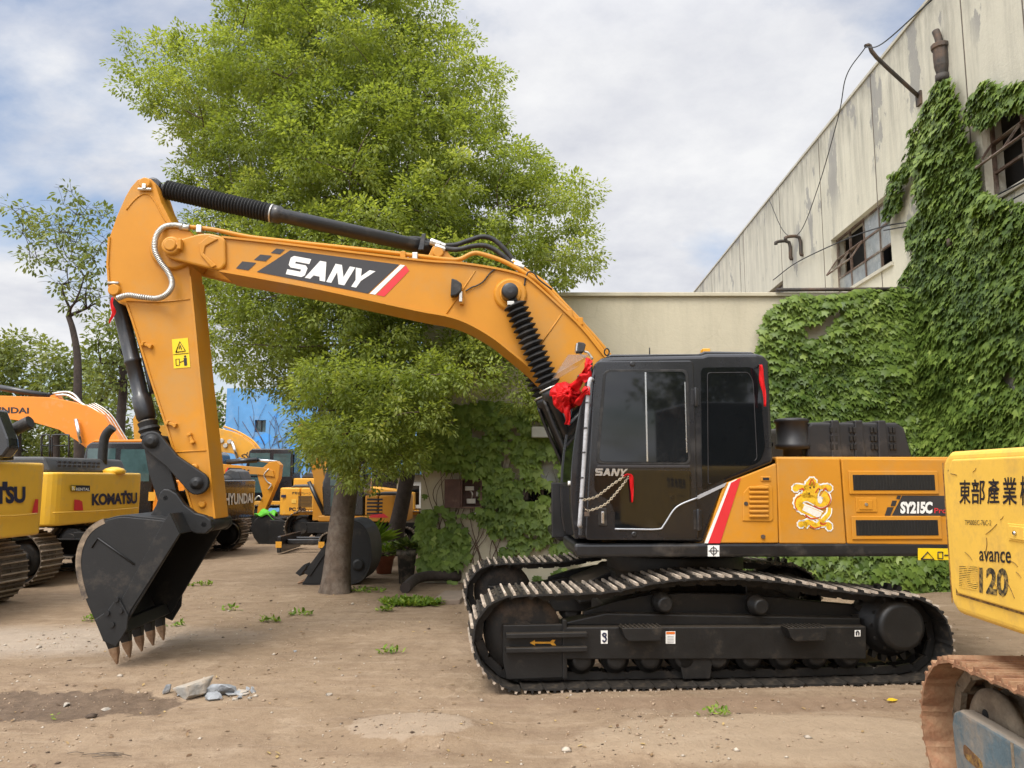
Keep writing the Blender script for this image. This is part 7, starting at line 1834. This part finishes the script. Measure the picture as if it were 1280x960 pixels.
# ------------------------------------------------------------------ loader bucket standing behind the trunk
sb = G(400, 733); sb = Vector((W(415, 733, 13.05).x, 13.05, 0)); FS = Frame(sb.x, sb.y, 0)
sbr = empty('spare_bucket', FS.o); tag(sbr, 'big black spare excavator bucket lying on the ground behind the tree trunk', 'bucket')
q = MB(); prof = FS.xz([(412, 672), (420, 660), (432, 652), (448, 654), (459, 667), (463, 688), (461, 708), (452, 724), (436, 733), (405, 735), (378, 731)], 0)
prof = [(x, max(z, .03)) for x, z in prof]; q.strip(sm2(prof, 3), 0, 1.0, .04); sh = q.build('shell', M['bucket'], sbr)
for y0 in (0, .97):
    q = MB(); q.prism(prof + [FS.xz([(398, 697)], 0)[0]], y0 - .004, y0 + .03); q.build('side_plate', M['bucket'], sbr, bevel=.008)
q = MB()
for k in range(5):
    y_ = .06 + k * .21; a = FS.L(388, 727, 0); q2 = MB(); q2.cyl((a.x, y_, .10), (a.x - .22, y_, .03), .05, .018, n=6, smooth=False); q2.build('tooth', M['rusty'], sbr)
q = MB(); q.prism(FS.xz([(370, 716), (381, 705), (384, 708), (376, 720)], 0), -.05, .3); q.build('side_cutter', M['bucket'], sbr, bevel=.006)
q = MB(); q.prism(FS.xz([(380, 716), (412, 673), (418, 676), (388, 720)], 0), -.03, .0); q.build('lip_band', M['bucket'], sbr, bevel=.006)
q = MB(); c = FS.L(448, 706, 0); q.rev((c.x, -.04, c.z), (c.x, -.004, c.z), [(0, .06), (.01, .10), (.036, .10)], 18); q.build('pin_boss', M['bucket'], sbr)

# ------------------------------------------------------------------ the worn yellow machine at the right edge
PC = Frame(2.42, 4.42, -3.8)
pc = empty('worn_excavator', PC.o, PC.a); tag(pc, 'worn old yellow excavator cut off by the right edge in the foreground', 'excavator')
X = lambda u, v, x=0.0: PC.LX(u, v, x)
zt_, zb_ = X(1280, 558).z, X(1280, 796).z
y_a = X(1181, 660).y
RM = Matrix.Rotation(R(-90), 4, 'Z')                                     # prism (a, b, z) -> (b, -a, z)
def yzprism(q, pts, x0, x1): q.prism([(-y, z) for y, z in pts], x0, x1, mtx=RM)
prof = [(y_a, zb_ + .14), (y_a - .012, zb_ + .05), (y_a - .07, zb_ + .0), (-3.2, zb_), (-3.2, zt_), (y_a - .10, zt_), (y_a - .03, zt_ - .04), (y_a, zt_ - .12)]
q = MB(); yzprism(q, prof, .0, 2.25); bdy = q.build('body_shell', M['old_yellow'], pc, bevel=.045, seg=4)
q = MB(); dz0 = X(1200, 742).z; dy0 = X(1191.5, 660).y
dpts = [(dy0, dz0 + .03), (dy0, zt_ - .12), (dy0 - .06, zt_ - .045), (-1.4, zt_ - .045), (-1.4, dz0), (dy0 - .03, dz0)]
yzprism(q, dpts, -.014, .01); door_ = q.build('engine_door', M['old_yellow'], pc, bevel=.010, seg=3)
M['grime'] = mat('rust_grime', (.12, .06, .025), .9, var=.4, scale=30, dust=(.5, .3, .06), dust_amt=.35, dust_scale=14)
q = MB(); yzprism(q, [(dy0 + .010, dz0 - .012), (dy0 + .010, zt_ - .10), (dy0 + .001, zt_ - .10), (dy0 + .001, dz0 - .002), (-1.4, dz0 - .002), (-1.4, dz0 - .012)], -.003, .004); q.build('door_gap', M['grime'], pc)
q = MB(); e = y_a - .022; yzprism(q, [(e, zb_ + .05), (e, zt_ - .06), (e - .006, zt_ - .06), (e - .006, zb_ + .05)], -.0015, .004); q.build('counterweight_gap', M['grime'], pc)
dx = -.0165
def dtext(text, u0, v0, u1, v1, m, sk=0.0, **k):
    """sk: how far the right end drops, following the receding door"""
    q = MB(); put_text(q, text, X(u0, v1, dx), X(u1, v1 + sk, dx), X(u1, v0 + sk * .2, dx), X(u0, v0, dx), **k); return q.build('lettering', M[m], door_)
for chs, u0, u1, v0, v1 in (('東', 1199, 1213, 600, 630), ('部', 1214, 1231, 599, 630), ('產', 1234, 1249, 598, 630.5), ('業', 1253, 1271, 596.5, 631), ('機', 1275, 1294, 595, 632)):
    dtext(chs, u0, v0, u1, v1, 'ink', bold=.012)
dtext('TPS005C-76C-2', 1206, 650, 1239, 656, 'worn_ink', 1.0, bold=.0)
dtext('avance', 1224, 688.5, 1263.5, 701, 'ink', 3.5, bold=.01)
o = dtext('PC', 1199, 706, 1222, 733, 'brown_ink', 4.5, bold=.03)
q = MB()
for k in range(13):
    t = k / 12.5; a, b = X(1198, 707.5 + 27 * t, dx - .0015), X(1223, 708.5 + 31 * t, dx - .0015)
    q.add([(a.x, a.y, a.z), (b.x, b.y, b.z), (b.x, b.y, b.z + .0055), (a.x, a.y, a.z + .0055)], [(0, 1, 2, 3)])
q.build('stencil_gap', M['old_yellow'], o)
dtext('120', 1224, 709, 1260, 741, 'worn_ink', 6, bold=.035)
q = MB(); a, b = X(1264, 654, 0), X(1290, 679, 0); q.box(-.019, -.013, b.y, a.y, b.z, a.z); lt = q.build('latch_plate', M['old_yellow'], door_, bevel=.003)
a, b = X(1267, 657, 0), X(1287, 676, 0); q = MB(); q.box(-.024, -.018, b.y, a.y, b.z, a.z); q.build('latch', M['old_yellow'], lt, bevel=.003)
c = X(1276, 666.5, 0); q = MB(); q.rev((-.036, c.y, c.z), (-.023, c.y, c.z), [(0, .006), (.004, .010), (.013, .011)], 14); q.build('keyhole', M['chrome'], lt)
q = MB(); rr = random.Random(4)
for (u0, v0, u1, v1) in ((1216, 590, 1220, 585), (1188, 592, 1196, 594), (1232, 668, 1246, 655), (1250, 650, 1254, 645), (1233, 672, 1232, 690), (1262, 700, 1272, 708), (1255, 722, 1268, 748), (1206, 690, 1215, 700), (1270, 715, 1276, 722), (1240, 725, 1246, 737)):
    q = MB(); q.tube([X(u0, v0, dx), X((u0 + u1) / 2 + 1, (v0 + v1) / 2, dx), X(u1, v1, dx)], .0016, 4); q.build('scratch', M['grime'], door_)
q = MB(); q.box(.25, 2.0, -3.0, -.3, .62, zb_ - .002); q.build('deck', M['old_yellow'], pc, bevel=.02)
q = MB(); q.box(.4, 1.9, -2.6, -1.1, zt_ + .001, zt_ + .9); q.build('cab', M['cab_black'], pc, bevel=.04)
# its tracks: they run away from the viewer
M['blue_frame'] = mat('dusty_blue_grey_paint', (.085, .125, .145), .7, var=.2, scale=4, dust=(.30, .23, .16), dust_amt=.42, dust_scale=5, up_dust=1.0, bump=.25)
M['mud'] = mat('dried_mud_steel', (.20, .155, .105), .9, var=.3, scale=12, bump=.5, dust=(.10, .07, .045), dust_amt=.35)
for i, cx in enumerate((.145, 2.0)):
    sub = empty('crawler_track', (cx, -1.62, 0), R(90), parent=pc)       # local x runs away from the viewer
    lp0 = stadium(-1.75, 1.75, .03, .80, 9)
    o, pitch = track_assembly(sub, 'track_chain', lp0, 0.0, .50, 42, [M['mud'], M['rust_shoe'], M['rust_shoe']])
    q = MB(); ci = (1.33, .41); q.rev((ci[0], -.09, ci[1]), (ci[0], .09, ci[1]), [(0, .05), (.004, .20), (.0, .225), (.02, .275), (.05, .275), (.055, .24), (.125, .24), (.13, .275), (.16, .275), (.18, .225), (.176, .2), (.18, .05)], 34); q.cyl((ci[0], -.13, ci[1]), (ci[0], .13, ci[1]), .06, n=16)
    idl = q.build('idler', M['mud'], sub)
    for ang in (70, 190, 310):
        a = R(ang); q = MB(); c = (ci[0] + .145 * math.cos(a), ci[1] + .145 * math.sin(a))
        q.rev((c[0], .088, c[1]), (c[0], .0915, c[1]), [(0, .028), (.0035, .028)], 14); q.rev((c[0] - .012, .088, c[1] - .02), (c[0] - .012, .0915, c[1] - .02), [(0, .022), (.003, .022)], 12) if False else None; q.build('idler_hole', M['void'], idl)
    q = MB()
    pts = [(-1.3, .14), (1.42, .14), (1.50, .19), (1.52, .46), (1.49, .53), (1.42, .56), (.2, .56), (.1, .50), (-1.3, .50)]
    q.prism(pts, .115, .20); q.prism(pts, -.20, -.115)
    fr_ = q.build('idler_yoke', M['blue_frame'], sub, bevel=.02, seg=3)
    q = MB(); q.prism([(x_, z_) for x_, z_ in rounded([(1.22, .37), (1.22, .31), (1.40, .33), (1.40, .40)], .03)], .195, .2025); q.build('yoke_slot', M['grime'], fr_)
    q = MB(); q.box(.93, .945, .20, .206, .15, .55); q.build('yoke_weld', M['mud'], fr_)
    q = MB(); q.box(-1.2, .9, -.113, .113, .25, .5); q.build('side_frame', M['blue_frame'], sub, bevel=.02)

# ------------------------------------------------------------------ buildings far behind
M['bluewall'] = mat('painted_blue_wall', (.10, .27, .52), .85, var=.14, scale=1.2, dust=(.22, .34, .50), dust_amt=.3, dust_scale=1.0)
bb = empty('blue_building', (-12.3, 33, 0)); tag(bb, 'bright blue painted wall of a building glimpsed between boom and tree', 'building')
q = MB(); wu0, wu1 = W(318, 540, 33), W(332.5, 525, 33)
wx0, wx1, wz0, wz1 = wu0.x + 12.3, wu1.x + 12.3, wu0.z, wu1.z
for (a, b, c, d) in ((0, wx0, 0, 5.6), (wx1, 13.5, 0, 5.6), (wx0, wx1, 0, wz0), (wx0, wx1, wz1, 5.6)): q.add([(a, 0, c), (b, 0, c), (b, 0, d), (a, 0, d)], [(0, 1, 2, 3)])
q.add([(0, 0, 0), (0, 7, 0), (0, 7, 5.6), (0, 0, 5.6)], [(0, 3, 2, 1)]); q.add([(0, 0, 5.6), (13.5, 0, 5.6), (13.5, 7, 5.6), (0, 7, 5.6)], [(0, 1, 2, 3)])
for (p0, p1) in (((wx0, wz0), (wx1, wz0)), ((wx1, wz0), (wx1, wz1)), ((wx1, wz1), (wx0, wz1)), ((wx0, wz1), (wx0, wz0))): q.add([(p0[0], 0, p0[1]), (p1[0], 0, p1[1]), (p1[0], .25, p1[1]), (p0[0], .25, p0[1])], [(0, 1, 2, 3)])
q.build('wall', M['bluewall'], bb)
q = MB(); q.box(wx0, wx1, .2, .22, wz0, wz1); wn_ = q.build('window', M['teal_glass'], bb); q = MB(); xm = (wx0 + wx1) / 2; q.box(xm - .02, xm + .02, .15, .199, wz0, wz1); q.build('window_frame', M['rail'], wn_)
q = MB(); rr = random.Random(12)
for k in range(22):
    x_ = rr.uniform(.3, 9.5); z_ = .5; pts = []
    while z_ < 5.2: pts.append((x_, -.03, z_)); z_ += rr.uniform(.5, .9); x_ += rr.uniform(-.5, .5)
    q.tube(pts, .016, 4, taper=.005)
    for j in range(3): p_ = pts[rr.randrange(1, len(pts) - 1)]; q.tube([p_, (p_[0] + rr.uniform(-.7, .7), -.03, p_[2] + rr.uniform(.3, .8))], .01, 4, curve=False)
vm_ = MB(); q.build('dry_vine', M['vine'], bb)
M['fresh_blue'] = mat('fresh_blue', (.06, .28, .68), .6)
q = MB(); rr = random.Random(5)
for (u, v, s_) in ((330, 549, .32), (368, 557, .34), (345, 520, .12)):
    c = W(u, v, 33) - Vector((-12.3, 33, 0)); q.poly([(c.x + s_ * (1 + rr.uniform(-.3, .3)) * math.cos(k), -.006, c.z + s_ * .7 * (1 + rr.uniform(-.3, .3)) * math.sin(k)) for k in np.linspace(0, 2 * math.pi, 10)[:-1]]); q.build('fresh_paint_patch', M['fresh_blue'], bb); q = MB()
sh_ = empty('small_shed', (W(496, 600, 21).x, 21, 0)); tag(sh_, 'small cream shed with white framed window and blue roof beside the ivy wall', 'shed')
q = MB(); q.box(0, 4, 0, 3, 0, 1.86); q.build('wall', M['lowwall'], sh_)
q = MB(); q.prism([(-.15, 1.862), (4.1, 1.862), (4.1, 1.92), (-.15, 1.92)], -.2, 3.1); q.build('roof', mat('blue_sheet', (.10, .26, .45), .5, var=.1), sh_)
q = MB(); q.prism([(-.1, 1.922), (4, 1.922), (4, 2.6), (-.1, 2.25)], .4, .5); q.build('blue_board', M['bluewall'], sh_)
a, b = W(506, 631, 21) - sh_.location, W(524.5, 607, 21) - sh_.location
q = MB(); q.box(a.x, b.x, -.01, .0 - .002, a.z, b.z); w_ = q.build('window', M['glass'], sh_)
q = MB(); 
for (x0, x1, z0, z1) in ((a.x - .09, a.x, a.z - .09, b.z + .09), (b.x, b.x + .09, a.z - .09, b.z + .09), (a.x, b.x, a.z - .09, a.z), (a.x, b.x, b.z, b.z + .09)): q.box(x0, x1, -.05, -.001, z0, z1)
q.build('window_frame', M['white'], w_)
q = MB(); q.box(-70, 0, 0, .25, 0, 2.3)
o = q.build('boundary_wall', mat('grey_boundary', (.34, .32, .27), .9, var=.15, scale=.6), loc=(-12.5, 41, 0)); tag(o, 'grey boundary wall behind the parked machines on the left', 'wall')

# ------------------------------------------------------------------ pots, box, steps, rubble
M['terracotta'] = mat('terracotta', (.26, .085, .045), .8, var=.25, scale=8, bump=.2)
M['barrel'] = mat('grimy_bucket', (.035, .035, .033), .6, var=.3, dust=(.32, .27, .2), dust_amt=.38, dust_scale=4)
M['soil'] = mat('potting_soil', (.05, .035, .025), .95, bump=.6)
def potted(c, r, h, potm, name, label, leafm, n, spread, leafsz, seed, shape=OVAL, tall=.3, spiky=False):
    root = empty(name, c); tag(root, label, 'potted plant')
    q = MB(); q.rev((0, 0, 0), (0, 0, h), [(0, r * .72), (h * .82, r * .93), (h * .83, r * 1.04), (h, r * 1.05), (h - .001, r * .93), (h - .04, r * .9)] if False else [(0, r * .72), (h * .82, r * .93), (h * .83, r * 1.04), (h, r * 1.05)], 22); q.build('pot', M[potm], root)
    q = MB(); q.rev((0, 0, h), (0, 0, h + .01), [(0, r * .98), (.01, r * .9)], 18); q.build('soil', M['soil'], root)
    rs = np.random.RandomState(seed)
    d = rnd_unit(rs, n); d[:, 2] = np.abs(d[:, 2]) * .8
    P_ = d * spread * rs.uniform(.3, 1, n)[:, None]; P_[:, 2] = h + np.abs(P_[:, 2]) * tall / .3 * .6 + .02
    T = d.copy(); T[:, 2] -= .1
    if spiky: P_ = d * .05; P_[:, 2] = h + .0; T = d * 1.0; T[:, 2] += .5
    leaf_mesh('foliage', shape, P_, T, rnd_unit(rs, n) * .5 + np.array([0, 0, 1.0]), leafsz * rs.uniform(.7, 1.15, n), rs.rand(n), leafm, root)
    if not spiky:
        q = MB()
        for k in range(14):
            dd = d[k]; q.tube([(0, 0, h), (dd[0] * spread * .4, dd[1] * spread * .4, h + .5 * spread * max(.2, dd[2])), (dd[0] * spread * .8, dd[1] * spread * .8, h + .55 * spread * max(.1, dd[2]))], .006, 4)
        q.build('stem', M['vine'], root)
    return root
potted(Vector((W(480, 714, 14.7).x, 14.7, 0)), .19, .33, 'terracotta', 'potted_plant', 'bushy green plant in round terracotta pot left of the ivy wall', M['weed'], 420, .42, .10, 5)
potted(Vector((LX0 - .22, 13.35, 0)), .17, .56, 'barrel', 'potted_plant', 'dark leafy plant in tall grimy black tub at the corner of the ivy wall', M['dark_leaf'], 260, .25, .11, 6)
potted(Vector((W(462, 690, 16.3).x, 16.3, 0)), .18, .34, 'barrel', 'potted_plant', 'spiky palm like plant between the two tree trunks', M['weed'], 90, .3, .62, 7, shape=(np.array([(0, 0, 0), (.03, .3, .01), (.022, .7, .0), (0, 1, -.14), (-.022, .7, 0), (-.03, .3, .01)], float), [(0, 1, 2, 3), (0, 3, 4, 5)]), spiky=True)
a, b = G(540, 756), G(573, 756); t_ = G(556, 738)
q = MB(); q.slab([(a.x, a.y), (b.x + .02, b.y), (b.x + .1, b.y + .9), (a.x + .1, a.y + .9)], .0, .07); o = q.build('stone_slab', mat('worn_slab', (.26, .20, .15), .9, var=.2, bump=.3), bevel=.01); tag(o, 'flat worn stone slab on the dirt in front of the ivy wall', 'slab')
q = MB(); q.tube([G(506, 742) + Vector((0, 0, .08)), G(520, 735) + Vector((0, 0, .14)), G(540, 731) + Vector((0, 0, .15)), G(575, 729) + Vector((0, 0, .12))], .085, 9); o = q.build('old_log', M['dark_bark']); tag(o, 'dark old log lying at the foot of the ivy wall', 'log')
def chunk(c, sx, sy, sz, seed, m, name, label, grp=None, cat='rubble'):
    rr = random.Random(seed); vs_ = []
    import bmesh
    bm = bmesh.new()
    for _ in range(16): bm.verts.new((rr.uniform(-1, 1) * sx, rr.uniform(-1, 1) * sy, rr.uniform(-.35, 1) * sz))
    bmesh.ops.convex_hull(bm, input=bm.verts)
    for v in [v for v in bm.verts if not v.link_faces]: bm.verts.remove(v)
    me = bpy.data.meshes.new(name); bm.to_mesh(me); bm.free(); me.materials.append(m)
    o = bpy.data.objects.new(name, me); COL.objects.link(o); o.location = c; o.rotation_euler.z = rr.uniform(0, 6)
    bv = o.modifiers.new('bevel', 'BEVEL'); bv.width = min(sx, sz) * .06; bv.segments = 1
    if label: tag(o, label, cat, grp)
    return o
M['concrete'] = mat('broken_concrete', (.29, .275, .245), .9, var=.2, scale=14, bump=.5, dust=(.42, .32, .22), dust_amt=.35, dust_scale=6, up_dust=.5)
M['concrete_b'] = mat('blue_grey_concrete', (.24, .25, .26), .85, var=.25, scale=16, bump=.5, dust=(.38, .34, .28), dust_amt=.3)
ck = [((243, 866), .19, .15, .12, 21, 'concrete', 'largest pale concrete chunk in the rubble heap by the bucket'), ((282, 866), .13, .10, .10, 2, 'concrete_b', 'blue grey concrete chunk at the right of the rubble heap'), ((266, 873), .08, .06, .06, 3, 'concrete_b', 'small grey chunk in front of the rubble heap'), ((208, 864), .04, .035, .075, 4, 'concrete_b', 'small upright grey chunk standing left of the rubble heap'), ((301, 868), .06, .045, .03, 5, 'concrete_b', 'flat grey fragment at the right end of the rubble heap'),
      ((84, 873), .035, .03, .025, 6, 'concrete', 'rounded pebble lying in the damp hollow'), ((132, 880), .04, .035, .02, 7, 'concrete', 'reddish stone at the right edge of the damp hollow'), ((411, 869), .03, .025, .02, 8, 'concrete', 'lone small tan stone in the middle of the yard'), ((368, 816), .02, .02, .02, 9, 'concrete_b', 'small dark stone right of the bucket teeth')]
for (uv, sx, sy, sz, sd, m_, lab) in ck:
    c = G(*uv); c.z = gz(c.x, c.y) + sz * .1
    chunk(c, sx, sy, sz, sd, M[m_], 'concrete_chunk' if m_ == 'concrete_b' or sd == 21 else 'stone', lab)
rr = random.Random(44)
for k in range(16):
    u, v = rr.choice([(rr.uniform(225, 318), rr.uniform(864, 877)), (rr.uniform(285, 316), rr.uniform(860, 872))]); sz = rr.uniform(.012, .032)
    c = G(u, v); c.z = gz(c.x, c.y) + sz * .2
    chunk(c, sz * 1.5, sz * 1.2, sz, 300 + k, M['concrete_b'] if k % 3 else M['concrete'], 'concrete_fragment', 'small broken concrete fragment strewn round the rubble heap', 'fragments around the rubble heap')
# grit, crumbs and dead leaves strewn over the yard
def scatter(name, n, region, size, m, seed, kindlab=None, flat=.6, dens=None):
    rs = np.random.RandomState(seed); x = rs.uniform(region[0], region[1], n); y = region[2] + (region[3] - region[2]) * rs.rand(n) ** 1.6
    if dens is not None: k = rs.rand(n) < dens(x, y); x, y = x[k], y[k]; n = len(x)
    z = ground_height(x, y)
    ico = np.array([(1, 0, 0), (-1, 0, 0), (0, 1, 0), (0, -1, 0), (0, 0, 1), (0, 0, -1)], float); fc = np.array([(0, 2, 4), (2, 1, 4), (1, 3, 4), (3, 0, 4), (2, 0, 5), (1, 2, 5), (3, 1, 5), (0, 3, 5)])
    s = size * np.exp(rs.normal(0, .5, n)); V = ico[None] * rs.uniform(.6, 1.3, (n, 6, 1)) * s[:, None, None]; V[:, :, 2] *= flat
    a = rs.uniform(0, 6.28, n); c_, s_ = np.cos(a), np.sin(a); vx = V[:, :, 0] * c_[:, None] - V[:, :, 1] * s_[:, None]; vy = V[:, :, 0] * s_[:, None] + V[:, :, 1] * c_[:, None]
    V = np.stack([vx + x[:, None], vy + y[:, None], V[:, :, 2] + z[:, None] + (s * .2)[:, None]], 2).reshape(-1, 3)
    lo = (np.arange(n)[:, None] * 6 + fc.ravel()[None]).ravel().astype(np.int32)
    me = bpy.data.meshes.new(name); me.vertices.add(len(V)); me.vertices.foreach_set('co', V.astype(np.float32).ravel()); me.loops.add(len(lo)); me.loops.foreach_set('vertex_index', lo)
    me.polygons.add(len(lo) // 3); me.polygons.foreach_set('loop_start', np.arange(0, len(lo), 3, dtype=np.int32)); me.update(calc_edges=True); me.materials.append(m)
    o = bpy.data.objects.new(name, me); COL.objects.link(o); return tag(o, kindlab, name.replace('_', ' '), kind='stuff')
def heaps(x, y):
    d = .10 + .5 * np.clip(fbm(x * .9, y * .9, 0 * x + 3, 4) - .46, 0, 1) * 6
    for (u, v, rx, ry, k) in ((255, 866, .55, .18, .8), (75, 870, .8, .3, .5), (180, 842, .6, .12, .6), (960, 876, 2.4, .12, .7), (590, 905, .25, .3, .6), (480, 742, .6, .3, .5)):
        c = G(u, v); d = np.maximum(d, k * np.exp(-((x - c.x) / rx) ** 2 - ((y - c.y) / ry) ** 2))
    return np.clip(d, 0, 1)
scatter('dirt_crumbs', 22000, (-5.5, 5.5, 4.4, 12), .0052, mat('dirt_crumb', (.31, .225, .15), .95, var=.3, scale=3), 1, 'fine brown dirt crumbs and clods strewn over the yard', .7, heaps)
scatter('gravel', 2600, (-5.5, 5.5, 4.4, 12), .0085, mat('pale_grit', (.40, .34, .27), .9, var=.35, scale=3), 2, 'pale grit and gravel scattered over the yard', .6, heaps)
scatter('dark_litter', 1500, (-5.5, 5.5, 4.4, 12), .009, mat('dark_litter', (.09, .06, .04), .9, var=.4, scale=3), 3, 'dark bits of bark and litter scattered over the yard', .35, heaps)
rs = np.random.RandomState(77); n = 900
x = rs.uniform(-5.5, 5.5, n); y = 4.4 + 9 * rs.rand(n) ** 1.3; P_ = np.stack([x, y, ground_height(x, y) + .006], 1); T = rnd_unit(rs, n); T[:, 2] = rs.uniform(-.05, .25, n)
o = leaf_mesh('fallen_leaves', OVAL, P_, T, rnd_unit(rs, n) * .35 + np.array([0, 0, 1.0]), .045 * rs.uniform(.5, 1.2, n), rs.rand(n), leaf_mat('dead_leaf', (.12, .07, .04), (.28, .18, .09), (.42, .30, .12), .1)); tag(o, 'small dry brown leaves fallen over the yard', 'fallen leaves', kind='stuff')
def weed(c, r, n, leafsz, seed, label, group='green weeds sprouting in the yard', name='weed_tuft'):
    rs = np.random.RandomState(seed); n = int(n * .55) if n < 600 else n; root = empty(name, (c.x, c.y, gz(c.x, c.y))); tag(root, label, 'weed', group)
    a = rs.uniform(0, 6.28, n); q_ = r * np.sqrt(rs.rand(n)); P_ = np.stack([q_ * np.cos(a), q_ * .55 * np.sin(a), rs.uniform(0, .05, n)], 1)
    T = rnd_unit(rs, n); T[:, 2] = np.abs(T[:, 2]) * .9
    leaf_mesh('foliage', OVAL, P_, T, rnd_unit(rs, n) * .6 + np.array([0, 0, 1.0]), leafsz * rs.uniform(.6, 1.2, n), rs.rand(n), M['weed'], root)
for i, (u, v, r, n, s, lab) in enumerate(((514, 757, .42, 700, .085, 'largest low weed patch, between the tree trunk and the big machine'), (482, 765, .12, 90, .07, 'small weed just left of the largest weed patch'), (375, 770, .16, 80, .07, 'small weed in front of the tree trunk'), (338, 778, .12, 70, .07, 'weed sprig in the yard right of the bucket'),
                                          (250, 733, .20, 90, .08, 'weed sprig behind the bucket teeth'), (288, 764, .14, 40, .07, 'sparse weed sprig halfway between bucket and trunk'), (490, 818, .13, 60, .06, 'weed sprig left of the front idler'), (110, 777, .08, 50, .06, 'tiny weed left of the bucket'),
                                          (895, 899, .14, 70, .05, 'weed sprig in the foreground below the machine'), (458, 741, .3, 160, .07, 'weeds growing round the foot of the big tree trunk'), (220, 784, .12, 40, .06, 'small weed just right of the bucket teeth'), (67, 893, .03, 10, .04, 'tiny green leaf sprig in the damp hollow'))):
    weed(G(u, v), r, n, s, 200 + i, lab)
c = G(1108, 876); rs = np.random.RandomState(9)
o = leaf_mesh('yellow_leaf', OVAL, np.array([[c.x, c.y, gz(c.x, c.y) + .02]]), np.array([[1., .1, .05]]), np.array([[0, -.3, 1.]]), np.array([.10]), np.array([1.]), leaf_mat('yellow_leaf', (.7, .5, .03), (.7, .5, .03))); tag(o, 'single yellow leaf on the dirt below the rear sprocket', 'leaf')
q = MB(); rr = random.Random(3); c = G(110, 945)
for k in range(7):
    a = rr.uniform(-.5, .5); l = rr.uniform(.1, .22); p_ = c + Vector((rr.uniform(-.16, .16), rr.uniform(-.05, .05), .01 + gz(c.x, c.y)))
    q.tube([p_, p_ + Vector((l * .5, l * .15 * a, .008)), p_ + Vector((l, l * a * .4, .0))], .0025, 4)
o = q.build('twigs', M['bark']); tag(o, 'little heap of dry brown twigs in the bottom left foreground', 'twigs', kind='stuff')
